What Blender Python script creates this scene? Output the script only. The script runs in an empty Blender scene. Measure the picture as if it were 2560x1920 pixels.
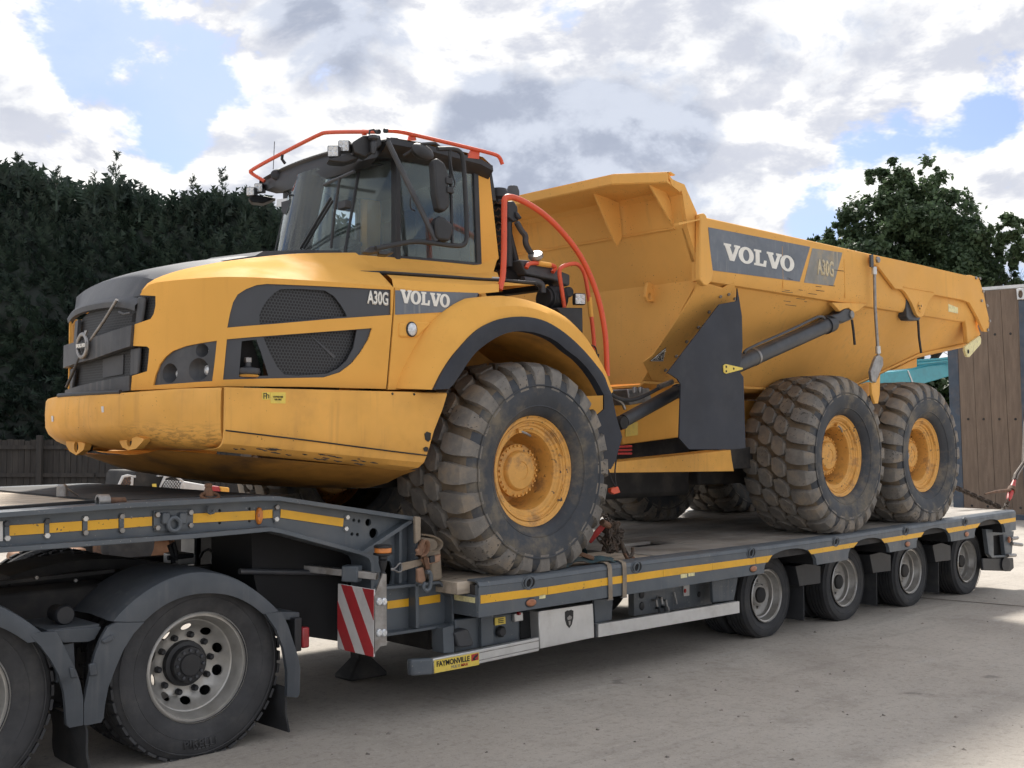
import bpy, bmesh, math, random
from mathutils import Vector, Matrix, noise
from mathutils.geometry import delaunay_2d_cdt
R = math.radians
random.seed(7)
sc = bpy.context.scene
# ------------------------------------------------------------------ camera
CAM = Vector((-5.6223, -5.7052, 1.8102)); YAW = .8111; PITCH = .0476; FPX = 2808.78
FW = Vector((math.cos(YAW)*math.cos(PITCH), math.sin(YAW)*math.cos(PITCH), math.sin(PITCH)))
RT = Vector((math.sin(YAW), -math.cos(YAW), 0)); UP = RT.cross(FW)
cd = bpy.data.cameras.new('camera'); cam = bpy.data.objects.new('camera', cd); sc.collection.objects.link(cam)
cam.matrix_world = Matrix(((RT.x, UP.x, -FW.x, CAM.x), (RT.y, UP.y, -FW.y, CAM.y), (RT.z, UP.z, -FW.z, CAM.z), (0, 0, 0, 1)))
cd.sensor_width = 36; cd.lens = 36*FPX/2560; cd.clip_start = .1; cd.clip_end = 2000
sc.camera = cam
# ------------------------------------------------------------------ sky and sun
SUN_AZ = YAW+R(3); SUN_EL = R(44)          # sun stands ahead of the camera, behind thin cloud
w = bpy.data.worlds.new('World'); sc.world = w; w.use_nodes = True; w.cycles.sampling_method = 'NONE'
nt = w.node_tree; nt.nodes.clear()
def N(t, **k):
    n = nt.nodes.new(t)
    for a, b in k.items(): setattr(n, a, b)
    return n
def L(a, b): nt.links.new(a, b)
def val(n, i, v): n.inputs[i].default_value = v
out = N('ShaderNodeOutputWorld'); bg = N('ShaderNodeBackground'); L(bg.outputs[0], out.inputs[0]); val(bg, 1, .1)
sky = N('ShaderNodeTexSky', sky_type='NISHITA', sun_disc=False, sun_elevation=SUN_EL, sun_rotation=R(90)-SUN_AZ, air_density=1.0, dust_density=1.2, ozone_density=1.5)
tc = N('ShaderNodeTexCoord'); sp = N('ShaderNodeSeparateXYZ'); L(tc.outputs['Generated'], sp.inputs[0])
def math_(op, a, b=None, c=None):
    n = N('ShaderNodeMath', operation=op)
    for i, x in enumerate((a, b, c)):
        if x is None: continue
        if isinstance(x, (int, float)): val(n, i, x)
        else: L(x, n.inputs[i])
    return n.outputs[0]
def smooth(x, lo, hi, a=0., b=1.):
    n = N('ShaderNodeMapRange', interpolation_type='SMOOTHSTEP'); L(x, n.inputs[0])
    for i, v in enumerate((lo, hi, a, b)): val(n, i+1, v)
    return n.outputs[0]
pv = N('ShaderNodeVectorMath', operation='MULTIPLY'); L(tc.outputs['Generated'], pv.inputs[0]); pv.inputs[1].default_value = (1, 1, 1.7)   # clouds a little flattened
def fbm(scale, detail, rough, off=(0, 0, 0), dist=0.):
    m = N('ShaderNodeVectorMath', operation='ADD'); L(pv.outputs[0], m.inputs[0]); m.inputs[1].default_value = off
    n = N('ShaderNodeTexNoise'); L(m.outputs[0], n.inputs['Vector']); val(n, 'Scale', scale); val(n, 'Detail', detail); val(n, 'Roughness', rough); val(n, 'Distortion', dist)
    return n.outputs[0]
def blob(u, v, r0, r1, w_=1.):                # soft mask round the direction of a cloud bank
    d = (FW+RT*((u-1280)/FPX)+UP*((960-v)/FPX)).normalized()
    n = N('ShaderNodeVectorMath', operation='DOT_PRODUCT'); L(tc.outputs['Generated'], n.inputs[0]); n.inputs[1].default_value = d
    return smooth(n.outputs['Value'], math.cos(r1/FPX), math.cos(r0/FPX), 0., w_)
def mix(fac, a, b):
    n = N('ShaderNodeMix', data_type='RGBA'); L(fac, n.inputs[0])
    for i, x in ((6, a), (7, b)):
        if isinstance(x, tuple): n.inputs[i].default_value = (*x, 1)
        else: L(x, n.inputs[i])
    return n.outputs[2]
sd = (0., 0., .035)      # a step towards the sun, to shade the clouds
O1 = (3.1, 7.7, 0.); O2 = (11.3, 2.2, 5.)
n1 = fbm(7., 6, .62, O1, .25); n1s = fbm(7., 2, .60, tuple(a+b for a, b in zip(O1, sd)), .25)
n2 = fbm(24., 4, .66, O2, .1); n3 = fbm(2.6, 1, .5, (1.5, 4.2, 9.))
field = math_('ADD', math_('MULTIPLY', n1, .72), math_('ADD', math_('MULTIPLY', n2, .20), math_('MULTIPLY', n3, .30)))   # about .61 on average
for (u, v, r0, r1, wgt) in ((330, 160, 20, 240, -.13), (180, 110, 10, 140, -.07), (560, 300, 10, 170, -.13), (690, 330, 5, 120, -.10), (440, 350, 5, 100, -.10), (820, 185, 5, 80, -.10), (140, 330, 5, 90, -.06), (2230, 390, 10, 160, -.10), (2440, 300, 10, 110, -.10), (2120, 350, 10, 90, -.06), (1900, 385, 10, 100, -.08), (2020, 510, 5, 120, -.12), (2540, 520, 10, 120, -.10), (1390, 50, 5, 100, -.14),
                          (130, 500, 40, 300, .08), (300, 260, 10, 110, .08), (620, 410, 30, 170, .13), (480, 560, 60, 260, .05), (1000, 120, 100, 480, .10), (1480, 380, 60, 360, .18), (1350, 450, 60, 300, .06), (1830, 520, 30, 200, .12), (2400, 470, 10, 110, .10), (2520, 430, 10, 100, .08), (1950, 150, 100, 480, .11), (2000, 300, 40, 240, .09), (60, 230, 20, 110, .08), (2470, 130, 40, 260, .09), (2300, 230, 20, 200, .06), (2460, 540, 30, 160, .10), (2330, 480, 20, 120, .08), (200, 420, 40, 220, .07), (1150, 430, 40, 200, .10)):
    field = math_('ADD', field, blob(u, v, r0, r1, wgt))
cover = smooth(field, .515, .615)
thick = smooth(field, .60, .86)
lit = smooth(math_('SUBTRACT', n1, n1s), -.10, .10)          # bright towards the sun, grey away from it
gb = math_('MAXIMUM', blob(1570, 370, 150, 300), blob(1300, 440, 130, 310, 1.))
gb = math_('MAXIMUM', gb, blob(1780, 580, 40, 260, .85))
gb = math_('MAXIMUM', gb, blob(830, 50, 40, 300, .80))
gb = math_('MAXIMUM', gb, blob(2050, 30, 40, 420, .45))
grey = smooth(math_('ADD', math_('MULTIPLY', gb, .50), math_('MULTIPLY', math_('SUBTRACT', n1, .5), 1.9)), .16, .44)
other = math_('MULTIPLY', math_('MULTIPLY', thick, smooth(n3, .42, .62)), math_('SUBTRACT', 1., blob(1050, 170, 100, 600, .8)))
grey = math_('MAXIMUM', grey, math_('MULTIPLY', other, .45))
fine = smooth(math_('ADD', math_('MULTIPLY', lit, .75), math_('MULTIPLY', n2, 1.1)), .45, 1.30)
white = mix(fine, (2.2, 2.28, 2.55), (3.8, 3.75, 3.65))
greyc = mix(fine, (1.4, 1.55, 1.92), (2.2, 2.36, 2.72))
cloud = mix(grey, white, greyc)
veil = smooth(math_('ADD', math_('MULTIPLY', n1, .5), math_('MULTIPLY', n3, .5)), .34, .60, .10, .80)
bl_sky = N('ShaderNodeMix', data_type='RGBA', blend_type='MULTIPLY'); bl_sky.inputs[0].default_value = 1; L(sky.outputs[0], bl_sky.inputs[6]); bl_sky.inputs[7].default_value = (.29, .32, .40, 1)
blue = mix(veil, bl_sky.outputs[2], (2.1, 2.5, 3.35))
L(mix(cover, blue, cloud), bg.inputs[0])
sl = bpy.data.lights.new('sun', 'SUN'); sl.energy = 1.9; sl.angle = R(9); sl.color = (1, .95, .87)
sun = bpy.data.objects.new('sun', sl); sc.collection.objects.link(sun)
sdir = Vector((math.cos(SUN_AZ)*math.cos(SUN_EL), math.sin(SUN_AZ)*math.cos(SUN_EL), math.sin(SUN_EL)))
sun.rotation_euler = sdir.to_track_quat('Z', 'Y').to_euler(); sun.location = sdir*60
sc.view_settings.view_transform = 'Standard'; sc.view_settings.look = 'None'; sc.view_settings.gamma = 1
sc.view_settings.exposure = 1.68; sc.view_settings.use_curve_mapping = False
sc.cycles.max_bounces = 6; sc.cycles.diffuse_bounces = 3; sc.cycles.glossy_bounces = 3; sc.cycles.transparent_max_bounces = 12; sc.cycles.adaptive_threshold = .02; sc.cycles.use_denoising = True

# ------------------------------------------------------------------ measuring helpers
# survey frames: origin and scale of the enlarged views the points were read from
ZF = {'A': (60, 640, .3255), 'B': (560, 300, .3255), 'C': (1160, 400, .3255), 'D': (1840, 600, .3255), 'E': (960, 860, .3255),
      'F': (1640, 900, .3255), 'G': (0, 1180, .3255), 'H': (700, 1180, .3255), 'I': (1360, 1240, .3255), 'J': (1960, 1160, .27125),
      'K': (0, 1440, .28933), 'L': (0, 1000, .3255), 'N': (0, 0, 1.), 'O': (0, 300, .5787)}
def ray(k, a, b):
    o = ZF[k]; u = o[0]+o[2]*a; v = o[1]+o[2]*b
    return FW+RT*((u-1280)/FPX)+UP*((960-v)/FPX)
def at(k, a, b, x=None, y=None, z=None):
    d = ray(k, a, b)
    if x is not None: t = (x-CAM.x)/d.x
    elif y is not None: t = (y-CAM.y)/d.y
    else: t = (z-CAM.z)/d.z
    return CAM+d*t
def ats(k, pts, **kw): return [at(k, a, b, **kw) for a, b in pts]
YC = 1.39                                    # centre line of the load and its carriers
def mir(p): return Vector((p[0], 2*YC-p[1], p[2]))

class Plan:                                  # an upright sheet that follows a line drawn on the ground
    def __init__(s, pts, sub=0):
        pts = [Vector((p[0], p[1])) for p in pts]
        for _ in range(sub):
            q = [pts[0]]
            for a, b in zip(pts, pts[1:]): q += [a*.75+b*.25, a*.25+b*.75]
            pts = q+[pts[-1]]
        s.p = pts; s.c = [0.]
        for a, b in zip(pts, pts[1:]): s.c.append(s.c[-1]+(b-a).length)
    def seg(s, t):
        i = 0
        while i < len(s.p)-2 and s.c[i+1] < t: i += 1
        return i
    def tan(s, t):
        i = s.seg(t); return (s.p[i+1]-s.p[i]).normalized()
    def pt(s, t, o=0., z=0.):
        i = s.seg(t); d = (s.p[i+1]-s.p[i]); l = d.length; d /= l; f = (t-s.c[i])
        def nrm(j):
            j = max(0, min(len(s.p)-2, j)); e = (s.p[j+1]-s.p[j]).normalized(); return Vector((-e.y, e.x))
        n0 = (nrm(i-1)+nrm(i)).normalized(); n1_ = (nrm(i)+nrm(i+1)).normalized(); k = max(0, min(1, f/l)); n = (n0*(1-k)+n1_*k).normalized()
        q = s.p[i]+d*f+n*o
        return Vector((q.x, q.y, z))
    def hit(s, k, a, b):
        d = ray(k, a, b); best = None
        m = len(s.p)-1
        for i in range(m):
            P = s.p[i]; e = s.p[i+1]-P; den = d.x*e.y-d.y*e.x
            if abs(den) < 1e-9: continue
            wx = P.x-CAM.x; wy = P.y-CAM.y
            t = (wx*e.y-wy*e.x)/den; f = (wx*d.y-wy*d.x)/den
            lo = -1e-6 if i else -3; hi = 1+1e-6 if i < m-1 else 4
            if t > 0 and lo <= f <= hi and (best is None or t < best[0]): best = (t, s.c[i]+f*e.length, CAM.z+d.z*t)
        if best is None:                     # the line of sight just misses the end: take the nearest point of the line
            dl = math.hypot(d.x, d.y)
            i = min(range(len(s.p)), key=lambda j: abs((s.p[j].x-CAM.x)*d.y-(s.p[j].y-CAM.y)*d.x)); t = ((s.p[i].x-CAM.x)*d.x+(s.p[i].y-CAM.y)*d.y)/dl**2
            return (s.c[i], CAM.z+d.z*t)
        return (best[1], best[2])
    def hits(s, k, pts): return [s.hit(k, a, b) for a, b in pts]
def flat(y): return Plan([(-8, y), (20, y)])

# ------------------------------------------------------------------ mesh helpers
class MB:
    def __init__(s): s.v = []; s.f = []
    def add(s, vs, fs):
        o = len(s.v); s.v += [Vector(p) for p in vs]; s.f += [tuple(i+o for i in f) for f in fs]; return s
    def box(s, a, b):
        x0, y0, z0 = a; x1, y1, z1 = b
        return s.add([(x0, y0, z0), (x1, y0, z0), (x1, y1, z0), (x0, y1, z0), (x0, y0, z1), (x1, y0, z1), (x1, y1, z1), (x0, y1, z1)],
                     [(0, 3, 2, 1), (4, 5, 6, 7), (0, 1, 5, 4), (1, 2, 6, 5), (2, 3, 7, 6), (3, 0, 4, 7)])
    def prism(s, poly, vec):
        n = len(poly); vec = Vector(vec); a = [Vector(p) for p in poly]
        return s.add(a+[p+vec for p in a], [tuple(range(n-1, -1, -1)), tuple(range(n, 2*n))]+[(i, (i+1) % n, n+(i+1) % n, n+i) for i in range(n)])
    def bar(s, a, b, wd, ht, up=(0, 0, 1)):
        a = Vector(a); b = Vector(b); d = (b-a).normalized(); sd = d.cross(Vector(up)).normalized()*(wd/2); u = sd.cross(d).normalized()*(ht/2)
        return s.prism([a-sd-u, a+sd-u, a+sd+u, a-sd+u], b-a)
    def tube(s, path, r, n=10, closed=False, caps=True):
        P = [Vector(p) for p in path]; m = len(P); rr = r if isinstance(r, (list, tuple)) else [r]*m
        T = []
        for i in range(m):
            if closed: t = P[(i+1) % m]-P[i-1]
            else: t = P[min(i+1, m-1)]-P[max(i-1, 0)]
            T.append(t.normalized())
        ref = Vector((0, 0, 1)) if abs(T[0].z) < .9 else Vector((1, 0, 0)); nr = T[0].cross(ref).normalized()
        o = len(s.v)
        for i in range(m):
            nr = (nr-T[i]*nr.dot(T[i])).normalized(); b = T[i].cross(nr)
            for k in range(n):
                an = 2*math.pi*k/n; s.v.append(P[i]+(nr*math.cos(an)+b*math.sin(an))*rr[i])
        for i in range(m if closed else m-1):
            j = (i+1) % m
            for k in range(n): s.f.append((o+i*n+k, o+i*n+(k+1) % n, o+j*n+(k+1) % n, o+j*n+k))
        if not closed and caps: s.f.append(tuple(o+k for k in range(n-1, -1, -1))); s.f.append(tuple(o+(m-1)*n+k for k in range(n)))
        return s
    def lathe(s, prof, c, ax, n=32, closed=False, a0=0., a1=2*math.pi):
        # prof: (radius, distance along the axis)
        c = Vector(c); ax = Vector(ax).normalized(); ref = Vector((0, 0, 1)) if abs(ax.z) < .9 else Vector((1, 0, 0)); e1 = ax.cross(ref).normalized(); e2 = ax.cross(e1)
        full = a1-a0 > 6.28; o = len(s.v); m = len(prof); cols = n if full else n+1
        for k in range(cols):
            an = a0+(a1-a0)*k/n; d = e1*math.cos(an)+e2*math.sin(an)
            for r, h in prof: s.v.append(c+ax*h+d*max(r, 1e-4))
        for k in range(n):
            k2 = (k+1) % cols
            for i in range(m if closed else m-1):
                j = (i+1) % m; s.f.append((o+k*m+i, o+k2*m+i, o+k2*m+j, o+k*m+j))
        return s
    def rows(s, rows, thick=None):
        # skin between rows of equal length; thick: offset vector or function(point)->vector for a second skin
        m = len(rows); n = len(rows[0]); o = len(s.v)
        for r in rows: s.v += [Vector(p) for p in r]
        for i in range(m-1):
            for j in range(n-1): s.f.append((o+i*n+j, o+i*n+j+1, o+(i+1)*n+j+1, o+(i+1)*n+j))
        if thick is not None:
            o2 = len(s.v)
            for r in rows: s.v += [Vector(p)+Vector(thick(Vector(p)) if callable(thick) else thick) for p in r]
            for i in range(m-1):
                for j in range(n-1): s.f.append((o2+i*n+j, o2+(i+1)*n+j, o2+(i+1)*n+j+1, o2+i*n+j+1))
            bd = [(0, j) for j in range(n)]+[(i, n-1) for i in range(1, m)]+[(m-1, j) for j in range(n-2, -1, -1)]+[(i, 0) for i in range(m-2, 0, -1)]
            for (a, b), (c, d) in zip(bd, bd[1:]+bd[:1]): s.f.append((o+a*n+b, o2+a*n+b, o2+c*n+d, o+c*n+d))
        return s
    def sheet(s, outer, holes=(), fmap=None, thick=.01, grid=.08, off=0.):
        # flat outline with holes (2-D), filled with triangles and wrapped onto fmap(s, t, offset)
        loops = [list(outer)]+[list(h) for h in holes]; vs = []; es = []
        for lp in loops:
            d = []
            for (a, b), (c, e) in zip(lp, lp[1:]+lp[:1]):
                k = max(1, int(math.hypot(c-a, e-b)/grid))
                d += [(a+(c-a)*i/k, b+(e-b)*i/k) for i in range(k)]
            o = len(vs); vs += [Vector(p) for p in d]; es += [(o+i, o+(i+1) % len(d)) for i in range(len(d))]
        xs = [p[0] for p in outer]; ys = [p[1] for p in outer]
        def inside(x, y):
            for q, lp in enumerate(loops):
                c = False
                for (a, b), (e, f) in zip(lp, lp[1:]+lp[:1]):
                    if (b > y) != (f > y) and x < (e-a)*(y-b)/(f-b)+a: c = not c
                if (q == 0 and not c) or (q and c): return False
            return True
        x = min(xs)+grid*.5
        while x < max(xs):
            y = min(ys)+grid*.5
            while y < max(ys):
                if inside(x, y): vs.append(Vector((x+random.uniform(-.1, .1)*grid, y+random.uniform(-.1, .1)*grid)))
                y += grid
            x += grid
        rv, re, rf = delaunay_2d_cdt(vs, es, [], 0, 1e-5)[:3]
        tri = [f for f in rf if inside(sum(rv[i].x for i in f)/len(f), sum(rv[i].y for i in f)/len(f))]
        o = len(s.v); n = len(rv)
        s.v += [fmap(p.x, p.y, off) for p in rv]+[fmap(p.x, p.y, off+thick) for p in rv]
        cnt = {}
        for f in tri:
            s.f.append(tuple(o+i for i in f)); s.f.append(tuple(o+n+i for i in reversed(f)))
            for a, b in zip(f, f[1:]+f[:1]): cnt[(a, b)] = 1
        for a, b in cnt:
            if (b, a) not in cnt: s.f.append((o+b, o+a, o+n+a, o+n+b))
        return s
    def plan(s, pl, outer, holes=(), thick=.01, off=0., grid=.08):
        return s.sheet(outer, holes, lambda a, b, o: pl.pt(a, o, b), thick, grid, off)

def curve(pts, sub=2, closed=False):         # corner-cut polyline
    P = [Vector(p) for p in pts]
    for _ in range(sub):
        q = [] if closed else [P[0]]
        for a, b in zip(P, P[1:]+(P[:1] if closed else [])): q += [a*.75+b*.25, a*.25+b*.75]
        P = q if closed else q+[P[-1]]
    return P
def resample(pts, n):
    P = [Vector(p) for p in pts]; c = [0.]
    for a, b in zip(P, P[1:]): c.append(c[-1]+(b-a).length)
    outp = []; i = 0
    for k in range(n):
        t = c[-1]*k/(n-1)
        while i < len(P)-2 and c[i+1] < t: i += 1
        f = (t-c[i])/max(1e-9, c[i+1]-c[i]); outp.append(P[i].lerp(P[i+1], f))
    return outp
def mesh(name, mb, mats, sharp=35, recalc=True):
    me = bpy.data.meshes.new(name); me.from_pydata([tuple(p) for p in mb.v], [], mb.f)
    if recalc:
        b = bmesh.new(); b.from_mesh(me); bmesh.ops.recalc_face_normals(b, faces=b.faces); b.to_mesh(me); b.free()
    for p in me.polygons: p.use_smooth = True
    me.set_sharp_from_angle(angle=R(sharp)); me.update()
    for m in (mats if isinstance(mats, (list, tuple)) else [mats]): me.materials.append(M[m])
    return me
COL = sc.collection
def link(o, parent=None):
    COL.objects.link(o)
    if parent is not None:
        o.parent = parent
        if parent.type == 'EMPTY': o.matrix_parent_inverse = Matrix.Translation(-parent.location)
    return o
def obj(name, mb, mat, parent=None, bevel=0., sharp=35, recalc=True, seg=2):
    me = mb if isinstance(mb, bpy.types.Mesh) else mesh(name, mb, mat, sharp, recalc)
    o = bpy.data.objects.new(name, me); link(o, parent)
    if bevel:
        m = o.modifiers.new('bevel', 'BEVEL'); m.width = bevel; m.segments = seg; m.limit_method = 'ANGLE'; m.angle_limit = R(38); m.use_clamp_overlap = True
    return o
def tag(o, label, cat, group=None, kind=None):
    o['label'] = label
    if cat: o['category'] = cat
    if group: o['group'] = group
    if kind: o['kind'] = kind
    return o
def thing(name, loc, label, cat, group=None):
    o = bpy.data.objects.new(name, None); o.location = loc; o.empty_display_size = .2; COL.objects.link(o)
    return tag(o, label, cat, group)
def struct(o): o['kind'] = 'structure'; return o
def hexbolt(c, ax, r=.016, h=.014):
    return MB().lathe([(0, 0), (r, 0), (r, h*.8), (r*.85, h), (0, h)], c, ax, 6)

# ------------------------------------------------------------------ materials
M = {}
def material(name, base, rough=.5, metal=0., var=.0, vscale=3., dirt=None, damt=0., dscale=2., dsharp=.12, streak=None, speck=None, bump=0., bscale=40., spec=.5, coat=0., rvar=.0, stretch=(1, 1, 1)):
    m = bpy.data.materials.new(name); m.use_nodes = True; t = m.node_tree; b = t.nodes['Principled BSDF']
    def nn(ty, **k):
        n = t.nodes.new(ty)
        for a, v in k.items(): setattr(n, a, v)
        return n
    geo = nn('ShaderNodeNewGeometry'); mp = nn('ShaderNodeMapping'); mp.inputs['Scale'].default_value = stretch; t.links.new(geo.outputs['Position'], mp.inputs['Vector']); pos = mp.outputs[0]
    def nz(scale, det=3, rough_=.6, vec=None):
        n = nn('ShaderNodeTexNoise'); t.links.new(vec or pos, n.inputs['Vector']); n.inputs['Scale'].default_value = scale; n.inputs['Detail'].default_value = det; n.inputs['Roughness'].default_value = rough_; return n.outputs[0]
    def mr(x, lo, hi, a, c):
        n = nn('ShaderNodeMapRange', interpolation_type='SMOOTHSTEP'); t.links.new(x, n.inputs[0])
        for i, v in enumerate((lo, hi, a, c)): n.inputs[i+1].default_value = v
        return n.outputs[0]
    def mx(f, a, c, blend='MIX'):
        n = nn('ShaderNodeMix', data_type='RGBA', blend_type=blend)
        if isinstance(f, float): n.inputs[0].default_value = f
        else: t.links.new(f, n.inputs[0])
        for i, x in ((6, a), (7, c)):
            if isinstance(x, tuple): n.inputs[i].default_value = (*x[:3], 1)
            else: t.links.new(x, n.inputs[i])
        return n.outputs[2]
    col = tuple(base)
    if var:
        lo = tuple(c*(1-var) for c in base); hi = tuple(min(1, c*(1+var)) for c in base)
        col = mx(mr(nz(vscale, 3), .3, .7, 0, 1), lo, hi)
    if streak:                                # run-down marks
        sc_, amt, colr = streak; ms = nn('ShaderNodeMapping'); ms.inputs['Scale'].default_value = (1, 1, .06); t.links.new(geo.outputs['Position'], ms.inputs['Vector'])
        f = mr(nz(sc_, 2, .6, ms.outputs[0]), .52, .72, 0, amt); g = mr(nz(1.3, 1), .4, .65, 0., 1.)
        q = nn('ShaderNodeMath', operation='MULTIPLY'); t.links.new(f, q.inputs[0]); t.links.new(g, q.inputs[1])
        col = mx(q.outputs[0], col, tuple(colr))
    if dirt:
        f = mr(nz(dscale, 5, .68), .5-dsharp*.2, .5+dsharp, 0, damt); col = mx(f, col, tuple(dirt))
    if speck:                                 # chips and spots
        sc_, th, colr = speck; f = mr(nz(sc_, 1, .5), th, th+.03, 0, 1); g = mr(nz(1.7, 1), .42, .62, 0., 1.)
        q = nn('ShaderNodeMath', operation='MULTIPLY'); t.links.new(f, q.inputs[0]); t.links.new(g, q.inputs[1]); col = mx(q.outputs[0], col, tuple(colr))
    if isinstance(col, tuple): b.inputs['Base Color'].default_value = (*col[:3], 1)
    else: t.links.new(col, b.inputs['Base Color'])
    b.inputs['Roughness'].default_value = rough; b.inputs['Metallic'].default_value = metal; b.inputs['Specular IOR Level'].default_value = spec
    if coat: b.inputs['Coat Weight'].default_value = coat; b.inputs['Coat Roughness'].default_value = .25
    if rvar: t.links.new(mr(nz(vscale*2.3, 2), .3, .7, max(0, rough-rvar), min(1, rough+rvar)), b.inputs['Roughness'])
    if bump:
        bn = nn('ShaderNodeBump'); bn.inputs['Strength'].default_value = bump; bn.inputs['Distance'].default_value = .01; t.links.new(nz(bscale, 3, .65), bn.inputs['Height']); t.links.new(bn.outputs[0], b.inputs['Normal'])
    M[name] = m; return m
MUD = (.20, .15, .10); DUST = (.30, .25, .19)
YEL = (.78, .41, .098)
material('yellow', YEL, .75, spec=.05, var=.04, vscale=1.6, dirt=(.50, .24, .05), damt=.22, dscale=1.5, dsharp=.3, streak=(26, .18, (.56, .28, .08)), speck=(110, .77, (.16, .10, .05)), rvar=.1)
material('yellow_worn', YEL, .62, var=.08, vscale=2.4, dirt=(.42, .22, .07), damt=.35, dscale=2.2, dsharp=.25, streak=(22, .3, (.46, .24, .08)), spec=.2, speck=(75, .74, (.10, .065, .04)), rvar=.12, bump=.08, bscale=9)
material('yellow_body', (.77, .41, .11), .65, spec=.15, var=.05, vscale=1.3, dirt=(.55, .31, .10), damt=.35, dscale=1.1, dsharp=.3, streak=(17, .3, (.48, .28, .11)), speck=(70, .715, (.22, .13, .06)), rvar=.1, bump=.07, bscale=7)
material('yellow_rim', (.74, .385, .09), .55, var=.14, vscale=7, dirt=(.22, .12, .06), damt=.75, dscale=7, dsharp=.22, speck=(30, .66, (.05, .04, .035)), bump=.1, bscale=30)
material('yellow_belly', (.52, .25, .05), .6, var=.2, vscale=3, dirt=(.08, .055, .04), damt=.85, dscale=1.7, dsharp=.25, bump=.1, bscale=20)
material('yellow_tape', (.80, .42, .02), .4, var=.05, vscale=5, dirt=(.45, .26, .04), damt=.35, dscale=6, dsharp=.3, speck=(60, .70, (.06, .05, .04)))
material('plastic_grey', (.052, .055, .062), .55, var=.18, vscale=4, dirt=(.16, .15, .14), damt=.35, dscale=3, dsharp=.3, streak=(18, .3, (.17, .16, .15)), bump=.1, bscale=120)
material('black_plastic', (.018, .019, .022), .5, var=.2, vscale=5, dirt=(.07, .065, .06), damt=.3, dscale=4, dsharp=.3)
material('black_flap', (.017, .021, .032), .62, var=.2, vscale=2, dirt=(.05, .052, .06), damt=.5, dscale=2.4, dsharp=.3, bump=.1, bscale=8)
material('cylinder_black', (.040, .043, .050), .42, var=.2, vscale=6, dirt=(.12, .11, .10), damt=.4, dscale=5, dsharp=.3)
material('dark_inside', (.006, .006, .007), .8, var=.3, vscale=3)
material('under_dark', (.022, .021, .021), .75, var=.4, vscale=3, dirt=(.10, .08, .06), damt=.5, dscale=3, dsharp=.3, bump=.2, bscale=25)
material('trailer_grey', (.088, .104, .120), .45, var=.10, vscale=3, dirt=(.16, .155, .15), damt=.4, dscale=2.2, dsharp=.28, streak=(24, .35, (.19, .185, .18)), speck=(55, .70, (.24, .23, .22)), rvar=.12, bump=.05, bscale=14)
material('tractor_grey', (.060, .069, .080), .5, var=.12, vscale=3, dirt=(.12, .12, .12), damt=.4, dscale=3, dsharp=.3, streak=(20, .35, (.14, .14, .14)), bump=.06, bscale=80)
material('rubber', (.030, .031, .034), .72, var=.2, vscale=5, dirt=(.085, .078, .068), damt=.55, dscale=4, dsharp=.28, bump=.08, bscale=60)
material('rubber_side', (.036, .041, .050), .66, var=.2, vscale=3, dirt=(.185, .150, .10), damt=.8, dscale=3.2, dsharp=.22, bump=.12, bscale=45)
material('rubber_groove', (.125, .095, .064), .85, var=.25, vscale=7, dirt=(.145, .112, .075), damt=.8, dscale=6, dsharp=.25, bump=.3, bscale=40)
material('rubber_lug', (.165, .152, .136), .70, var=.18, vscale=9, dirt=(.27, .205, .135), damt=.8, dscale=4.5, dsharp=.25, speck=(45, .64, (.05, .045, .04)), bump=.28, bscale=70)
material('rubber_dusty', (.042, .042, .044), .75, var=.2, vscale=6, dirt=(.10, .095, .088), damt=.5, dscale=7, dsharp=.3, bump=.15, bscale=60)
material('alloy', (.46, .445, .42), .4, .75, var=.10, vscale=8, dirt=(.22, .19, .16), damt=.5, dscale=9, dsharp=.25, rvar=.1, bump=.06, bscale=60)
material('wheel_disc', (.36, .345, .32), .5, .35, var=.15, vscale=9, dirt=(.15, .13, .11), damt=.6, dscale=8, dsharp=.3)
material('lorry_rim', (.44, .425, .395), .42, .55, var=.10, vscale=8, dirt=(.30, .265, .22), damt=.55, dscale=7, dsharp=.3, rvar=.08)
material('aluminium', (.66, .66, .65), .42, .75, var=.06, vscale=5, dirt=(.36, .34, .31), damt=.45, dscale=4, dsharp=.3, bump=.04, bscale=40)
material('steel', (.32, .31, .30), .45, .8, var=.2, vscale=12, dirt=(.14, .10, .07), damt=.5, dscale=10, dsharp=.25)
material('rusty', (.13, .072, .045), .8, .2, var=.35, vscale=14, dirt=(.22, .10, .045), damt=.6, dscale=9, dsharp=.2, bump=.3, bscale=60)
material('rust_light', (.30, .165, .095), .75, .0, var=.2, vscale=4, dirt=(.20, .10, .06), damt=.6, dscale=3, dsharp=.25, bump=.1, bscale=20)
material('chain', (.075, .058, .046), .65, .4, var=.35, vscale=25, dirt=(.17, .10, .06), damt=.5, dscale=18, dsharp=.25, bump=.15, bscale=90)
material('orange', (.68, .088, .032), .45, var=.08, vscale=6, dirt=(.42, .09, .04), damt=.4, dscale=6, dsharp=.28, speck=(60, .69, (.08, .05, .04)), coat=.1)
material('red_paint', (.45, .035, .03), .5, var=.15, vscale=8, dirt=(.12, .03, .025), damt=.5, dscale=9, dsharp=.25)
material('white_paint', (.74, .73, .70), .5, var=.05, vscale=6, dirt=(.45, .42, .38), damt=.4, dscale=5, dsharp=.3)
material('warn_white', (.62, .60, .58), .45, var=.05, vscale=6, dirt=(.36, .34, .32), damt=.45, dscale=5, dsharp=.3)
material('warn_red', (.42, .035, .04), .45, var=.10, vscale=6, dirt=(.24, .05, .05), damt=.4, dscale=5, dsharp=.3)
material('decal_grey', (.125, .145, .175), .5, var=.12, vscale=3, dirt=(.25, .26, .27), damt=.45, dscale=5, dsharp=.25, streak=(30, .8, (.33, .32, .29)))
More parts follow.
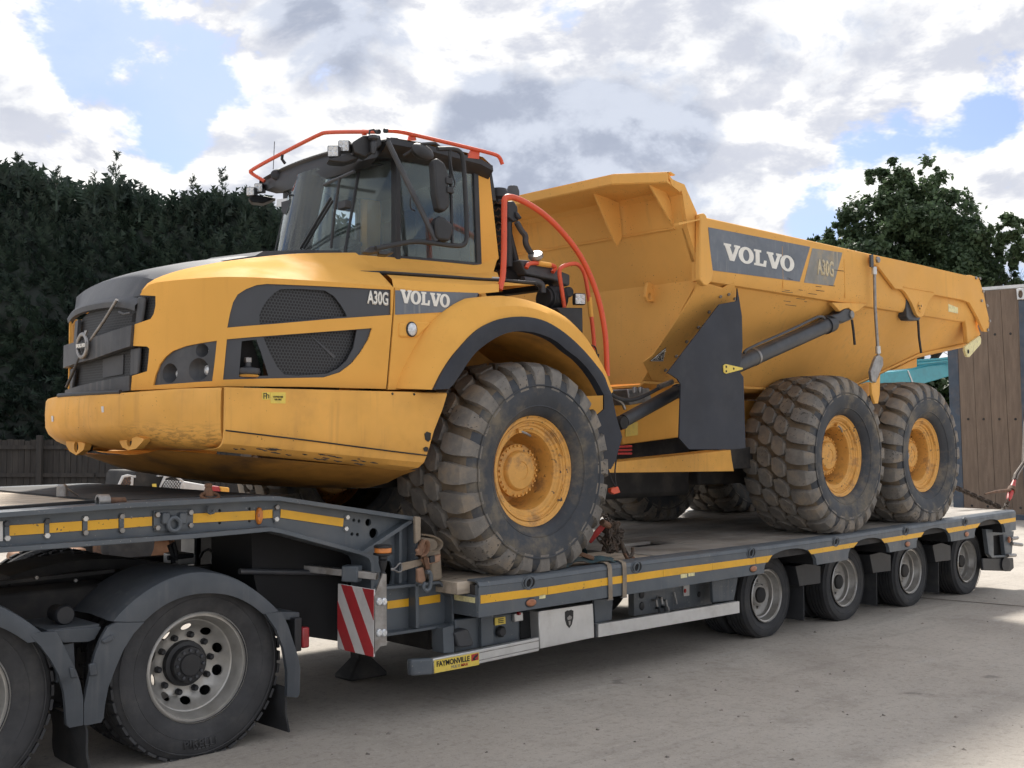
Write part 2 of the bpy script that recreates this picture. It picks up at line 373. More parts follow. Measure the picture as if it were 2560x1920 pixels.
material('decal_grey_worn', (.24, .235, .215), .6, var=.15, vscale=5, dirt=(.40, .31, .18), damt=.6, dscale=9, dsharp=.2, streak=(34, .9, (.47, .40, .28)))
material('panel_grey', (.050, .054, .063), .5, var=.06, vscale=4)
material('letter', (.80, .78, .72), .5, var=.05, vscale=9, dirt=(.55, .50, .40), damt=.3, dscale=7, dsharp=.25)
material('letter_worn', (.64, .53, .33), .6, var=.1, vscale=9, dirt=(.35, .32, .26), damt=.7, dscale=22, dsharp=.18)
material('letter_black', (.015, .015, .015), .5)
material('sticker_yellow', (.80, .60, .10), .5, var=.06, vscale=20, dirt=(.50, .38, .12), damt=.4, dscale=20)
material('sticker_pale', (.78, .70, .36), .5, var=.10, vscale=30, dirt=(.40, .34, .20), damt=.4, dscale=20)
material('amber', (.62, .20, .03), .3, spec=.6, var=.1, vscale=30)
material('marker_amber', (.36, .13, .055), .35, spec=.6, var=.15, vscale=40, dirt=(.2, .13, .09), damt=.4, dscale=20)
material('red_lens', (.30, .02, .025), .25, spec=.7, var=.15, vscale=20)
material('lens', (.62, .64, .66), .15, .3, var=.25, vscale=60, spec=.9)
material('seat_cloth', (.022, .022, .025), .85, var=.2, vscale=9)
material('cab_trim', (.080, .082, .088), .7, var=.1, vscale=5)
material('strap_tan', (.27, .22, .165), .8, var=.15, vscale=12, dirt=(.14, .11, .08), damt=.5, dscale=8, dsharp=.25, bump=.2, bscale=160)
material('strap_brown', (.34, .20, .13), .8, var=.15, vscale=12, dirt=(.17, .10, .07), damt=.5, dscale=10, dsharp=.25, bump=.2, bscale=160)
material('strap_teal', (.030, .060, .068), .85, var=.3, vscale=12, dirt=(.10, .09, .075), damt=.5, dscale=8, bump=.3, bscale=120)
material('deck_wood', (.46, .385, .30), .85, var=.20, vscale=3, dirt=(.16, .13, .10), damt=.6, dscale=4, dsharp=.25, bump=.25, bscale=35, stretch=(.35, 3, 3))
material('deck_steel', (.36, .335, .30), .62, .25, var=.15, vscale=3, dirt=(.17, .15, .12), damt=.6, dscale=2.5, dsharp=.25)
material('board', (.185, .135, .10), .85, var=.15, vscale=3, dirt=(.11, .082, .064), damt=.45, dscale=5, dsharp=.3, streak=(30, .3, (.24, .195, .155)), speck=(60, .70, (.33, .28, .23)), bump=.3, bscale=40, stretch=(4, 4, .5))
material('fence_wood', (.046, .040, .035), .88, var=.25, vscale=3, dirt=(.026, .026, .026), damt=.5, dscale=4, bump=.3, bscale=40, stretch=(4, 4, .4))
material('frame_blue', (.055, .075, .105), .5, var=.15, vscale=4, dirt=(.16, .12, .10), damt=.45, dscale=5, dsharp=.25)
material('teal', (.035, .34, .40), .38, var=.06, vscale=2, dirt=(.03, .22, .26), damt=.4, dscale=3, coat=.2)
material('bark', (.050, .042, .034), .9, var=.3, vscale=10, bump=.4, bscale=40)
import numpy as np
def newmat(name):
    m = bpy.data.materials.new(name); m.use_nodes = True; M[name] = m; return m, m.node_tree, m.node_tree.nodes['Principled BSDF']
class NT:
    def __init__(s, t): s.t = t
    def n(s, ty, **k):
        x = s.t.nodes.new(ty)
        for a, v in k.items(): setattr(x, a, v)
        return x
    def l(s, a, b): s.t.links.new(a, b)
    def noise(s, vec, scale, det=5, rough=.6, dist=0.):
        x = s.n('ShaderNodeTexNoise'); s.l(vec, x.inputs['Vector']); x.inputs['Scale'].default_value = scale; x.inputs['Detail'].default_value = det; x.inputs['Roughness'].default_value = rough; x.inputs['Distortion'].default_value = dist; return x.outputs[0]
    def mr(s, v, lo, hi, a=0., b=1.):
        x = s.n('ShaderNodeMapRange', interpolation_type='SMOOTHSTEP'); s.l(v, x.inputs[0])
        for i, q in enumerate((lo, hi, a, b)): x.inputs[i+1].default_value = q
        return x.outputs[0]
    def mx(s, f, a, b, blend='MIX'):
        x = s.n('ShaderNodeMix', data_type='RGBA', blend_type=blend)
        if isinstance(f, (int, float)): x.inputs[0].default_value = f
        else: s.l(f, x.inputs[0])
        for i, q in ((6, a), (7, b)):
            if isinstance(q, tuple): x.inputs[i].default_value = (*q, 1)
            else: s.l(q, x.inputs[i])
        return x.outputs[2]
    def m(s, op, a, b=None):
        x = s.n('ShaderNodeMath', operation=op)
        for i, q in enumerate((a, b)):
            if q is None: continue
            if isinstance(q, (int, float)): x.inputs[i].default_value = q
            else: s.l(q, x.inputs[i])
        return x.outputs[0]
    def map(s, vec, scale, rot=(0, 0, 0)):
        x = s.n('ShaderNodeMapping'); s.l(vec, x.inputs['Vector']); x.inputs['Scale'].default_value = scale; x.inputs['Rotation'].default_value = rot; return x.outputs[0]
# concrete yard
m, t, b = newmat('concrete'); g = NT(t); geo = g.n('ShaderNodeNewGeometry'); P = geo.outputs['Position']
c = g.mx(g.mr(g.noise(P, .35, 6), .3, .7), (.37, .33, .283), (.46, .418, .364))
c = g.mx(g.mr(g.noise(P, 1.6, 8, .7), .48, .72, 0, .55), c, (.25, .22, .186))
st = g.map(P, (.25, 1.8, 1), (0, 0, R(4)))
c = g.mx(g.mr(g.noise(st, 1.1, 6, .65), .52, .75, 0, .6), c, (.49, .45, .395))
c = g.mx(g.mr(g.noise(st, 2.6, 7, .7, .4), .60, .68, 0, .45), c, (.44, .42, .385))
c = g.mx(g.mr(g.noise(P, 55, 4, .7), .56, .70, 0, .55), c, (.10, .094, .088))
c = g.mx(g.mr(g.noise(P, 85, 3, .6), .63, .70, 0, .7), c, (.42, .40, .37))
sc1 = g.map(P, (1.2, 16, 1), (0, 0, R(-9)))
c = g.mx(g.m('MULTIPLY', g.mr(g.noise(sc1, 1.5, 5, .7), .66, .72), g.mr(g.noise(P, .8, 2), .5, .6)), c, (.55, .53, .49))
c = g.mx(g.mr(g.noise(P, 1.9, 4, .5), .68, .73, 0, .55), c, (.10, .09, .08))
c = g.mx(g.mr(g.noise(P, .55, 5, .6), .56, .66, 0, .16), c, (.21, .186, .16))
tm = g.map(P, (.16, 2.6, 1), (0, 0, R(-2))); c = g.mx(g.m('MULTIPLY', g.mr(g.noise(tm, 1.7, 4, .6), .56, .66), .16), c, (.19, .17, .15))
c = g.mx(g.mr(g.noise(P, 16, 5, .75), .50, .66, 0, .42), c, (.20, .178, .152))
c = g.mx(g.mr(g.noise(P, 24, 4, .7), .57, .68, 0, .45), c, (.56, .52, .465))
g.l(c, b.inputs['Base Color']); b.inputs['Roughness'].default_value = .86
bn = g.n('ShaderNodeBump'); bn.inputs['Strength'].default_value = .45; bn.inputs['Distance'].default_value = .012
h = g.m('ADD', g.noise(P, 30, 8, .75), g.m('MULTIPLY', g.noise(P, 3, 4), 1.3)); g.l(h, bn.inputs['Height']); g.l(bn.outputs[0], b.inputs['Normal'])
# yard glass
m, t, b = newmat('glass'); g = NT(t); t.nodes.remove(b); o = t.nodes['Material Output']
gl = g.n('ShaderNodeBsdfGlossy'); gl.inputs['Roughness'].default_value = .03; gl.inputs['Color'].default_value = (.9, .95, .95, 1)
tr = g.n('ShaderNodeBsdfTransparent'); tr.inputs['Color'].default_value = (.76, .84, .84, 1)
fr = g.n('ShaderNodeFresnel'); fr.inputs['IOR'].default_value = 1.42
df = g.n('ShaderNodeBsdfDiffuse'); df.inputs['Color'].default_value = (.50, .54, .54, 1); geo = g.n('ShaderNodeNewGeometry')
m1 = g.n('ShaderNodeMixShader'); g.l(g.mr(g.noise(g.map(geo.outputs['Position'], (1, 1, .35)), 3, 4), .35, .7, .05, .14), m1.inputs[0]); g.l(tr.outputs[0], m1.inputs[1]); g.l(df.outputs[0], m1.inputs[2])
m2 = g.n('ShaderNodeMixShader'); g.l(fr.outputs[0], m2.inputs[0]); g.l(m1.outputs[0], m2.inputs[1]); g.l(gl.outputs[0], m2.inputs[2]); g.l(m2.outputs[0], o.inputs['Surface'])
# punched steel sheets too fine to build hole by hole
def perforated(name, scale, metal_c, hole_c, axes='xz', thr=.30):
    m, t, b = newmat(name); g = NT(t); geo = g.n('ShaderNodeNewGeometry'); s3 = g.n('ShaderNodeSeparateXYZ'); g.l(geo.outputs['Position'], s3.inputs[0])
    a = s3.outputs[0] if axes[0] == 'x' else s3.outputs[1]
    if axes == 'dz': a = g.m('SUBTRACT', s3.outputs[0], s3.outputs[1])
    cx = g.n('ShaderNodeCombineXYZ'); g.l(g.m('MULTIPLY', a, scale), cx.inputs[0]); g.l(g.m('MULTIPLY', s3.outputs[2], scale), cx.inputs[1])
    def cell(off):
        v = g.n('ShaderNodeVectorMath', operation='ADD'); g.l(cx.outputs[0], v.inputs[0]); v.inputs[1].default_value = off
        d = g.n('ShaderNodeVectorMath', operation='DIVIDE'); g.l(v.outputs[0], d.inputs[0]); d.inputs[1].default_value = (1, 1.732, 1)
        f = g.n('ShaderNodeVectorMath', operation='FRACTION'); g.l(d.outputs[0], f.inputs[0]); q = g.n('ShaderNodeVectorMath', operation='SUBTRACT'); g.l(f.outputs[0], q.inputs[0]); q.inputs[1].default_value = (.5, .5, 0)
        k = g.n('ShaderNodeVectorMath', operation='MULTIPLY'); g.l(q.outputs[0], k.inputs[0]); k.inputs[1].default_value = (1, 1.732, 0); ln = g.n('ShaderNodeVectorMath', operation='LENGTH'); g.l(k.outputs[0], ln.inputs[0]); return ln.outputs['Value']
    d = g.m('MINIMUM', cell((0, 0, 0)), cell((.5, .866, 0)))
    f = g.mr(d, thr-.05, thr+.05)
    g.l(g.mx(f, hole_c, metal_c), b.inputs['Base Color']); b.inputs['Roughness'].default_value = .6
perforated('mesh_fan', 46, (.040, .042, .047), (.004, .004, .005), 'xz', .36)
perforated('mesh_nose', 52, (.036, .038, .042), (.004, .004, .005), 'dz', .34)
# tread plate
m, t, b = newmat('tread_plate'); g = NT(t); geo = g.n('ShaderNodeNewGeometry'); P = geo.outputs['Position']
c = g.mx(g.mr(g.noise(P, 2, 7, .65), .35, .68), (.25, .225, .195), (.42, .39, .35)); c = g.mx(g.mr(g.noise(P, 6, 6, .7), .55, .75, 0, .6), c, (.17, .14, .115))
g.l(c, b.inputs['Base Color']); b.inputs['Roughness'].default_value = .6; b.inputs['Metallic'].default_value = .1
wv = g.n('ShaderNodeTexChecker'); mp = g.map(P, (1, 1, 0), (0, 0, R(45))); g.l(mp, wv.inputs['Vector']); wv.inputs['Scale'].default_value = 46
bn = g.n('ShaderNodeBump'); bn.inputs['Strength'].default_value = .5; bn.inputs['Distance'].default_value = .006; g.l(wv.outputs['Fac'], bn.inputs['Height']); g.l(bn.outputs[0], b.inputs['Normal'])
# leaves
def leafmat(name, dark, light, scale=1.2, trans=.25):
    m, t, b = newmat(name); g = NT(t); geo = g.n('ShaderNodeNewGeometry'); P = geo.outputs['Position']
    c = g.mx(g.mr(g.noise(P, scale, 4, .6), .35, .65), dark, light); c = g.mx(g.mr(g.noise(P, scale*9, 2), .3, .7, 0, .6), c, tuple(min(1, q*1.5) for q in light))
    g.l(c, b.inputs['Base Color']); b.inputs['Roughness'].default_value = .55; b.inputs['Specular IOR Level'].default_value = .35
    o = t.nodes['Material Output']; tl = g.n('ShaderNodeBsdfTranslucent'); g.l(c, tl.inputs['Color']); mxs = g.n('ShaderNodeMixShader'); mxs.inputs[0].default_value = trans; g.l(b.outputs[0], mxs.inputs[1]); g.l(tl.outputs[0], mxs.inputs[2]); g.l(mxs.outputs[0], o.inputs['Surface'])
leafmat('conifer_leaf', (.010, .020, .017), (.026, .045, .031), .9, .15)
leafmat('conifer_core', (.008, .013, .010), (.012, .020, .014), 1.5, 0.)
leafmat('oak_leaf', (.034, .060, .034), (.078, .118, .056), .8, .35)
leafmat('bush_leaf', (.020, .040, .016), (.052, .086, .032), 1.0, .3)

# scuffed bumper paint: black rub marks along the lower corner
m = M['yellow_worn'].copy(); m.name = 'yellow_bumper'; M['yellow_bumper'] = m; t = m.node_tree; b = t.nodes['Principled BSDF']; g = NT(t)
old = b.inputs['Base Color'].links[0].from_socket; geo = g.n('ShaderNodeNewGeometry'); P = geo.outputs['Position']; s3 = g.n('ShaderNodeSeparateXYZ'); g.l(P, s3.inputs[0])
zline = g.m('SUBTRACT', s3.outputs[2], g.m('MULTIPLY', g.m('ADD', s3.outputs[0], 2.6), -.10))   # rub line drops towards the skirt
band = g.m('MULTIPLY', g.mr(zline, 1.74, 1.80), g.mr(zline, 1.93, 1.82)); band = g.m('MULTIPLY', band, g.mr(s3.outputs[1], .86, .66))
rub = g.mr(g.noise(g.map(P, (6, 6, 30)), 2.2, 4, .7), .45, .60)
g.l(g.mx(g.m('MULTIPLY', g.m('MULTIPLY', rub, band), .42), old, (.045, .035, .03)), b.inputs['Base Color'])
# ------------------------------------------------------------------ ground
gnd = MB()
xs = [-400, -60]+[i for i in range(-24, 30, 2)]+[60, 400]; ys = [-400, -60]+[i for i in range(-14, 40, 2)]+[80, 600]
gnd.rows([[(x, y, 0 if max(abs(x), abs(y)) > 30 or (x, y) == 0 else 0.) for x in xs] for y in ys])
struct(obj('ground', gnd, 'concrete'))
# dirt-filled joint between the slabs
jt = MB(); rj = random.Random(2); a = []; b_ = []
for k in range(40):
    u = 2290+k*9; v = 1494+k*.75; p = at('N', u, v, z=0); wd = .025+.02*rj.random(); a.append((p.x-wd*.3, p.y-wd, .004)); b_.append((p.x+wd*.3, p.y+wd*rj.uniform(.4, 1.4), .004))
jt.rows([a, b_]); material('joint_dirt', (.14, .118, .095), .95, var=.4, vscale=8, bump=.3, bscale=30); struct(obj('slab_joint', jt, 'joint_dirt'))
# loose grit on the yard
grit = MB(); rg = random.Random(3)
for i in range(240):
    d = rg.uniform(5.5, 16); u = rg.uniform(560, 2600)
    p = CAM+(FW+RT*((u-1280)/FPX))*d; s = rg.choice((.006, .008, .011, .016))*(1+.03*d)
    if p.y > .3: continue
    q = [Vector((rg.uniform(-1, 1), rg.uniform(-1, 1), 0)).normalized() for _ in range(1)][0]; a0 = rg.uniform(0, 6)
    base = [(p.x+math.cos(a0+k*1.257)*s*rg.uniform(.6, 1.2), p.y+math.sin(a0+k*1.257)*s*rg.uniform(.6, 1.2), -.001) for k in range(5)]
    top = (p.x+q.x*s*.3, p.y+q.y*s*.3, s*.55)
    grit.add(base+[top], [(k, (k+1) % 5, 5) for k in range(5)])
material('grit', (.20, .175, .15), .9, var=.5, vscale=6)
tag(obj('grit', grit, 'grit', sharp=20), 'small loose stones scattered over the concrete yard', 'grit', kind='stuff')

# ------------------------------------------------------------------ far boundary: fence, hedge, trees
FH = Vector((math.cos(YAW), math.sin(YAW), 0))
def far(lat, dep, z=0.): return Vector((CAM.x, CAM.y, 0))+FH*dep+RT*lat+Vector((0, 0, z))
def latpx(u, dep): return (u-1280)/FPX*dep
fence = thing('wooden_fence', far(-8, 24.4), 'dark weathered close-board fence at the foot of the conifer hedge', 'fence')
bw = .125; rg = random.Random(5); meshes = []
for k in range(4):
    mb = MB(); mb.box((-.06, -.011, 0), (.06, .011, 1.72+.012*k)); meshes.append(mesh('board', mb, 'fence_wood'))
x = -14.0; ang = math.atan2(RT.y, RT.x)
while x < .8:
    o = bpy.data.objects.new('board', meshes[rg.randrange(4)]); o.location = far(x, 24.4+rg.uniform(-.008, .008), .02); o.rotation_euler = (0, rg.uniform(-.008, .008), ang); link(o, fence); x += bw
for z in (.45, 1.0, 1.6):
    for k in range(6):
        a = far(-14.0+k*2.5, 24.36, z); b_ = far(-14.0+(k+1)*2.5-.02, 24.36, z); obj('rail', MB().bar(a, b_, .05, .085), 'fence_wood', fence)
for k in range(7): obj('post', MB().bar(far(-10.2+(k-1)*2.5, 24.30), far(-10.2+(k-1)*2.5, 24.30, 1.86), .11, .12, up=(RT.x, RT.y, 0)), 'fence_wood', fence, bevel=.01)

def leaves(name, pts, nrm, size, mat, parent, shape='leaf', seed=1, jitter=.9, elong=1.7):
    # pts (n,3), nrm (n,3): leaf blades with random tilt, one mesh
    rs = np.random.RandomState(seed); n = len(pts); d = np.asarray(nrm)+rs.normal(0, jitter, (n, 3)); d /= np.linalg.norm(d, axis=1)[:, None]
    r = rs.normal(0, 1, (n, 3)); a = np.cross(d, r); a /= np.linalg.norm(a, axis=1)[:, None]; b_ = np.cross(d, a)
    s = (size*rs.uniform(.6, 1.35, n))[:, None]; p = np.asarray(pts)
    v = np.stack([p-a*s*elong*.5, p+b_*s*.42+d*s*.1, p+a*s*elong*.5, p-b_*s*.42+d*s*.1], 1).reshape(-1, 3)
    me = bpy.data.meshes.new(name); me.vertices.add(4*n); me.vertices.foreach_set('co', v.astype(np.float32).ravel()); me.loops.add(4*n); me.polygons.add(n)
    me.loops.foreach_set('vertex_index', np.arange(4*n, dtype=np.int32)); me.polygons.foreach_set('loop_start', np.arange(0, 4*n, 4, dtype=np.int32)); me.polygons.foreach_set('loop_total', np.full(n, 4, dtype=np.int32)); me.update(calc_edges=True)
    me.materials.append(M[mat]); o = bpy.data.objects.new(name, me); link(o, parent); return o

# conifer hedge: dark core, feathery sprays standing out of it, a few leaders above the top
hedge = thing('conifer_hedge', far(-7, 26.0), 'tall dense dark green conifer hedge filling the left background', 'hedge')
prof = [(-620, 365), (-200, 385), (0, 402), (90, 425), (150, 462), (200, 448), (260, 446), (330, 470), (400, 500), (440, 480), (500, 474), (560, 470), (620, 490), (680, 520), (780, 540), (900, 560), (1050, 585), (1200, 600), (1350, 640), (1500, 700)]
DH = 26.0
def top_z(lat):
    u = 1280+lat*FPX/DH
    for (a, b_), (c_, d_) in zip(prof, prof[1:]):
        if u <= c_: f = max(0, (u-a)/(c_-a)); v = b_+(d_-b_)*f; break
    else: v = prof[-1][1]
    return CAM.z+(1094-v)/FPX*DH
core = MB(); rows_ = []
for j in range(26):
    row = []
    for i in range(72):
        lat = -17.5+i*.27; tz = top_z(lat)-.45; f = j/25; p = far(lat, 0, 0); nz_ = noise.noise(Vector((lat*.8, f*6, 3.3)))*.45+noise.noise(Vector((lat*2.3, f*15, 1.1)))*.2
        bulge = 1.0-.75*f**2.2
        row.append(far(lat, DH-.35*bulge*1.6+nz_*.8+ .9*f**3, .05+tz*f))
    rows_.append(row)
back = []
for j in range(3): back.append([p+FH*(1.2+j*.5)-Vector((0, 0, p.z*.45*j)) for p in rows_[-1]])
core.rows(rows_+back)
obj('core_sheet', core, 'conifer_core', hedge)  # added sheet blocks light behind the sprays; dark colour stands for inner shade
def spray(p, d, ln, rs, V, Fc, droop=.15):
    # one flat feathery twig: spine with paired side blades
    d = d/np.linalg.norm(d); s = np.cross(d, rs.normal(0, 1, 3)); s /= np.linalg.norm(s); k = 6
    for i in range(k):
        f = (i+.6)/k; c0 = p+d*ln*f-np.array((0, 0, droop*ln*f*f)); w_ = ln*.42*(1-f*.72)
        for sg in (-1, 1):
            e = c0+s*sg*w_+d*w_*.75+rs.normal(0, .02, 3); th = d*ln*.085
            o = len(V); V.extend([c0-th, e, c0+th]); Fc.append((o, o+1, o+2))
    o = len(V); V.extend([p-s*.012, p+s*.012, p+d*ln*1.05-np.array((0, 0, droop*ln))]); Fc.append((o, o+1, o+2))
rs = np.random.RandomState(4); V = []; Fc = []; upz = np.array((0, 0, 1.)); fh = np.array(FH); rt = np.array(RT)
R_ = rows_
for it in range(9500):
    i = rs.randint(0, 71); j = min(24, int(25*rs.rand()**.85)); a = rs.rand(); b_ = rs.rand()
    p = np.array(R_[j][i].lerp(R_[j][i+1], a).lerp(R_[j+1][i].lerp(R_[j+1][i+1], a), b_)); f = (j+b_)/25
    d = -fh*(1.0-.6*f)+upz*(.25+.9*f**2)+rt*rs.normal(0, .55)+upz*rs.normal(0, .35)
    spray(p-fh*.03, d, rs.uniform(.22, .52), rs, V, Fc, .35*(1-f))
for it in range(2300):                        # fringe along the top
    i = rs.randint(0, 71); p = np.array(R_[25][i].lerp(R_[25][i+1], rs.rand()))+fh*rs.uniform(-.2, 1.2)
    spray(p, upz*1.0+rt*rs.normal(0, .45)+fh*rs.normal(0, .4), rs.uniform(.3, .75), rs, V, Fc, 0.)
def leader(u, h, wid):
    lat = latpx(u, DH); z0 = top_z(lat)-.7; base = np.array(far(lat, DH+.3, z0))
    for i in range(int(h*34)):
        f = rs.rand()**.8; r = wid*(1-f)*rs.uniform(.1, 1); an = rs.uniform(0, 6.283); q = base+upz*h*f+(rt*math.cos(an)+fh*math.sin(an))*r*.25
        spray(q, (rt*math.cos(an)+fh*math.sin(an))*.7+upz*.9, .14+.55*r, rs, V, Fc, .1)
    o = len(V); V.extend([base-rt*.03, base+rt*.03, base+upz*h]); Fc.append((o, o+1, o+2))
for a in ((268, 1.45, .55), (20, 1.0, .45), (118, 1.0, .35), (540, 1.25, .5), (465, 1.15, .2), (215, .95, .3), (330, .95, .3), (600, .9, .4), (760, 1.0, .3), (900, .9, .4)): leader(*a)
me = bpy.data.meshes.new('foliage'); me.from_pydata([tuple(v) for v in V], [], Fc); me.materials.append(M['conifer_leaf']); ho = bpy.data.objects.new('foliage', me); link(ho, hedge)
for k in range(8):
    p = far(-16+k*2.6, DH+.5); obj('trunk', MB().tube([p, p+Vector((.05, .03, 2.5)), p+Vector((0, .1, 5.5))], [.16, .12, .05], 8), 'bark', hedge)

def limbs(mb, p, d, ln, r, depth, rg, tips):
    q = p+d*ln; mid = p.lerp(q, .5)+Vector((rg.uniform(-1, 1), rg.uniform(-1, 1), 0))*ln*.06
    mb.tube([p, mid, q], [r, r*.82, r*.62], 6); tips.append(q)
    if depth == 0: return
    for k in range(rg.choice((2, 3, 3))):
        nd = (d*1.1+Vector((rg.uniform(-1, 1), rg.uniform(-1, 1), rg.uniform(-.25, .75)))*.8).normalized(); limbs(mb, q, nd, ln*rg.uniform(.62, .82), r*.58, depth-1, rg, tips)
def crown_tree(name, label, base, h, blobs, nleaf, size, mat, seed, trunk_r=.22, group=None, depth=4, lf=.27, cl=50):
    rg = random.Random(seed); rs = np.random.RandomState(seed); t = thing(name, base, label, 'tree', group); mb = MB(); tips = []
    limbs(mb, Vector(base), Vector((0, 0, 1)), h*lf, trunk_r, depth, rg, tips); obj('trunk', mb, 'bark', t)
    P_ = []; Nn = []
    tot = sum(b_[3]**2 for b_ in blobs)
    for (dx, dy, dz, rad) in blobs:
        c0 = np.array(base)+np.array((dx, dy, dz)); k = int(nleaf*rad**2/tot); ncl = max(6, int(k/cl))
        for q in range(ncl):                  # leaves gather in clumps near the outside
            d = rs.normal(0, 1, 3); d /= np.linalg.norm(d); cc = c0+d*rad*rs.uniform(.35, 1.05)*np.array((1, 1, .95)); cr = rad*rs.uniform(.12, .25)*(.75 if cl > 100 else 1.); m_ = int(k/ncl)
            pp = cc+rs.normal(0, .5, (m_, 3))*cr; P_.append(pp); Nn.append(np.tile(d*.6+np.array((0, 0, .5)), (m_, 1)))
    P_ = np.concatenate(P_); Nn = np.concatenate(Nn)
    leaves('crown', P_, Nn, size, mat, t, seed=seed)
    return t
def px_tree(name, label, u, dep, blobs, nleaf, size, mat, seed, grow_=1., **k):
    base = far(latpx(u, dep), dep); B_ = []
    for (bu, bv, r_) in blobs:                # crown masses: place and radius as seen, spread a little in depth
        lat = latpx(bu, dep)-latpx(u, dep); z = CAM.z+(1094-bv)/FPX*dep; rad = r_/FPX*dep*grow_; q = RT*lat+FH*random.Random(bu).uniform(-.6, .6)*rad
        B_.append((q.x, q.y, z, rad))
    return crown_tree(name, label, base, max(b_[2] for b_ in B_), B_, nleaf, size, mat, seed, **k)
px_tree('oak_tree', 'large bushy dark green oak tree rising behind the tipper body', 2270, 33, [(2270, 560, 120), (2200, 600, 105), (2330, 620, 110), (2235, 480, 70), (2300, 480, 75), (2370, 545, 55), (2120, 640, 70), (2060, 610, 32), (2180, 690, 110), (2290, 700, 120), (2385, 690, 75), (2210, 430, 26), (2290, 425, 20), (2340, 450, 28), (2090, 600, 50), (2140, 555, 48), (2440, 650, 50), (2420, 600, 30)], 62000, .095, 'oak_leaf', 11, trunk_r=.3, cl=110, grow_=1.15)
px_tree('oak_tree', 'smaller dark tree between the big oak and the bare-branched tree', 2425, 31, [(2425, 560, 32), (2420, 610, 48), (2450, 670, 55), (2400, 700, 60), (2480, 720, 45)], 18000, .095, 'oak_leaf', 12, trunk_r=.16, grow_=1.2)
px_tree('thin_tree', 'thin half-bare tree with open branches at the right edge', 2545, 30, [(2545, 560, 40), (2500, 580, 26), (2560, 545, 22), (2570, 620, 55), (2505, 650, 24), (2530, 700, 30)], 3800, .10, 'oak_leaf', 13, trunk_r=.14, depth=6, lf=.25)
bl = []; rgb = random.Random(21)
for k in range(26): bl.append((1330+k*52, 985+rgb.uniform(-75, 50), rgb.uniform(80, 115)))
h2 = px_tree('broadleaf_hedge', 'green broadleaf hedge seen in the gaps below the tipper body', 1950, 36, bl, 42000, .19, 'bush_leaf', 14, trunk_r=.1, depth=2, cl=22); h2['category'] = 'hedge'
bl = [(180+k*70, 1365+rgb.uniform(-20, 10), 42) for k in range(7)]
h3 = px_tree('garden_shrub', 'low green shrub glimpsed under the gooseneck', 260, 21.5, [(250, 1330, 40), (285, 1345, 36), (225, 1350, 30)], 1500, .07, 'bush_leaf', 15, trunk_r=.03, depth=2); h3['category'] = 'shrub'
# ------------------------------------------------------------------ wheels shared by the lorry and the trailer
def clamp_floor(mb, zc, zfloor_local, bulge=0.):
    for p in mb.v:
        if p.z < zfloor_local:
            d = zfloor_local-p.z; p.z = zfloor_local+min(.002, d*.01); p.y *= 1+bulge*d
def road_tyre(R_, wd, rim, grooves, blocks=0, zfloor=None):
    # tyre round the y axis, centre plane y = 0
    h = wd/2; tw = h*.80
    prof = [(rim, -h*.78), (rim+.02, -h*.86), (rim+(R_-rim)*.45, -h), (rim+(R_-rim)*.75, -h*.97), (R_-.012, -h*.86), (R_-.004, -tw)]
    for g_ in grooves: prof += [(R_-.001, g_-.007), (R_-.013, g_-.005), (R_-.013, g_+.005), (R_-.001, g_+.007)]
    prof += [(R_-.004, tw), (R_-.012, h*.86), (rim+(R_-rim)*.75, h*.97), (rim+(R_-rim)*.45, h), (rim+.02, h*.86), (rim, h*.78)]
    mb = MB().lathe(prof, (0, 0, 0), (0, 1, 0), 64)
    if blocks:
        for k in range(blocks):
            a = 2*math.pi*k/blocks; da = math.pi/blocks*.78
            for sg in (-1, 1):
                q = []
                for (aa, rr, yy) in ((a-da, R_-.006, h*.50), (a+da, R_-.006, h*.50), (a+da, R_-.008, h*.90), (a-da, R_-.008, h*.90)): q.append((math.cos(aa)*rr, yy*sg, math.sin(aa)*rr))
                for (aa, rr, yy) in ((a-da*.9, R_+.012, h*.52), (a+da*.9, R_+.012, h*.52), (a+da*.9, R_+.006, h*.92), (a-da*.9, R_+.006, h*.92)): q.append((math.cos(aa)*rr, yy*sg, math.sin(aa)*rr))
                mb.add(q, [(4, 5, 6, 7), (0, 1, 5, 4), (1, 2, 6, 5), (2, 3, 7, 6), (3, 0, 4, 7)])
    # raised rings on the side wall
    for sg in (-1, 1):
        for rr in (.42, .80):
            mb.lathe([(rim+(R_-rim)*rr, h*.985*sg), (rim+(R_-rim)*rr+.004, (h*.985+.004)*sg), (rim+(R_-rim)*rr+.008, h*.985*sg)], (0, 0, 0), (0, 1, 0), 64)
    if zfloor is not None: clamp_floor(mb, 0, zfloor, .6)
    return mb
def copies(root, kids, loc, parent, rot=0.):
    r = root.copy(); COL.objects.link(r); r.parent = parent; r.matrix_parent_inverse = Matrix.Translation(-parent.location); r.location = loc; r.rotation_euler = (0, 0, rot)
    for k in kids: c_ = k.copy(); COL.objects.link(c_); c_.parent = r
    return r

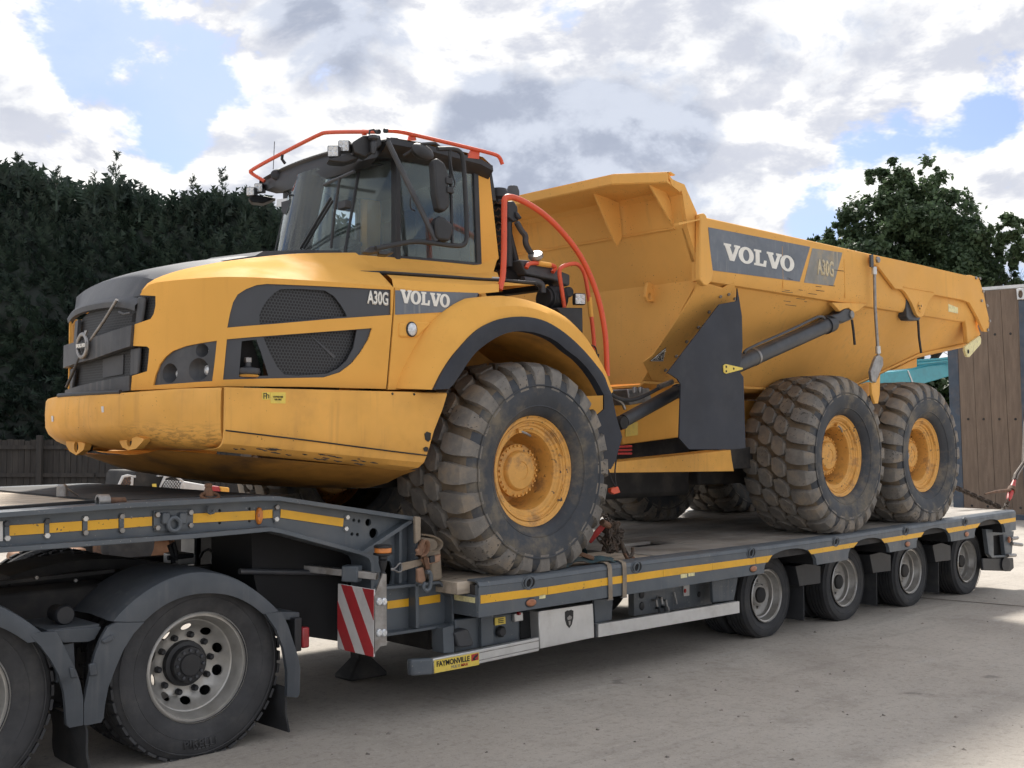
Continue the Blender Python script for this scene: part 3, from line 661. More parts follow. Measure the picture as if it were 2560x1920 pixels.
# ------------------------------------------------------------------ low-loader trailer
YD = -.127                                    # near edge of the deck
DZ = [(-.9, .866), (-.09, .862), (1.04, .88), (2.43, .882), (3.8, .891), (6.5, .936), (7.9, .955), (9, .97)]
def dz(x):
    for (a, b_), (c_, d_) in zip(DZ, DZ[1:]):
        if x <= c_: return b_+(d_-b_)*max(0, (x-a))/(c_-a)
    return DZ[-1][1]
trailer = thing('low_loader_trailer', (3, YC, 0), 'grey four-axle low-loader trailer with yellow reflective tape carrying the dump truck', 'trailer')
X0, X1 = -.628, 7.9
arches = [(2.675, 3.52), (4.071, 4.874), (5.429, 6.215), (6.785, 7.6)]
def beam_outline():
    top = [(X0+(X1-X0)*i/24, dz(X0+(X1-X0)*i/24)-.03) for i in range(25)]
    bot = [(X0, dz(X0)-.243)]
    for a, b_ in arches:
        zb = dz(a)-.243; h = .182; bot.append((a, zb))
        for k in range(1, 14):
            th = math.pi*k/14; bot.append(((a+b_)/2-(b_-a)/2*math.cos(th), zb+h*math.sin(th)**.72))
        bot.append((b_, dz(b_)-.243))
    bot.append((X1, dz(X1)-.235))
    return bot+top[::-1]
ol = beam_outline()
for side in (0, 1):
    fm = (lambda a, b_, o: Vector((a, YD+o, b_))) if side == 0 else (lambda a, b_, o: Vector((a, 2*YC-YD-o, b_)))
    be = obj('side_beam', MB().sheet(ol, (), fm, .035, .12), 'trailer_grey', trailer, bevel=.004)
    n = 25; xs_ = [X0+(X1-X0)*i/(n-1) for i in range(n)]; sg = 1 if side == 0 else -1; y0 = YD if side == 0 else 2*YC-YD
    obj('edge_rail', MB().rows([[(x, y0-sg*.003, dz(x)-.040) for x in xs_], [(x, y0+sg*.004, dz(x)-.014) for x in xs_], [(x, y0+sg*.03, dz(x)-.001) for x in xs_], [(x, y0+sg*.11, dz(x)) for x in xs_]], (0, sg*.008, -.012)), 'trailer_grey', trailer)
for a, b_ in arches:                          # arch liners, near-black in place of the shade inside the arches
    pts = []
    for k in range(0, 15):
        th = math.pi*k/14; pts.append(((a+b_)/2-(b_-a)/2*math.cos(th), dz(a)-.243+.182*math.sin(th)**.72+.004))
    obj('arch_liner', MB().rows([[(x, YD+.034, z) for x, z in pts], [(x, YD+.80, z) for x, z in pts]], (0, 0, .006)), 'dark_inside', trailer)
# deck slab and its boards
obj('deck_frame', MB().rows([[(x, y, dz(x)-.035) for x in (X0+.01, 1, 2.4, 3.8, 6.5, X1-.01)] for y in (YD+.04, 2*YC-YD-.04)], (0, 0, -.10)), 'under_dark', trailer)
lanes = []; y = YD+.112
rgd = random.Random(8)
while y < 2*YC-YD-.13:
    wdt = .285; lanes.append((y, min(y+wdt-.012, 2*YC-YD-.112))); y += wdt
for li, (ya, yb) in enumerate(lanes):
    segs = ((X0+.02, 1.35, 'deck_wood'), (1.36, 2.32, 'deck_steel'), (2.33, X1-.01, 'tread_plate'))
    for (xa, xb, mt) in segs:
        if li in (2, 6) and mt != 'tread_plate': xb -= .5          # worn gaps along the recesses
        nx = max(2, int((xb-xa)/.8)); e = rgd.uniform(-.006, .001) if mt != 'tread_plate' else 0
        obj({'deck_wood': 'deck_board', 'deck_steel': 'deck_plate', 'tread_plate': 'tread_panel'}[mt], MB().rows([[(xa+(xb-xa)*i/nx, yy, dz(xa+(xb-xa)*i/nx)-.004+e) for i in range(nx+1)] for yy in (ya, yb)], (0, 0, -.026)), mt, trailer)
# front face of the deck
obj('front_beam', MB().box((X0-.004, YD+.012, dz(X0)-.243), (X0+.05, 2*YC-YD-.012, dz(X0)-.10)), 'trailer_grey', trailer, bevel=.004)
obj('front_step', MB().box((X0-.10, YD+.10, dz(X0)-.095), (X0+.04, 2*YC-YD-.10, dz(X0)-.012)), 'deck_wood', trailer, bevel=.006)
obj('warning_label', MB().box((X0-.007, YD+.03, dz(X0)-.15), (X0-.0045, YD+.24, dz(X0)-.115)), 'sticker_pale', trailer)
FB = flat(YD)
def face(name, k, pts, mat, off, thick=.002, parent=None, plan_=None): return obj(name, MB().plan(plan_ or FB, (plan_ or FB).hits(k, pts), (), thick, off, .3), mat, parent or trailer)
for k, pts in (('J', [(220, 793), (680, 720), (640, 768), (250, 832)]), ('J', [(893, 690), (1290, 626), (1260, 672), (925, 729)]), ('J', [(1490, 595), (1807, 545), (1780, 585), (1515, 636)]), ('J', [(1968, 518), (2133, 493), (2133, 528), (1998, 553)])):
    face('reflective_tape', k, pts, 'yellow_tape', -.003)
# the long front strip is laid in lengths
xa = -.612; q = [-.612, .02, .66, 1.30, 1.94, 2.55]
for a, b_ in zip(q, q[1:]):
    obj('reflective_tape', MB().sheet([(a, dz(a)-.153), (b_-.004, dz(b_)-.153), (b_-.004, dz(b_)-.098), (a, dz(a)-.098)], (), lambda s_, t_, o: Vector((s_, YD+o, t_)), .002, .4, -.003), 'yellow_tape', trailer)
obj('reflective_tape', MB().sheet([(2.554, dz(2.55)-.153), (2.73, dz(2.73)-.153), (2.80, dz(2.8)-.098), (2.554, dz(2.55)-.098)], (), lambda s_, t_, o: Vector((s_, YD+o, t_)), .002, .4, -.003), 'yellow_tape', trailer)
def disc(c, ax, r0, r1, h, n=20):             # oval button on an upright face
    mb = MB().lathe([(0, h), (.7, h), (.95, h*.6), (1, 0)], (0, 0, 0), (0, -1, 0), n)
    for p in mb.v: p.x *= r0; p.z *= r1; p += Vector(c)
    return mb
for k, a, b_ in (('H', 1910, 840), ('I', 710, 545), ('I', 1590, 425), ('J', 475, 692), ('J', 1120, 603), ('J', 1665, 522)):
    c_ = at(k, a, b_, y=YD); c_.z = dz(c_.x)-.052
    ho = obj('lashing_pocket', disc(c_+Vector((0, -.001, 0)), None, .058, .042, .004, 24), 'dark_inside', trailer)  # raised near-black disc, the hollow's shade put into its colour
    obj('ring', MB().tube([c_+Vector((math.cos(t_)*.030-.008, -.006-.006*math.sin(t_), math.sin(t_)*.034)) for t_ in [i*math.pi/8 for i in range(16)]], .008, 8, True), 'trailer_grey', ho)
    obj('lip', MB().tube([c_+Vector((math.cos(t_)*.060, -.002, math.sin(t_)*.044)) for t_ in [i*math.pi/12 for i in range(24)]], .006, 6, True), 'trailer_grey', ho)
for k, a, b_ in (('H', 1925, 990), ('I', 1605, 550), ('J', 1135, 730), ('J', 1680, 640)):
    c_ = at(k, a, b_, y=YD); c_.z = min(c_.z, dz(c_.x)-.19)
    lm = obj('marker_lamp', disc(c_+Vector((0, -.002, 0)), None, .048, .026, .014), 'marker_amber', trailer); obj('bezel', disc(c_+Vector((0, 0, 0)), None, .056, .032, .007), 'black_plastic', lm)
for k, pts in (('H', [(1990, 945), (2037, 938), (2037, 968), (1990, 975)]), ('I', [(1047, 597), (1097, 590), (1097, 625), (1050, 632)]), ('I', [(1105, 590), (1155, 583), (1155, 612), (1108, 618)])):
    face('sticker', k, pts, 'sticker_pale', -.003)
# under the deck
for yy in (.86, 1.92): obj('chassis_beam', MB().prism([(X0+.1, yy-.08, .50), (2.6, yy-.08, .52), (X1, yy-.08, .60), (X1, yy-.08, .80), (X0+.1, yy-.08, .74)], (0, .16, 0)), 'under_dark', trailer)
for xx in (-.45, .5, 1.3, 2.2): obj('cross_member', MB().box((xx, YD+.1, .64), (xx+.09, 2*YC-YD-.1, .72)), 'under_dark', trailer)
obj('landing_gear_box', MB().box((-.5, .55, .30), (.12, 2.2, .62)), 'under_dark', trailer, bevel=.01)
# equipment bay at the front corner
PE = flat(.10)
bay = obj('equipment_bay', MB().plan(PE, PE.hits('H', [(1345, 1135), (1980, 1060), (1985, 1270), (1345, 1385)]), (), .25, 0., .2), 'trailer_grey', trailer, bevel=.006)
PE2 = flat(.088)
obj('bay_post', MB().plan(flat(.05), flat(.05).hits('H', [(1252, 1200), (1335, 1175), (1340, 1390), (1258, 1395)]), (), .12, 0, .3), 'trailer_grey', trailer, bevel=.004)
obj('bay_post', MB().plan(flat(.07), flat(.07).hits('H', [(1545, 1110), (1640, 1098), (1640, 1325), (1548, 1345)]), (), .05, 0, .3), 'trailer_grey', trailer, bevel=.004)
obj('wheel_chock', MB().plan(flat(.03), flat(.03).hits('H', [(1340, 1235), (1430, 1205), (1450, 1215), (1490, 1310), (1480, 1340), (1385, 1350), (1370, 1335)]), (), .09, 0, .2), 'plastic_grey', trailer, bevel=.012)
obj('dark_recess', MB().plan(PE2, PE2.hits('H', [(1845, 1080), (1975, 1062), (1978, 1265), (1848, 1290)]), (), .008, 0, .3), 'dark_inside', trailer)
lab = obj('hazard_label', MB().plan(PE2, PE2.hits('H', [(1648, 1122), (1728, 1110), (1730, 1165), (1650, 1178)]), (), .006, -.004, .3), 'sticker_yellow', trailer)
for i in range(3): obj('bar', MB().plan(PE2, PE2.hits('H', [(1672, 1128+i*14), (1712, 1122+i*14), (1712, 1127+i*14), (1672, 1133+i*14)]), (), .004, -.008, .3), 'letter_black', lab)
obj('rotary_switch', disc(at('H', 1692, 1225, y=.086), None, .04, .04, .03), 'black_plastic', trailer)
sw = obj('switch_box', MB().plan(PE2, PE2.hits('H', [(1788, 1085), (1852, 1075), (1855, 1138), (1790, 1150)]), (), .03, -.02, .3), 'aluminium', trailer, bevel=.005); obj('knob', disc(at('H', 1830, 1085, y=.066), None, .014, .014, .02), 'red_lens', sw)
# aluminium side guards
SG = flat(0.)
def guard(k, pts): return obj('side_guard', MB().plan(SG, SG.hits(k, pts), (), .04, 0., .3), 'aluminium', trailer, bevel=.006)
g1 = guard('H', [(1175, 1435), (1990, 1270), (1992, 1375), (1180, 1550)])
for (a, b_) in ((.20, .26), (.72, .78)):
    h0 = SG.hits('H', [(1175, 1435), (1990, 1270), (1992, 1375), (1180, 1550)]); P0, P1, P2, P3 = [Vector(p) for p in h0]
    obj('groove', MB().plan(SG, [P0.lerp(P3, a), P1.lerp(P2, a), P1.lerp(P2, b_), P0.lerp(P3, b_)], (), .003, -.003, .5), 'steel', g1)
obj('guard_cap', MB().plan(SG, SG.hits('H', [(1005, 1440), (1175, 1430), (1180, 1556), (1008, 1568)]), (), .06, -.008, .3), 'trailer_grey', trailer, bevel=.018, seg=3)
guard('I', [(418, 985), (1500, 808), (1502, 897), (418, 1085)])
obj('guard_end', MB().plan(flat(.02), flat(.02).hits('I', [(392, 985), (417, 985), (418, 1085), (394, 1088)]), (), .05, 0, .3), 'plastic_grey', trailer)
tb = obj('tool_box', MB().plan(flat(.0), flat(.0).hits('H', [(1985, 1070), (2300, 1022), (2300, 1300), (1995, 1360)])[:1]+flat(.0).hits('I', [(380, 825), (390, 1088), ])+flat(.0).hits('H', [(1998, 1360)]), (), .4, 0., .4), 'aluminium', trailer, bevel=.008)
ck = at('I', 195, 942, y=-.003)
bd = obj('shield_badge', MB().sheet([(ck.x+a*.001, ck.z+b_*.001) for a, b_ in ((-44, 52), (-20, 62), (0, 58), (20, 62), (44, 52), (42, 0), (26, -45), (0, -68), (-26, -45), (-42, 0))], (), lambda s_, t_, o: Vector((s_, -.003+o, t_)), .004, .1, 0), 'letter_black', trailer)
obj('mark', MB().sheet([(ck.x+a*.001, ck.z+b_*.001) for a, b_ in ((-26, 8), (0, 26), (26, 10), (18, -6), (-18, -8))], (), lambda s_, t_, o: Vector((s_, -.006+o, t_)), .003, .1, 0), 'steel', bd)
obj('mark', MB().sheet([(ck.x+a*.001, ck.z+b_*.001) for a, b_ in ((-12, -16), (12, -16), (8, -40), (0, -50), (-8, -40))], (), lambda s_, t_, o: Vector((s_, -.006+o, t_)), .003, .1, 0), 'steel', bd)
obj('bracket_plate', MB().plan(flat(.08), flat(.08).hits('I', [(385, 800), (530, 785), (520, 950), (395, 985)]), (), .02, 0, .3), 'trailer_grey', trailer, bevel=.003)
cp = obj('valve_panel', MB().plan(flat(.25), flat(.25).hits('I', [(690, 725), (1285, 650), (1290, 830), (692, 922)]), (), .06, 0, .3), 'trailer_grey', trailer, bevel=.006)
PV = flat(.245); rv_ = random.Random(2)
for (a, b_, r_) in ((750, 755, .030), (752, 845, .030), (1190, 755, .022)): obj('port', disc(at('I', a, b_, y=.247), None, r_, r_*1.15, .008), 'black_plastic', cp)
for (a, b_) in ((840, 800), (880, 780), (915, 800), (905, 850), (930, 850), (860, 860)): c_ = at('I', a, b_, y=.24); obj('valve', MB().tube([c_, c_+Vector((0, -.03, .0)), c_+Vector((.006, -.035, -.05))], .011, 8), rv_.choice(['steel', 'black_plastic']), cp)
c_ = at('I', 1000, 740, y=.235); obj('lever', MB().tube([c_, at('I', 1020, 830, y=.22)], .008, 8), 'steel', cp)
obj('red_tag', MB().plan(flat(.236), flat(.236).hits('I', [(1073, 682), (1117, 678), (1117, 765), (1075, 770)]), (), .01, 0, .3), 'warn_white', cp)
obj('tag_dot', disc(at('I', 1083, 728, y=.235), None, .015, .018, .008), 'red_paint', cp)
obj('bay_post', MB().plan(flat(.1), flat(.1).hits('I', [(1290, 655), (1490, 628), (1460, 800), (1300, 818)]), (), .03, 0, .3), 'trailer_grey', trailer, bevel=.004)
# axles and wheels
ZW = .3736; XT = 3.1506; SPC = 1.36; YW = .158
def tw_rim():
    return MB().lathe([(.236, 0), (.243, .006), (.236, .014), (.222, .016), (.214, .05), (.205, .075), (.196, .08), (.190, .115)], (0, 0, 0), (0, 1, 0), 48)
w0 = obj('wheel', tw_rim(), 'alloy', trailer); w0.location = (XT, YW, ZW)
gro = (-.052, -.018, .018, .052)
ty_o = obj('tyre', road_tyre(.388, .235, .236, gro, 0, -ZW+.002), 'rubber', w0); ty_o.location = (0, .118, 0)
ty_i = obj('tyre', ty_o.data, 'rubber', w0); ty_i.location = (0, .39, 0)
dsc = obj('wheel_disc', MB().lathe([(.190, .115), (.178, .125), (.150, .135), (.11, .142), (.10, .142), (.10, .10), (.085, .085), (0, .085)], (0, 0, 0), (0, 1, 0), 48), 'wheel_disc', w0)
hubc = obj('hub', MB().lathe([(0, .055), (.055, .055), (.07, .065), (.075, .14)], (0, 0, 0), (0, 1, 0), 24), 'under_dark', w0)
nuts = []
for k in range(10):
    a = k*math.pi/5; nuts.append(obj('wheel_nut', hexbolt((math.cos(a)*.128, .142, math.sin(a)*.128), (0, -1, 0), .013, .022), 'steel', w0))
kids = [ty_o, ty_i, hubc, dsc]+nuts
for i in range(1, 4): copies(w0, kids, (XT+SPC*i, YW, ZW), trailer)
for i in range(4): copies(w0, kids, (XT+SPC*i, 2*YC-YW, ZW), trailer, math.pi)
for i in range(4): obj('axle', MB().tube([(XT+SPC*i, YW+.3, ZW), (XT+SPC*i, 2*YC-YW-.3, ZW)], .065, 12), 'under_dark', trailer)
PB = flat(.09)
for dx in (0, 1, 2):
    off_ = dx*SPC
    base_ = PB.hits('J', [(790, 838), (890, 812), (985, 840), (985, 985), (850, 1002), (822, 1008)])
    pts = [(s_+(dx-1)*SPC, z_+(dx-1)*.008) for s_, z_ in base_]
    br = obj('mudguard_bracket', MB().plan(PB, pts, (), .16, 0., .3), 'black_plastic', trailer, bevel=.004)  # grey brackets made black: the arch shade is put into their colour
    xx = pts[4][0]-8; obj('mud_flap', MB().box((xx+.02, .10, .10), (xx+.03, .62, .52)), 'rubber', trailer)
# tail
RB = flat(.02)
obj('tail_frame', MB().plan(RB, RB.hits('J', [(1860, 600), (2040, 610), (2120, 620), (2100, 840), (2040, 860), (1920, 865), (1890, 830)]), (RB.hits('J', [(1930, 660), (2020, 650), (2040, 840), (1935, 845)]),), .05, 0., .3), 'trailer_grey', trailer, bevel=.004)
obj('tail_dark_fill', MB().plan(flat(.10), flat(.10).hits('J', [(1880, 620), (2060, 630), (2070, 850), (1900, 850)]), (), .5, 0, .3), 'dark_inside', trailer)  # added near-black box to darken the opening in the tail frame
for a, b_, c2, d2 in ((2090, 690, 2150, 680), (2100, 735, 2190, 745), (2060, 845, 2130, 840)): obj('ramp_pin', MB().tube([at('J', a, b_, y=0), at('J', c2, d2, y=0)], .022, 10), 'steel', trailer)
obj('tail_lamp', disc(at('J', 2070, 697, y=.0), None, .028, .04, .02), 'marker_amber', trailer)
obj('underrun_bumper', MB().tube([(7.95, .02, .30), (8.0, .4, .30), (8.0, 2.4, .30), (7.95, 2.76, .30)], .085, 16), 'black_plastic', trailer)
obj('mud_flap', MB().plan(flat(.05), flat(.05).hits('J', [(1830, 870), (2115, 865), (2122, 960), (2090, 990), (1835, 980)]), (), .03, 0, .3), 'black_plastic', trailer, bevel=.01)
obj('tail_beam', MB().box((X1, YD+.05, .74), (X1+.05, 2*YC-YD-.05, .93)), 'trailer_grey', trailer, bevel=.005)

# gooseneck
TOP = [(-7.5, 1.42), (-3.60, 1.438), (-2.93, 1.458), (-2.12, 1.466), (-2.0, 1.461), (-.972, 1.290)]
BOT = [(-7.5, 1.235), (-3.60, 1.237), (-2.54, 1.244), (-2.06, 1.255), (-1.98, 1.238), (-1.40, 1.070), (-1.345, 1.045), (-1.323, 1.010), (-1.322, .55)]
YG, YWB = .12, .20
for side in (0, 1):
    S_ = (lambda y_: y_) if side == 0 else (lambda y_: 2*YC-y_)
    def fl(path, th, ya=YG, yb=YG+.22, nm='flange'):
        return obj(nm, MB().rows([[(x, S_(ya), z) for x, z in path], [(x, S_(yb), z) for x, z in path]], (0, 0, -th)), 'trailer_grey', trailer, bevel=.003)
    fl(TOP, .028)
    bp_ = MB(); inn = [(x+(.0 if x < -1.36 else .026), z+.026) for x, z in BOT]
    bp_.rows([[(x, S_(YG), z) for x, z in BOT], [(x, S_(YG+.22), z) for x, z in BOT]], lambda p: Vector((.0, 0, .026)) if p.x < -1.36 else Vector((.022, 0, .012)))
    obj('flange', bp_, 'trailer_grey', trailer, bevel=.003)
    web = [(x, z-.01) for x, z in TOP]+[(-.972, .55)]+[(x+.01, z+.008) for x, z in BOT[::-1]]
    holes = []
    if side == 0:
        for (k, a, b_, r_) in (('H', 567, 370, .011), ('H', 607, 377, .011), ('H', 678, 387, .024), ('H', 553, 477, .012), ('H', 595, 481, .012), ('H', 718, 470, .034), ('G', 1687, 295, .009), ('G', 1687, 391, .009), ('G', 1917, 283, .009), ('G', 1917, 377, .009)):
            c_ = at(k, a, b_, y=YWB); holes.append([(c_.x+r_*math.cos(t_*math.pi/7), c_.z+r_*math.sin(t_*math.pi/7)) for t_ in range(14)])
        c_ = at('H', 832, 780, y=YWB); holes.append([(c_.x+.035*math.cos(t_*math.pi/7), c_.z+.085*math.sin(t_*math.pi/7)) for t_ in range(14)])
    obj('web_plate', MB().sheet(web, holes, lambda s_, t_, o: Vector((s_, S_(YWB+o), t_)), .02, .12), 'trailer_grey', trailer)
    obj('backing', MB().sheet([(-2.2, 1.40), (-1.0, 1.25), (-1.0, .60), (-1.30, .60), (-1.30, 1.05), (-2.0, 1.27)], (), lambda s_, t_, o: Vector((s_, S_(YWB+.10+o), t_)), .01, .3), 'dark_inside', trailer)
    # end post, diagonal, foot
    obj('end_post', MB().prism([(-.972, S_(YG), 1.292), (-.945, S_(YG), 1.285), (-.930, S_(YG), .56), (-.958, S_(YG), .56)], (0, .22 if side == 0 else -.22, 0)), 'trailer_grey', trailer, bevel=.003)
    d_ = MB(); a_, b_ = Vector((-1.385, 0, 1.075)), Vector((-.985, 0, 1.262)); nrm_ = Vector((-(b_-a_).z, 0, (b_-a_).x)).normalized()*.013
    d_.prism([Vector((q_.x, S_(YG+.012), q_.z)) for q_ in (a_-nrm_, b_-nrm_, b_+nrm_, a_+nrm_)], (0, .085 if side == 0 else -.085, 0)); obj('diagonal_stiffener', d_, 'trailer_grey', trailer, bevel=.002)
    obj('stiffener', MB().box((-1.075, min(S_(YG+.03), S_(YWB)), .86), (-1.055, max(S_(YG+.03), S_(YWB)), 1.22)), 'trailer_grey', trailer)
    foot = [(-1.31, .845), (-.752, .840), (-.640, .735), (-.637, .545), (-1.31, .545)]
    obj('foot_plate', MB().sheet(foot, (), lambda s_, t_, o: Vector((s_, S_(YWB-.004+o), t_)), .02, .2), 'trailer_grey', trailer)
    for a, b_ in (((-1.31, .845), (-.752, .840)), ((-.752, .840), (-.640, .735)), ((-.640, .735), (-.637, .545)), ((-1.31, .545), (-.637, .545))):
        obj('foot_flange', MB().bar((a[0], S_(YG+.05), a[1]), (b_[0], S_(YG+.05), b_[1]), .10, .018), 'trailer_grey', trailer, bevel=.002)
# deck on the gooseneck
gl = []; y = .345
while y < 2.42:
    xa = -7.4
    obj('neck_board', MB().prism([(xa, y, 1.415), (-2.95, y, 1.452), (-2.95, y, 1.428), (xa, y, 1.39)], (0, .245, 0)), 'deck_wood', trailer); y += .26
obj('neck_plate', MB().rows([[(x, yy, z+.004) for x, z in TOP[2:]] for yy in (.34, 2.44)], (0, 0, -.02)), 'under_dark', trailer)
obj('neck_edge', MB().rows([[(x, .30, z+.0) for x, z in TOP[:3]], [(x, .30, z+.016) for x, z in TOP[:3]], [(x, .345, z+.016) for x, z in TOP[:3]]], (0, .004, -.01)), 'under_dark', trailer)
obj('neck_crossbeam', MB().box((-1.30, .40, .55), (-1.05, 2.38, 1.22)), 'dark_inside', trailer)
obj('neck_core', MB().prism([(-2.02, .42, 1.40), (-1.05, .42, 1.20), (-1.05, .42, .52), (-1.25, .42, .46), (-1.9, .42, .62), (-2.0, .42, 1.0)], (0, .50, 0)), 'dark_inside', trailer)
obj('hydraulic_cylinder', MB().tube([(-2.1, .40, 1.0), (-1.25, .40, .92)], .018, 12), 'cylinder_black', trailer)
PWB = flat(YWB-.003)
for pts, k in (([(67, 410), (335, 394), (335, 472), (67, 490)], 'G'), ([(372, 393), (627, 376), (627, 450), (372, 468)], 'G'), ([(668, 374), (907, 358), (907, 431), (668, 449)], 'G'), ([(947, 355), (1165, 342), (1165, 413), (947, 430)], 'G'), ([(1478, 320), (1957, 296), (1957, 365), (1478, 392)], 'G'), ([(2015, 293), (2090, 288), (2090, 352), (2015, 357)], 'G'), ([(5, 286), (487, 357), (480, 420), (0, 350)], 'H'), ([(822, 992), (993, 970), (993, 1030), (822, 1052)], 'H'), ([(1065, 962), (1228, 938), (1228, 998), (1068, 1022)], 'H')):
    face('reflective_tape', k, pts, 'yellow_tape', -.004, plan_=PWB)
face('white_plate', 'G', [(-30, 380), (18, 378), (20, 530), (-30, 532)], 'warn_white', -.004, plan_=PWB)
for (a, b0, b1) in ((50, 380, 520), (357, 365, 500), (650, 345, 480), (930, 328, 460)):
    pl = face('tape_bracket', 'G', [(a-18, b0+20), (a+18, b0+18), (a+18, b1-22), (a-18, b1-18)], 'trailer_grey', -.008, .006, plan_=PWB)
face('tape_bracket', 'G', [(2095, 300), (2140, 298), (2148, 350), (2135, 390), (2105, 392), (2092, 350)], 'trailer_grey', -.008, .006, plan_=PWB)
for k, a, b_, mt in (('G', 50, 398, 'plastic_grey'), ('G', 52, 508, 'aluminium'), ('G', 360, 378, 'plastic_grey'), ('G', 357, 488, 'aluminium'), ('G', 652, 358, 'aluminium'), ('G', 652, 466, 'steel'), ('G', 932, 340, 'steel'), ('G', 932, 448, 'steel'), ('G', 2122, 270, 'steel'), ('G', 2118, 362, 'aluminium'), ('H', 512, 347, 'aluminium'), ('H', 502, 435, 'aluminium')):
    obj('bolt', hexbolt(at(k, a, b_, y=YWB-.002), (0, -1, 0), .017, .016), mt, trailer)
lp = face('lashing_plate', 'G', [(1172, 302), (1182, 297), (1467, 290), (1475, 300), (1475, 425), (1465, 432), (1185, 455), (1175, 448)], 'trailer_grey', -.012, .012, plan_=PWB)
for a, b_ in ((1205, 327), (1205, 428), (1460, 310), (1460, 408)): obj('plate_bolt', hexbolt(at('G', a, b_, y=YWB-.014), (0, -1, 0), .017, .016), 'steel', lp)
for a in (1272, 1403): c_ = at('G', a, 362, y=YWB-.03); obj('lug', MB().box(c_-Vector((.022, .012, .026)), c_+Vector((.022, .02, .036))), 'trailer_grey', lp, bevel=.006)
obj('ring', MB().tube([at('G', 1338+46*math.cos(t_*.3927+.39), 410+52*math.sin(t_*.3927+.39)-8, y=YWB-.035) for t_ in range(16)], .013, 8, True), 'trailer_grey', lp)
ml = obj('marker_lamp', disc(at('G', 1987, 337, y=YWB-.002), None, .023, .052, .02), 'amber', trailer); obj('reflector_dot', disc(at('G', 1987, 333, y=YWB-.022), None, .009, .012, .004), 'marker_amber', ml)
obj('hose_hook', MB().tube([at('G', 1598, 265, y=YWB-.02), at('G', 1600, 310, y=YWB-.03), at('G', 1615, 318, y=YWB-.04), at('G', 1640, 312, y=YWB-.04), at('G', 1636, 288, y=YWB-.04)], .009, 8), 'trailer_grey', trailer)
# slide-out board, beacon and their post
bx = -1.5
wb = obj('warning_board', MB().box((bx, -.150, .482), (bx+.012, .232, .889)), 'warn_white', trailer, bevel=.004)
yb0, yb1, zb0, zb1 = -.150, .232, .482, .889; wB, hB = yb1-yb0, zb1-zb0
def stripe(c0, c1):                           # diagonal band clipped to the board; s runs along t - slope*y
    poly = [(yb0+.002, zb0+.002), (yb1-.002, zb0+.002), (yb1-.002, zb1-.002), (yb0+.002, zb1-.002)]
    f = lambda p: p[1]-1.55*(p[0]-yb0)-zb0
    for c, sg in ((c0, 1), (c1, -1)):
        o_ = []
        for p, q in zip(poly, poly[1:]+poly[:1]):
            a_, b_ = sg*(f(p)-c), sg*(f(q)-c)
            if a_ >= 0: o_.append(p)
            if a_*b_ < 0: t_ = a_/(a_-b_); o_.append((p[0]+(q[0]-p[0])*t_, p[1]+(q[1]-p[1])*t_))
        poly = o_
        if not poly: return None
    return poly
for c0, c1 in ((-.46, -.29), (-.13, .05), (.22, .40)):
    q = stripe(c0, c1)
    if q and len(q) > 2: obj('red_stripe', MB().sheet(q, (), lambda s_, t_, o: Vector((bx-.002+o, s_, t_)), .003, .3), 'warn_red', wb)
pst = obj('board_post', MB().plan(flat(-.15), flat(-.15).hits('H', [(722, 960), (790, 780), (818, 785), (820, 1330), (770, 1340), (722, 1400)]), (), .012, 0, .3), 'steel', trailer)
for a, b_ in ((760, 995), (797, 995), (760, 1235), (797, 1235)): obj('lamp', disc(at('H', a, b_, y=-.152), None, .021, .024, .014), 'lens', pst)
obj('slide_tube', MB().bar(at('H', 40, 722, y=.55), at('H', 750, 800, y=.02), .045, .045), 'steel', trailer, bevel=.004)
obj('slide_sleeve', MB().bar(at('H', 490, 775, y=.22), at('H', 615, 782, y=.13), .09, .10), 'trailer_grey', trailer, bevel=.008)
bc = at('H', 790, 690, y=-.02); 
bea = obj('beacon', MB().lathe([(0, .105), (.050, .105), (.058, .098), (.058, .090), (.054, .088)], bc, (0, 0, 1), 28), 'black_plastic', trailer)
obj('beacon_lens', MB().lathe([(.052, .088), (.054, .084), (.054, .060), (.050, .056)], bc, (0, 0, 1), 28), 'amber', bea)
obj('beacon_base', MB().lathe([(.050, .057), (.062, .054), (.062, .046), (.045, .040), (.028, .036), (.028, .02), (.024, .018), (.028, .014), (.024, .01), (.028, .004), (.024, -.02), (.012, -.06), (.02, -.07), (.02, -.14), (0, -.14)], bc, (0, 0, 1), 20), 'black_plastic', bea)
# landing leg
lc = Vector((-.52, 1.33, 0))
obj('landing_leg', MB().box(lc+Vector((-.06, -.06, .12)), lc+Vector((.06, .06, .75))), 'under_dark', trailer, bevel=.01)
obj('landing_foot', MB().add([lc+Vector(p) for p in ((-.17, -.11, .0), (.17, -.11, .0), (.17, .11, .0), (-.17, .11, .0), (-.17, -.11, .03), (.17, -.11, .03), (.17, .11, .03), (-.17, .11, .03), (-.05, -.05, .16), (.05, -.05, .16), (.05, .05, .16), (-.05, .05, .16))], [(0, 3, 2, 1), (0, 1, 5, 4), (1, 2, 6, 5), (2, 3, 7, 6), (3, 0, 4, 7), (4, 5, 9, 8), (5, 6, 10, 9), (6, 7, 11, 10), (7, 4, 8, 11), (8, 9, 10, 11)]), 'under_dark', trailer, bevel=.02)

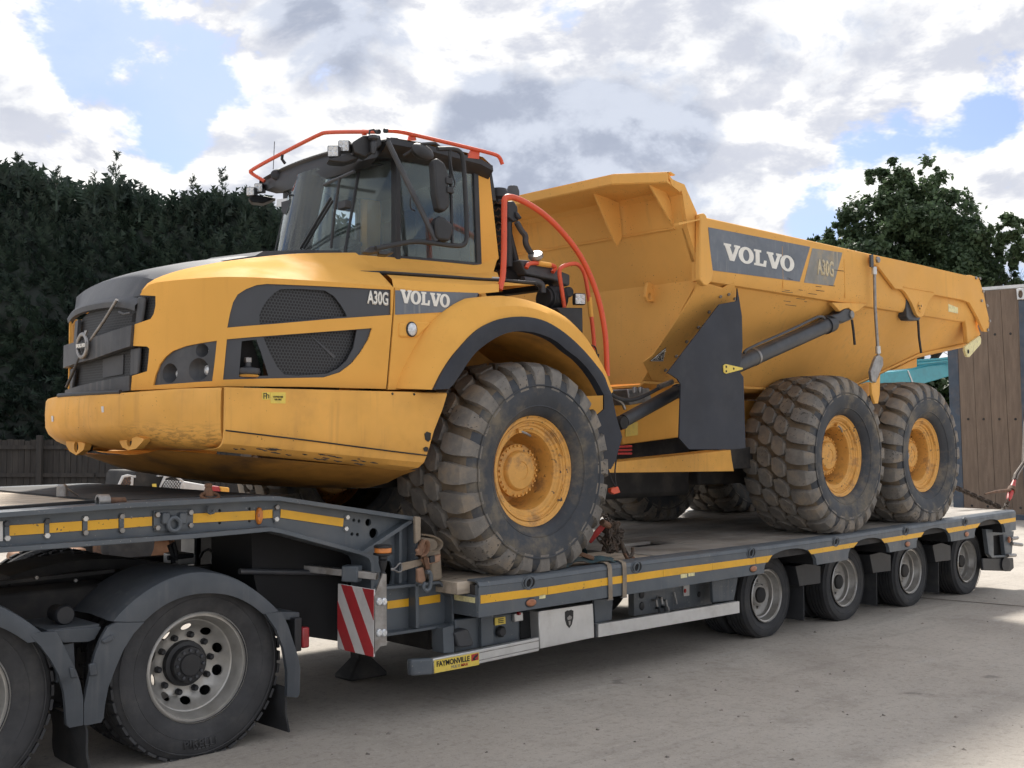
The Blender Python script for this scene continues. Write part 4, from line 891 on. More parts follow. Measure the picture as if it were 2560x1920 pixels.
# ------------------------------------------------------------------ lettering
def letters(text, org, ex, ez, h, wd, mat, parent, depth=.002, bold=.012, name='lettering', shear=0.):
    cu = bpy.data.curves.new('t', 'FONT'); cu.body = text; cu.size = 1; cu.offset = bold; cu.extrude = 0; cu.shear = shear; cu.resolution_u = 3
    to = bpy.data.objects.new('t', cu); COL.objects.link(to); dg = bpy.context.evaluated_depsgraph_get(); me = bpy.data.meshes.new_from_object(to.evaluated_get(dg)); bpy.data.objects.remove(to)
    xs_ = [v.co.x for v in me.vertices]; ys_ = [v.co.y for v in me.vertices]; x0, x1, y0, y1 = min(xs_), max(xs_), min(ys_), max(ys_)
    ex = Vector(ex); ez = Vector(ez); nz_ = ex.cross(ez).normalized()
    for v in me.vertices: v.co = Vector(org)+ex*((v.co.x-x0)/(x1-x0)*wd)+ez*((v.co.y-y0)/(y1-y0)*h)+nz_*depth
    b_ = bmesh.new(); b_.from_mesh(me); r = bmesh.ops.extrude_face_region(b_, geom=b_.faces[:])
    for v in [e for e in r['geom'] if isinstance(e, bmesh.types.BMVert)]: v.co -= nz_*depth*.9
    bmesh.ops.recalc_face_normals(b_, faces=b_.faces); b_.to_mesh(me); b_.free(); me.materials.clear(); me.materials.append(M[mat])
    o = bpy.data.objects.new(name, me); link(o, parent); return o
def slab_word(word, fm, h, adv, mat, parent, name='letter'):
    # wide slab-serif capitals from outlines; fm(s, t, o) puts them on the surface
    V_ = [(0, 1), (.46, 1), (.46, .86), (.375, .86), (.56, .36), (.74, .86), (.655, .86), (.655, 1), (1.04, 1), (1.04, .86), (.965, .86), (.66, 0), (.38, 0), (.075, .86), (0, .86)]
    L_ = [(0, 1), (.48, 1), (.48, .86), (.37, .86), (.37, .16), (.62, .16), (.68, .40), (.84, .40), (.80, 0), (0, 0), (0, .14), (.10, .14), (.10, .86), (0, .86)]
    O_ = [(.5+.5*math.cos(t_*math.pi/12), .5+.52*math.sin(t_*math.pi/12)) for t_ in range(24)]; Oi = [(.5+.21*math.cos(t_*math.pi/9), .5+.36*math.sin(t_*math.pi/9)) for t_ in range(18)]
    x = 0.; res = []
    for ch in word:
        if ch == 'V': out_, hs, wd = V_, (), 1.04
        elif ch == 'L': out_, hs, wd = L_, (), .84
        else: out_, hs, wd = O_, (Oi,), 1.0
        f = lambda p: ((x+p[0])*adv, p[1]*h)
        res.append(obj(name, MB().sheet([f(p) for p in out_], [[f(p) for p in hh] for hh in hs], fm, .003, .06), mat, parent)); x += wd-(.10 if ch in 'V' else -.02)
    return x*adv
# plate on the side guard
h0 = SG.hits('H', [(1180, 1447), (1525, 1383), (1525, 1480), (1182, 1545)]); P0, P1, P2, P3 = [Vector(p) for p in h0]
pl = obj('maker_plate', MB().plan(SG, h0, (), .004, -.006, .3), 'sticker_yellow', trailer)
def onplate(f, g_): p = P3.lerp(P2, f).lerp(P0.lerp(P1, f), g_); return SG.pt(p.x, -.007, p.y)
ex = (onplate(1, 0)-onplate(0, 0)).normalized(); ez = (onplate(0, 1)-onplate(0, 0)).normalized(); wl = (onplate(1, 0)-onplate(0, 0)).length
letters('FAYMONVILLE', onplate(.05, .46), ex, ez, .036, wl*.73, 'letter_black', pl, .002, .02)
letters('MULTI', onplate(.36, .14), ex, ez, .018, wl*.20, 'steel', pl, .002, .0, shear=.2); letters('MAX', onplate(.58, .14), ex, ez, .019, wl*.17, 'red_paint', pl, .002, .02, shear=.2)
obj('emblem', MB().sheet([(P3.lerp(P2, a).lerp(P0.lerp(P1, a), b_)).to_tuple() for a, b_ in ((.82, .40), (.98, .42), (.98, .95), (.82, .92))], (), lambda s_, t_, o: SG.pt(s_, o, t_), .002, .3, -.008), 'red_paint', pl)
obj('emblem', MB().sheet([(P3.lerp(P2, a).lerp(P0.lerp(P1, a), b_)).to_tuple() for a, b_ in ((.84, .55), (.90, .80), (.97, .88), (.95, .70), (.90, .60), (.91, .46), (.87, .44))], (), lambda s_, t_, o: SG.pt(s_, o, t_), .002, .3, -.010), 'letter_black', pl)
# ------------------------------------------------------------------ lorry pulling the trailer (only its tail is in the picture)
lorry = thing('tractor_lorry', (-4, YC, 0), 'rear end of a dark grey lorry with twin drive axles under the gooseneck', 'lorry')
ZL = .4975; XL = -2.448; YL = .229
disc_prof = [(.305, 0), (.312, .004), (.316, .012), (.306, .020), (.290, .020), (.283, .035), (.270, .075), (.262, .10), (.255, .105)]
w1 = MB().lathe(disc_prof, (0, 0, 0), (0, 1, 0), 64)
# wheel disc with ten hand holes
hs = []
for k in range(10):
    a = (k+.5)*math.pi/5; c0 = (.212*math.cos(a), .212*math.sin(a)); t_ = (-math.sin(a), math.cos(a)); n_ = (math.cos(a), math.sin(a))
    hs.append([(c0[0]+t_[0]*.033*math.cos(q*math.pi/6)+n_[0]*.022*math.sin(q*math.pi/6), c0[1]+t_[1]*.033*math.cos(q*math.pi/6)+n_[1]*.022*math.sin(q*math.pi/6)) for q in range(12)])
def dish(s_, t_, o):
    r = math.hypot(s_, t_); return Vector((s_, .190-.085*max(0, min(1, (r-.185)/.07))**1.3+o, t_))
w1.sheet([(.256*math.cos(q*math.pi/24), .256*math.sin(q*math.pi/24)) for q in range(48)], hs, dish, .012, .03)
lw = obj('wheel', w1, 'lorry_rim', lorry); lw.location = (XL, YL, ZL)
lt = obj('tyre', road_tyre(.522, .305, .305, (-.07, 0, .07), 44, -ZL+.002), 'rubber_dusty', lw); lt.location = (0, .135, 0)
lt2 = obj('tyre', lt.data, 'rubber_dusty', lw); lt2.location = (0, .485, 0)
lh = obj('hub', MB().lathe([(0, .098), (.060, .098), (.064, .102), (.066, .110), (.098, .114), (.103, .124), (.105, .150), (.128, .156), (.134, .20)], (0, 0, 0), (0, 1, 0), 40), 'black_plastic', lw)
lk = [lt, lt2, lh]
for k in range(10):
    a = k*math.pi/5+.1; lk.append(obj('wheel_nut', MB().lathe([(0, -.036), (.012, -.036), (.018, -.028), (.020, 0)], (math.cos(a)*.165, .190, math.sin(a)*.165), (0, 1, 0), 8), 'black_plastic', lw))
for k in range(12):
    a = k*math.pi/6; lk.append(obj('hub_bolt', hexbolt((math.cos(a)*.082, .112, math.sin(a)*.082), (0, -1, 0), .010, .010), 'plastic_grey', lw))
# raised makers' lettering on the side wall, as worn ribs
ltr = MB()
for k in range(5):
    a0 = -1.62-.055*k+.20
    for rr in (.405, .445):
        q = [(math.cos(a0+d_)*r_, -.023, math.sin(a0+d_)*r_) for d_, r_ in ((-.02, rr), (.02, rr), (.02, rr+.010), (-.02, rr+.010))]
        ltr.prism(q, (0, .004, 0))
rb = obj('sidewall_rib', ltr, 'rubber_dusty', lw); rb.location = (0, 0, 0)
cu_ = letters('PIRELLI', (-.10, -.0205, -.442), (1, 0, 0), (0, 0, 1), .045, .20, 'rubber_dusty', lw, .004, .01, 'sidewall_lettering')
lk += [rb, cu_]
copies(lw, lk, (XL-1.355, YL, ZL), lorry)
for x_ in (XL, XL-1.355): copies(lw, lk, (x_, 2*YC-YL, ZL), lorry, math.pi)
# mudguards
YM = .14; PM = flat(YM)
ZF['Q'] = (0, 960, .5787)
def arcband(name, outer, inner, k, mat='tractor_grey', depth=.56, dx=0.):
    N_ = 26; o_ = [Vector((*p, 0)) for p in PM.hits(k, outer)]; i_ = [Vector((*p, 0)) for p in PM.hits(k, inner)]
    o_ = resample(curve(o_, 2), N_); i_ = resample(curve(i_, 2), N_)
    f = lambda p, y_: Vector((p.x-8+dx, y_, p.y))
    rows_ = [[f(p, YM+.006) for p in i_], [f(p, YM) for p in i_], [f(i_[q].lerp(o_[q], .6), YM-.004) for q in range(N_)], [f(i_[q].lerp(o_[q], .93), YM+.012) for q in range(N_)], [f(p, YM+.045) for p in o_], [f(p, YM+depth*.5)+Vector((0, 0, .012)) for p in o_], [f(p, YM+depth) for p in o_]]
    return obj(name, MB().rows(rows_), mat, lorry, sharp=50)
GO = [(860, 1150), (930, 1065), (1060, 950), (1230, 838), (1430, 764), (1600, 758), (1740, 782), (1880, 840), (2010, 930), (2100, 1010), (2160, 1070)]
GI = [(1105, 1150), (1180, 1080), (1280, 1010), (1400, 958), (1540, 930), (1700, 932), (1830, 965), (1940, 1025), (2020, 1090)]
arcband('mudguard', GO, GI, 'G'); arcband('mudguard', GO, GI, 'G', dx=-1.355)
for sgn in (0,):
    for dx in (0, -1.355):                    # far side guards
        o_ = resample(curve([Vector((p[0]-8+dx, 2*YC-YM, p[1]-.19)) for p in PM.hits('G', GO)], 2), 20); obj('mudguard', MB().rows([o_, [p-Vector((0, .56, 0)) for p in o_]], (0, 0, -.01)), 'black_plastic', lorry)
def wing(pts, k, name='mudguard_wing', dx=0., th=.03, off=.0): return obj(name, MB().sheet([(p[0]+dx, p[1]) for p in PM.hits(k, pts)], (), lambda a, b_, o: Vector((a-8, YM+o-.012*math.sin(min(1, max(0, (b_-.25)/.6))*3.1), b_)), th, .07, off), 'tractor_grey', lorry, bevel=.006)
FWg = [(1005, 402), (1245, 400), (1150, 500), (1060, 640), (990, 800), (930, 960), (905, 1100), (893, 1230), (875, 1265), (745, 1292), (722, 1288), (720, 1100), (745, 960), (775, 820), (820, 660), (870, 540), (930, 440)]
wing(FWg, 'K')
RWg = [(1145, 992), (1215, 984), (1240, 1040), (1262, 1110), (1285, 1180), (1294, 1230), (1294, 1340), (1285, 1355), (1240, 1350), (1238, 1240), (1220, 1140), (1190, 1060)]
wing(RWg, 'Q')
wing([(240, 495), (480, 478), (530, 560), (590, 690), (655, 820), (690, 930), (712, 1050), (718, 1288), (600, 1312), (572, 1285), (560, 1130), (545, 1000), (500, 850), (430, 720), (350, 610)], 'K')
wing(FWg, 'K', dx=-1.355)
for (k, pts) in (('K', [(770, 760), (830, 750), (850, 860), (780, 872)]), ('K', [(880, 560), (975, 505), (990, 550), (895, 590)]), ('K', [(600, 790), (640, 790), (680, 880), (615, 890)])):
    obj('wing_rib', MB().plan(flat(YM-.022), flat(YM-.022).hits(k, pts), (), .02, 0, .3), 'tractor_grey', lorry, bevel=.008)
# bracket between the guards
PBk = flat(.20)
obj('guard_bracket', MB().plan(PBk, PBk.hits('K', [(400, 470), (880, 440), (825, 545), (760, 572), (540, 578), (470, 520)]), (), .05, 0, .3), 'tractor_grey', lorry, bevel=.006)
obj('bracket_shelf', MB().box((at('K', 400, 460, y=.22).x, .21, .80), (at('K', 850, 430, y=.22).x, .62, .815)), 'tractor_grey', lorry)
cv = at('K', 568, 340, y=.30); cyl = obj('air_valve', MB().lathe([(0, 0), (.045, 0), (.052, .008), (.055, .03), (.045, .05), (.045, .14)], cv, (0, 1, 0), 24), 'black_plastic', lorry)
obj('guard_stay', MB().bar(at('K', 545, 590, y=.24), at('K', 560, 900, y=.24), .03, .10, up=(1, 0, 0)), 'tractor_grey', lorry)
# flaps
for x_ in (-3.14, -1.93, -3.14-1.355):
    n = 7; rr = [[(x_+.006*math.sin(i*1.3+j)+.03*(i/6), .165+.46*j/5, .32-.275*(i/6)) for j in range(6)] for i in range(n)]
    obj('mud_flap', MB().rows(rr, (.012, 0, 0)), 'rubber', lorry)
obj('tail_lamp', MB().box((-1.815, .14, .535), (-1.765, .27, .66)), 'red_lens', lorry, bevel=.01)
obj('lamp_bracket', MB().box((-1.865, .15, .52), (-1.815, .30, .72)), 'black_plastic', lorry, bevel=.006)
obj('lamp_arm', MB().prism([(-2.02, .20, .77), (-1.80, .20, .745), (-1.80, .20, .70), (-2.02, .20, .715)], (0, .5, 0)), 'tractor_grey', lorry, bevel=.006)
# frame, fifth wheel and other dark things between the wheels
for yy in (.98, 1.72): obj('chassis_rail', MB().box((-8, yy, .72), (-1.75, yy+.08, .98)), 'under_dark', lorry)
obj('cross_tube', MB().box((-1.85, .6, .70), (-1.75, 2.2, .84)), 'under_dark', lorry)
fw = curve([(-3.25, 0, 1.02), (-3.05, 0, 1.065), (-2.75, 0, 1.085), (-2.45, 0, 1.05), (-2.05, 0, .965)], 2)
obj('fifth_wheel', MB().rows([[p+Vector((0, .95+.22*j, 0)) for p in fw] for j in range(3)], (0, 0, -.06)), 'under_dark', lorry)
rail_ = obj('side_rail', MB().bar((-4.6, .72, .99), (-2.75, .72, 1.03), .04, .02), 'under_dark', lorry)
for k in range(7): obj('rail_bolt', hexbolt((-4.3+.22*k, .70, .985+.005*k+(.02 if k % 2 else -.02)), (0, -1, 0), .012, .012), 'steel', rail_)
obj('tank', MB().box((-3.75, .66, .62), (-2.75, .95, .96)), 'under_dark', lorry, bevel=.02)
obj('axle', MB().tube([(XL, .6, ZL), (XL, 2.2, ZL)], .10, 14), 'under_dark', lorry); obj('axle', MB().tube([(XL-1.355, .6, ZL), (XL-1.355, 2.2, ZL)], .10, 14), 'under_dark', lorry)
obj('air_coil', MB().tube([Vector((-1.9+.012*i, 1.2+.07*math.cos(i*.8), 1.0+.06*math.sin(i*.8))) for i in range(40)], .010, 6), 'black_plastic', lorry)
for a, b_, c2, d2 in ((1300, 560, 1330, 700), (1330, 540, 1350, 680), (1290, 660, 1480, 640)): obj('air_hose', MB().tube([at('G', a, b_, y=1.1), at('G', (a+c2)/2+10, (b_+d2)/2, y=1.1), at('G', c2, d2, y=1.1)], .016, 8), 'black_plastic', lorry)
obj('coupling_block', MB().box(at('G', 1360, 720, y=1.15), at('G', 1475, 620, y=1.2)+Vector((0, .15, 0))), 'aluminium', lorry, bevel=.01)
# ------------------------------------------------------------------ articulated dump truck
truck = thing('articulated_dump_truck', (0, YC, .87), 'yellow six-wheel articulated dump truck chained on the low-loader deck', 'dump truck')
ZF['W'] = (1280, 300, .5787)
def T(name, mb, mat, parent=None, **k): return obj(name, mb, mat, parent or truck, **k)
def nat(k, a, b_): o = ZF[k]; return (o[0]+o[2]*a, o[1]+o[2]*b_)
def mixed(pl, items): return [pl.hit(*i) for i in items]
# ---- big wheels
ZWH = [(0., 1.572), (4.175, 1.6326), (5.845, 1.6238)]
HWC = .28                                     # rim face to tyre centre
def big_tyre(zfloor):
    half = [(.395, .285), (.41, .318), (.47, .358), (.56, .377), (.64, .368), (.69, .345), (.718, .305), (.733, .24), (.742, .12)]
    prof = [(r, -t) for r, t in half]+[(.744, 0)]+[(r, t) for r, t in half[::-1]]
    car = MB().lathe(prof, (0, 0, 0), (0, 1, 0), 96)
    for sg in (-1, 1):
        for r0, y0 in ((.455, .352), (.60, .375)): car.lathe([(r0, (y0-.002)*sg), (r0+.006, (y0+.006)*sg), (r0+.014, (y0+.004)*sg)], (0, 0, 0), (0, 1, 0), 96)
    lug = MB(); NL = 24; p_ = 2*math.pi/NL
    def base_r(t):
        t = abs(t); pr = [(0, .742), (.12, .740), (.24, .731), (.305, .716), (.345, .688), (.368, .64), (.377, .56)]
        for (a, b_), (c_, d_) in zip(pr, pr[1:]):
            if t <= c_: return b_+(d_-b_)*(t-a)/(c_-a)
        return .56
    def block(st, a0, rg):
        # st: list of (t, half width, top radius, skew)
        n = len(st); o = len(lug.v); j = rg.uniform(-.012, .012)*p_
        for (t, w_, rt, sk) in st:
            rb = base_r(t)-.004
            for (f, r_) in ((-1, rb), (-.91, rt), (.91, rt), (1, rb)):
                a = a0+j+sk*p_+f*w_*p_; lug.v.append(Vector((math.cos(a)*r_, t, math.sin(a)*r_)))
        for i in range(n-1):
            for q in range(3): lug.f.append((o+i*4+q, o+i*4+q+1, o+i*4+5+q, o+i*4+4+q))
        lug.f.append((o, o+1, o+2, o+3)); lug.f.append((o+n*4-4, o+n*4-1, o+n*4-2, o+n*4-3))
    rg = random.Random(9)
    for k in range(NL):
        for sg in (-1, 1):
            sh = 0 if sg < 0 else .5
            block([(sg*.158, .18, .758, sg*.10), (sg*.170, .30, .783, sg*.08), (sg*.225, .385, .782, .02*sg), (sg*.290, .38, .770, -sg*.04), (sg*.338, .35, .742, -sg*.07), (sg*.364, .31, .703, -sg*.09), (sg*.374, .27, .664, -sg*.10)], (k+sh)*p_, rg)
            block([(sg*.005, .22, .768, sg*.14), (sg*.016, .30, .787, sg*.13), (sg*.060, .455, .788, .05*sg), (sg*.100, .455, .788, -.05*sg), (sg*.140, .32, .785, -sg*.12), (sg*.151, .24, .764, -sg*.14)], (k+sh+.5)*p_, rg)
    for mb in (car, lug):
        for p in mb.v:
            if p.z < zfloor:
                d = zfloor-p.z; p.z = zfloor+.001; p.y *= 1+.55*d
            elif p.z < zfloor+.25 and math.hypot(p.x, p.z) > .5: p.y *= 1+.06*(1-(p.z-zfloor)/.25)
    for mb in (car, lug):
        for p in mb.v: p.y += HWC
    return car, lug
def rim_mesh(n=72):
    return MB().lathe([(.372, .26), (.394, .012), (.397, .002), (.393, -.004), (.386, 0), (.380, .010), (.362, .014), (.358, .024), (.344, .026), (.340, .034), (.326, .036), (.318, .050), (.300, .052), (.292, .062), (.282, .066), (.275, .085), (.276, .20), (.262, .30), (.240, .335), (.19, .34), (.15, .34)], (0, 0, 0), (0, 1, 0), n)
def hub_mesh(): return MB().lathe([(0, .120), (.062, .120), (.066, .114), (.128, .118), (.140, .128), (.146, .15), (.178, .155), (.192, .160), (.192, .185), (.165, .19), (.16, .34)], (0, 0, 0), (0, 1, 0), 48)
rimm = mesh('wheel', rim_mesh(), 'yellow_rim'); hubm = mesh('hub', hub_mesh(), 'yellow_rim'); nutm = mesh('hub_bolt', hexbolt((0, 0, 0), (0, -1, 0), .0095, .016), 'yellow_rim')
ringm = mesh('lock_ring', MB().tube([(math.cos(i*math.pi/32)*.352, .018, math.sin(i*math.pi/32)*.352) for i in range(3, 62)], .006, 6), 'yellow_rim')
wlist = []
for wi, (x_, z_) in enumerate(ZWH):
    zf = dz(x_)-z_-.004
    car, lug = big_tyre(zf); cm = mesh('tyre', car, ['rubber_side', 'rubber_groove']); lm = mesh('tread', lug, 'rubber_lug', sharp=26)
    for p in cm.polygons:                     # mud-caked grooves between the lugs
        c_ = p.center; r_ = math.hypot(c_.x, c_.z)
        if r_ > .70 and abs(c_.y-HWC) < .33: p.material_index = 1
    for far_ in (0, 1):
        wo = T('wheel', rimm, None); wo.location = (x_, 0 if not far_ else 2*YC, z_); wo.rotation_euler = (0, 0, math.pi*far_)
        ty = obj('tyre', cm, None, wo); obj('tread', lm, None, wo); hb = obj('hub', hubm, None, wo); obj('lock_ring', ringm, None, wo)
        for k in range(28 if not far_ else 0):
            a = k*2*math.pi/28+.2*wi
            if k in (5, 19): continue
            nb = obj('hub_bolt', nutm, None, wo); nb.location = (math.cos(a)*.180, .157, math.sin(a)*.180)
        if not far_:
            va = 1.9-.35*wi if wi < 2 else 3.4
            q0 = Vector((math.cos(va)*.30, .03, math.sin(va)*.30)); q1 = Vector((math.cos(va-.35)*.25, .03, math.sin(va-.35)*.25))
            obj('valve', MB().tube([q0, q0.lerp(q1, .5)+Vector((0, -.012, 0)), q1], .009, 8), 'steel', wo); obj('valve_clamp', MB().box(q0-Vector((.018, .01, .014)), q0+Vector((.018, .02, .014))), 'yellow_rim', wo, bevel=.004)
    wlist.append(wo)
# ---- bonnet side
HP = Plan([(-2.63, 1.14), (-2.575, .90), (-2.525, .64), (-2.46, .38), (-2.40, .235), (-2.28, .155), (-2.05, .125), (-1.5, .112), (-.6, .105)], 1)
crease_px = [('A', 912, 262), ('A', 960, 222), ('A', 1020, 203), ('A', 1120, 190), ('A', 1400, 167), ('A', 1660, 161), ('A', 2000, 175), ('A', 2212, 188), ('B', 1000, 1256), ('B', 1305, 1286)]
crease2 = mixed(HP, crease_px)
front_edge = [('A', 890, 300), ('A', 1010, 306), ('A', 1010, 380), ('A', 996, 445), ('A', 972, 483), ('A', 850, 525), ('A', 838, 690), ('A', 945, 695), ('A', 962, 712), ('A', 955, 800), ('A', 945, 885), ('A', 830, 920), ('A', 820, 1032)]
bottom = [('A', 1180, 1017), ('A', 1540, 1001), ('A', 2212, 1006), ('O', 1668, 1162)]
vent_up = mixed(HP, [('B', 25, 1595), ('B', 45, 1490), ('B', 70, 1400), ('B', 105, 1340), ('B', 170, 1298), ('B', 250, 1268), ('B', 330, 1258), ('B', 800, 1278), ('B', 1283, 1303), ('B', 1283, 1497), ('B', 800, 1530), ('B', 400, 1565)])
vent_lo = mixed(HP, [('O', 980, 947), ('O', 1300, 922), ('O', 1608, 899), ('O', 1592, 948), ('O', 1560, 1002), ('O', 1520, 1052), ('O', 1470, 1090), ('O', 1400, 1112), ('O', 1200, 1116), ('O', 963, 1122)])
lampbox = mixed(HP, [('O', 662, 1146), ('O', 672, 1100), ('O', 690, 1055), ('O', 715, 1022), ('O', 745, 998), ('O', 800, 977), ('O', 870, 963), ('O', 937, 953), ('O', 928, 1040), ('O', 917, 1128), ('O', 800, 1136)])
side_panel = mixed(HP, front_edge)+mixed(HP, bottom)+[HP.hit('O', 1695, 845)]+crease2[::-1]
T('side_panel', MB().plan(HP, side_panel, (vent_up, vent_lo, lampbox), .016, 0, .06), 'yellow', bevel=.004)
def grow(poly, d):
    cx = sum(p[0] for p in poly)/len(poly); cy = sum(p[1] for p in poly)/len(poly); return [(p[0]+d*(1 if p[0] > cx else -1), p[1]+d*(1 if p[1] > cy else -1)) for p in poly]
mesh_up = mixed(HP, [('B', 280, 1567), ('B', 277, 1500), ('B', 300, 1440), ('B', 340, 1380), ('B', 390, 1330), ('B', 440, 1298), ('B', 600, 1296), ('B', 780, 1308), ('B', 850, 1350), ('B', 905, 1420), ('B', 940, 1480), ('B', 952, 1508)])
vf = T('vent_frame', MB().plan(HP, grow(vent_up, .008), (mesh_up,), .01, .010, .06), 'panel_grey'); obj('vent_mesh', MB().plan(HP, grow(mesh_up, .012), (), .006, .030, .08), 'mesh_fan', vf)
mesh_lo = mixed(HP, [('O', 1142, 938), ('O', 1345, 920), ('O', 1545, 906), ('O', 1530, 985), ('O', 1500, 1040), ('O', 1465, 1072), ('O', 1420, 1095), ('O', 1290, 1104), ('O', 1232, 1100), ('O', 1200, 1065), ('O', 1165, 1000)])
small = mixed(HP, [('O', 1046, 955), ('O', 1110, 948), ('O', 1130, 1000), ('O', 1163, 1104), ('O', 1034, 1109)])
vf2 = T('vent_frame', MB().plan(HP, grow(vent_lo, .008), (mesh_lo, small), .01, .010, .06), 'panel_grey'); obj('vent_mesh', MB().plan(HP, grow(mesh_lo, .012), (), .006, .040, .08), 'mesh_fan', vf2)
obj('recess', MB().plan(HP, grow(small, .01), (), .006, .10, .1), 'dark_inside', vf2)
s_, z_ = HP.hit('O', 1083, 1085); c_ = HP.pt(s_, .05, z_); fd = obj('filter_bowl', MB().lathe([(0, .055), (.02, .055), (.02, .03), (.07, .018), (.075, 0), (.07, -.015), (0, -.02)], c_, (0, 0, 1), 24), 'cylinder_black', vf2); obj('filter_ring', MB().lathe([(.06, -.018), (.068, -.026), (.06, -.034), (0, -.034)], c_, (0, 0, 1), 24), 'yellow', vf2); obj('filter_knob', MB().box(c_+Vector((-.02, -.015, .05)), c_+Vector((.02, .015, .085))), 'steel', vf2, bevel=.006)
bars_ = [HP.hit('O', 1350, 925), HP.hit('O', 1365, 935), HP.hit('O', 1465, 1020), HP.hit('O', 1455, 1028)]
obj('fan_blade', MB().plan(HP, bars_, (), .004, .036, .2), 'plastic_grey', vf2)
# lamp cluster
lamps = [('O', 728, 1094, .066, .060), ('O', 852, 1078, .075, .068), ('O', 868, 995, .047, .040)]
lh_ = []
for k, a, b_, rs_, rz in lamps:
    s_, z_ = HP.hit(k, a, b_); lh_.append([(s_+rs_*math.cos(t_*math.pi/12), z_+rz*math.sin(t_*math.pi/12)) for t_ in range(24)])
lb = T('headlamp_cluster', MB().plan(HP, grow(lampbox, .008), lh_, .008, .010, .05), 'plastic_grey')
for (k, a, b_, rs_, rz), ring in zip(lamps, lh_):
    s0, z0 = HP.hit(k, a, b_); c_ = HP.pt(s0, .0, z0); ax = Vector((1, .12, 0)).normalized(); rim_ = [HP.pt(p[0], .012, p[1]) for p in ring]
    bot_ = [c_+ax*.085+(p-c_)*.42-Vector((0, -.0, 0)) for p in rim_]; bw_ = MB(); bw_.rows([rim_+rim_[:1], bot_+bot_[:1]]); bl_ = obj('lamp_bowl', bw_, 'plastic_grey', lb)
    cc = c_+ax*.075; r_ = rz*.48; obj('lamp', MB().lathe([(0, .0), (r_*.55, .003), (r_*.9, .012), (r_, .026), (r_*1.1, .03)], cc-ax*.02, ax, 24), 'lens', bl_)
# ---- upper bonnet
ridge_px = [('A', 905, 264, .84), ('A', 935, 218, .82), ('A', 1000, 176, .80), ('A', 1120, 130, .775), ('A', 1250, 95, .75), ('A', 1480, 50, .72), ('B', 0, 1085, .71), ('B', 400, 1036, .68), ('B', 640, 1021, .66), ('B', 1012, 1019, .64)]
ridge = curve([at(k, a, b_, y=y_) for k, a, b_, y_ in ridge_px], 1)
NR = 30; rd = resample(ridge, NR); cr = resample(curve([HP.pt(s_, .0, z_) for s_, z_ in crease2], 1), NR)
rows_u = [[p+Vector((0, .004, 0)) for p in cr]]
for f, up_ in ((.22, .008), (.5, .012), (.78, .008)): rows_u.append([cr[i].lerp(rd[i], f)+Vector((0, 0, up_*min(1, i/8))) for i in range(NR)])
rows_u.append(rd)
T('bonnet_shoulder', MB().rows(rows_u, (.004, .012, -.014)), 'yellow', sharp=25)
T('bonnet_shoulder', MB().rows([[mir(p) for p in r[12:]] for r in rows_u], (.004, -.012, -.014)), 'yellow', sharp=25)
far_panel = [(-2.60, 1.70), (-2.57, 1.88), (-2.49, 2.06), (-2.36, 2.28), (-2.2, 2.43), (-2.0, 2.53), (-1.5, 2.62), (-.6, 2.675)]
FPp = Plan(far_panel, 1); T('side_panel', MB().sheet([(.17, 2.08), (2.3, 2.10), (2.3, 2.78), (1.0, 2.70), (.5, 2.64), (.17, 2.60)], (), lambda a, b_, o: FPp.pt(a, -o, b_), .012, .1), 'yellow')
# dark bonnet centre, crowned, with a rounded nose over the grille
GP = Plan([(-2.40, 2.45), (-2.53, 2.06), (-2.575, 1.88), (-2.605, 1.64), (-2.613, 1.39), (-2.605, 1.14), (-2.575, .90), (-2.525, .64), (-2.46, .38), (-2.42, .25)], 1)
cols = 17; rows_b = []
def gx(y_):
    P_ = GP.p
    for a, b_ in zip(P_, P_[1:]):
        if b_.y <= y_ <= a.y: return a.x+(b_.x-a.x)*(a.y-y_)/max(1e-6, a.y-b_.y)
    return -2.5
ztop = 2.655
for (dx, dzz, yh) in ((.03, -.035, .50), (.002, -.032, .51), (-.002, .0, .52), (.012, .020, .53), (.05, .040, .54)):
    r = []
    for i in range(cols):
        f = i/(cols-1)*2-1; y_ = YC+f*yh; e = abs(f)**4
        r.append(Vector((gx(y_)+dx, y_, ztop+dzz-.035*e+.012*(1-f*f))))
    rows_b.append(r)
for i in range(2, NR):
    p = rd[i]; hw = YC-p.y; r = []
    for j in range(cols):
        f = j/(cols-1)*2-1; r.append(Vector((p.x-.02*(1-f*f)*(1-i/NR), YC+f*hw, p.z-.004+.055*(1-abs(f)**2.5))))
    rows_b.append(r)
T('bonnet_centre', MB().rows(rows_b), 'plastic_grey', sharp=40)
# raised dark cowl before the windscreen
cw = [('B', 0, 1078), ('B', 240, 1042), ('B', 300, 1008), ('B', 640, 996), ('B', 905, 1004)]
cwl = [at(k, a, b_, y=.74) for k, a, b_ in cw]; T('cowl', MB().rows([[p+Vector((0, 0, -.05)) for p in cwl], cwl, [Vector((p.x-.02, YC, p.z+.03)) for p in cwl], [mir(p) for p in cwl], [mir(p)+Vector((0, 0, -.05)) for p in cwl]]), 'plastic_grey')
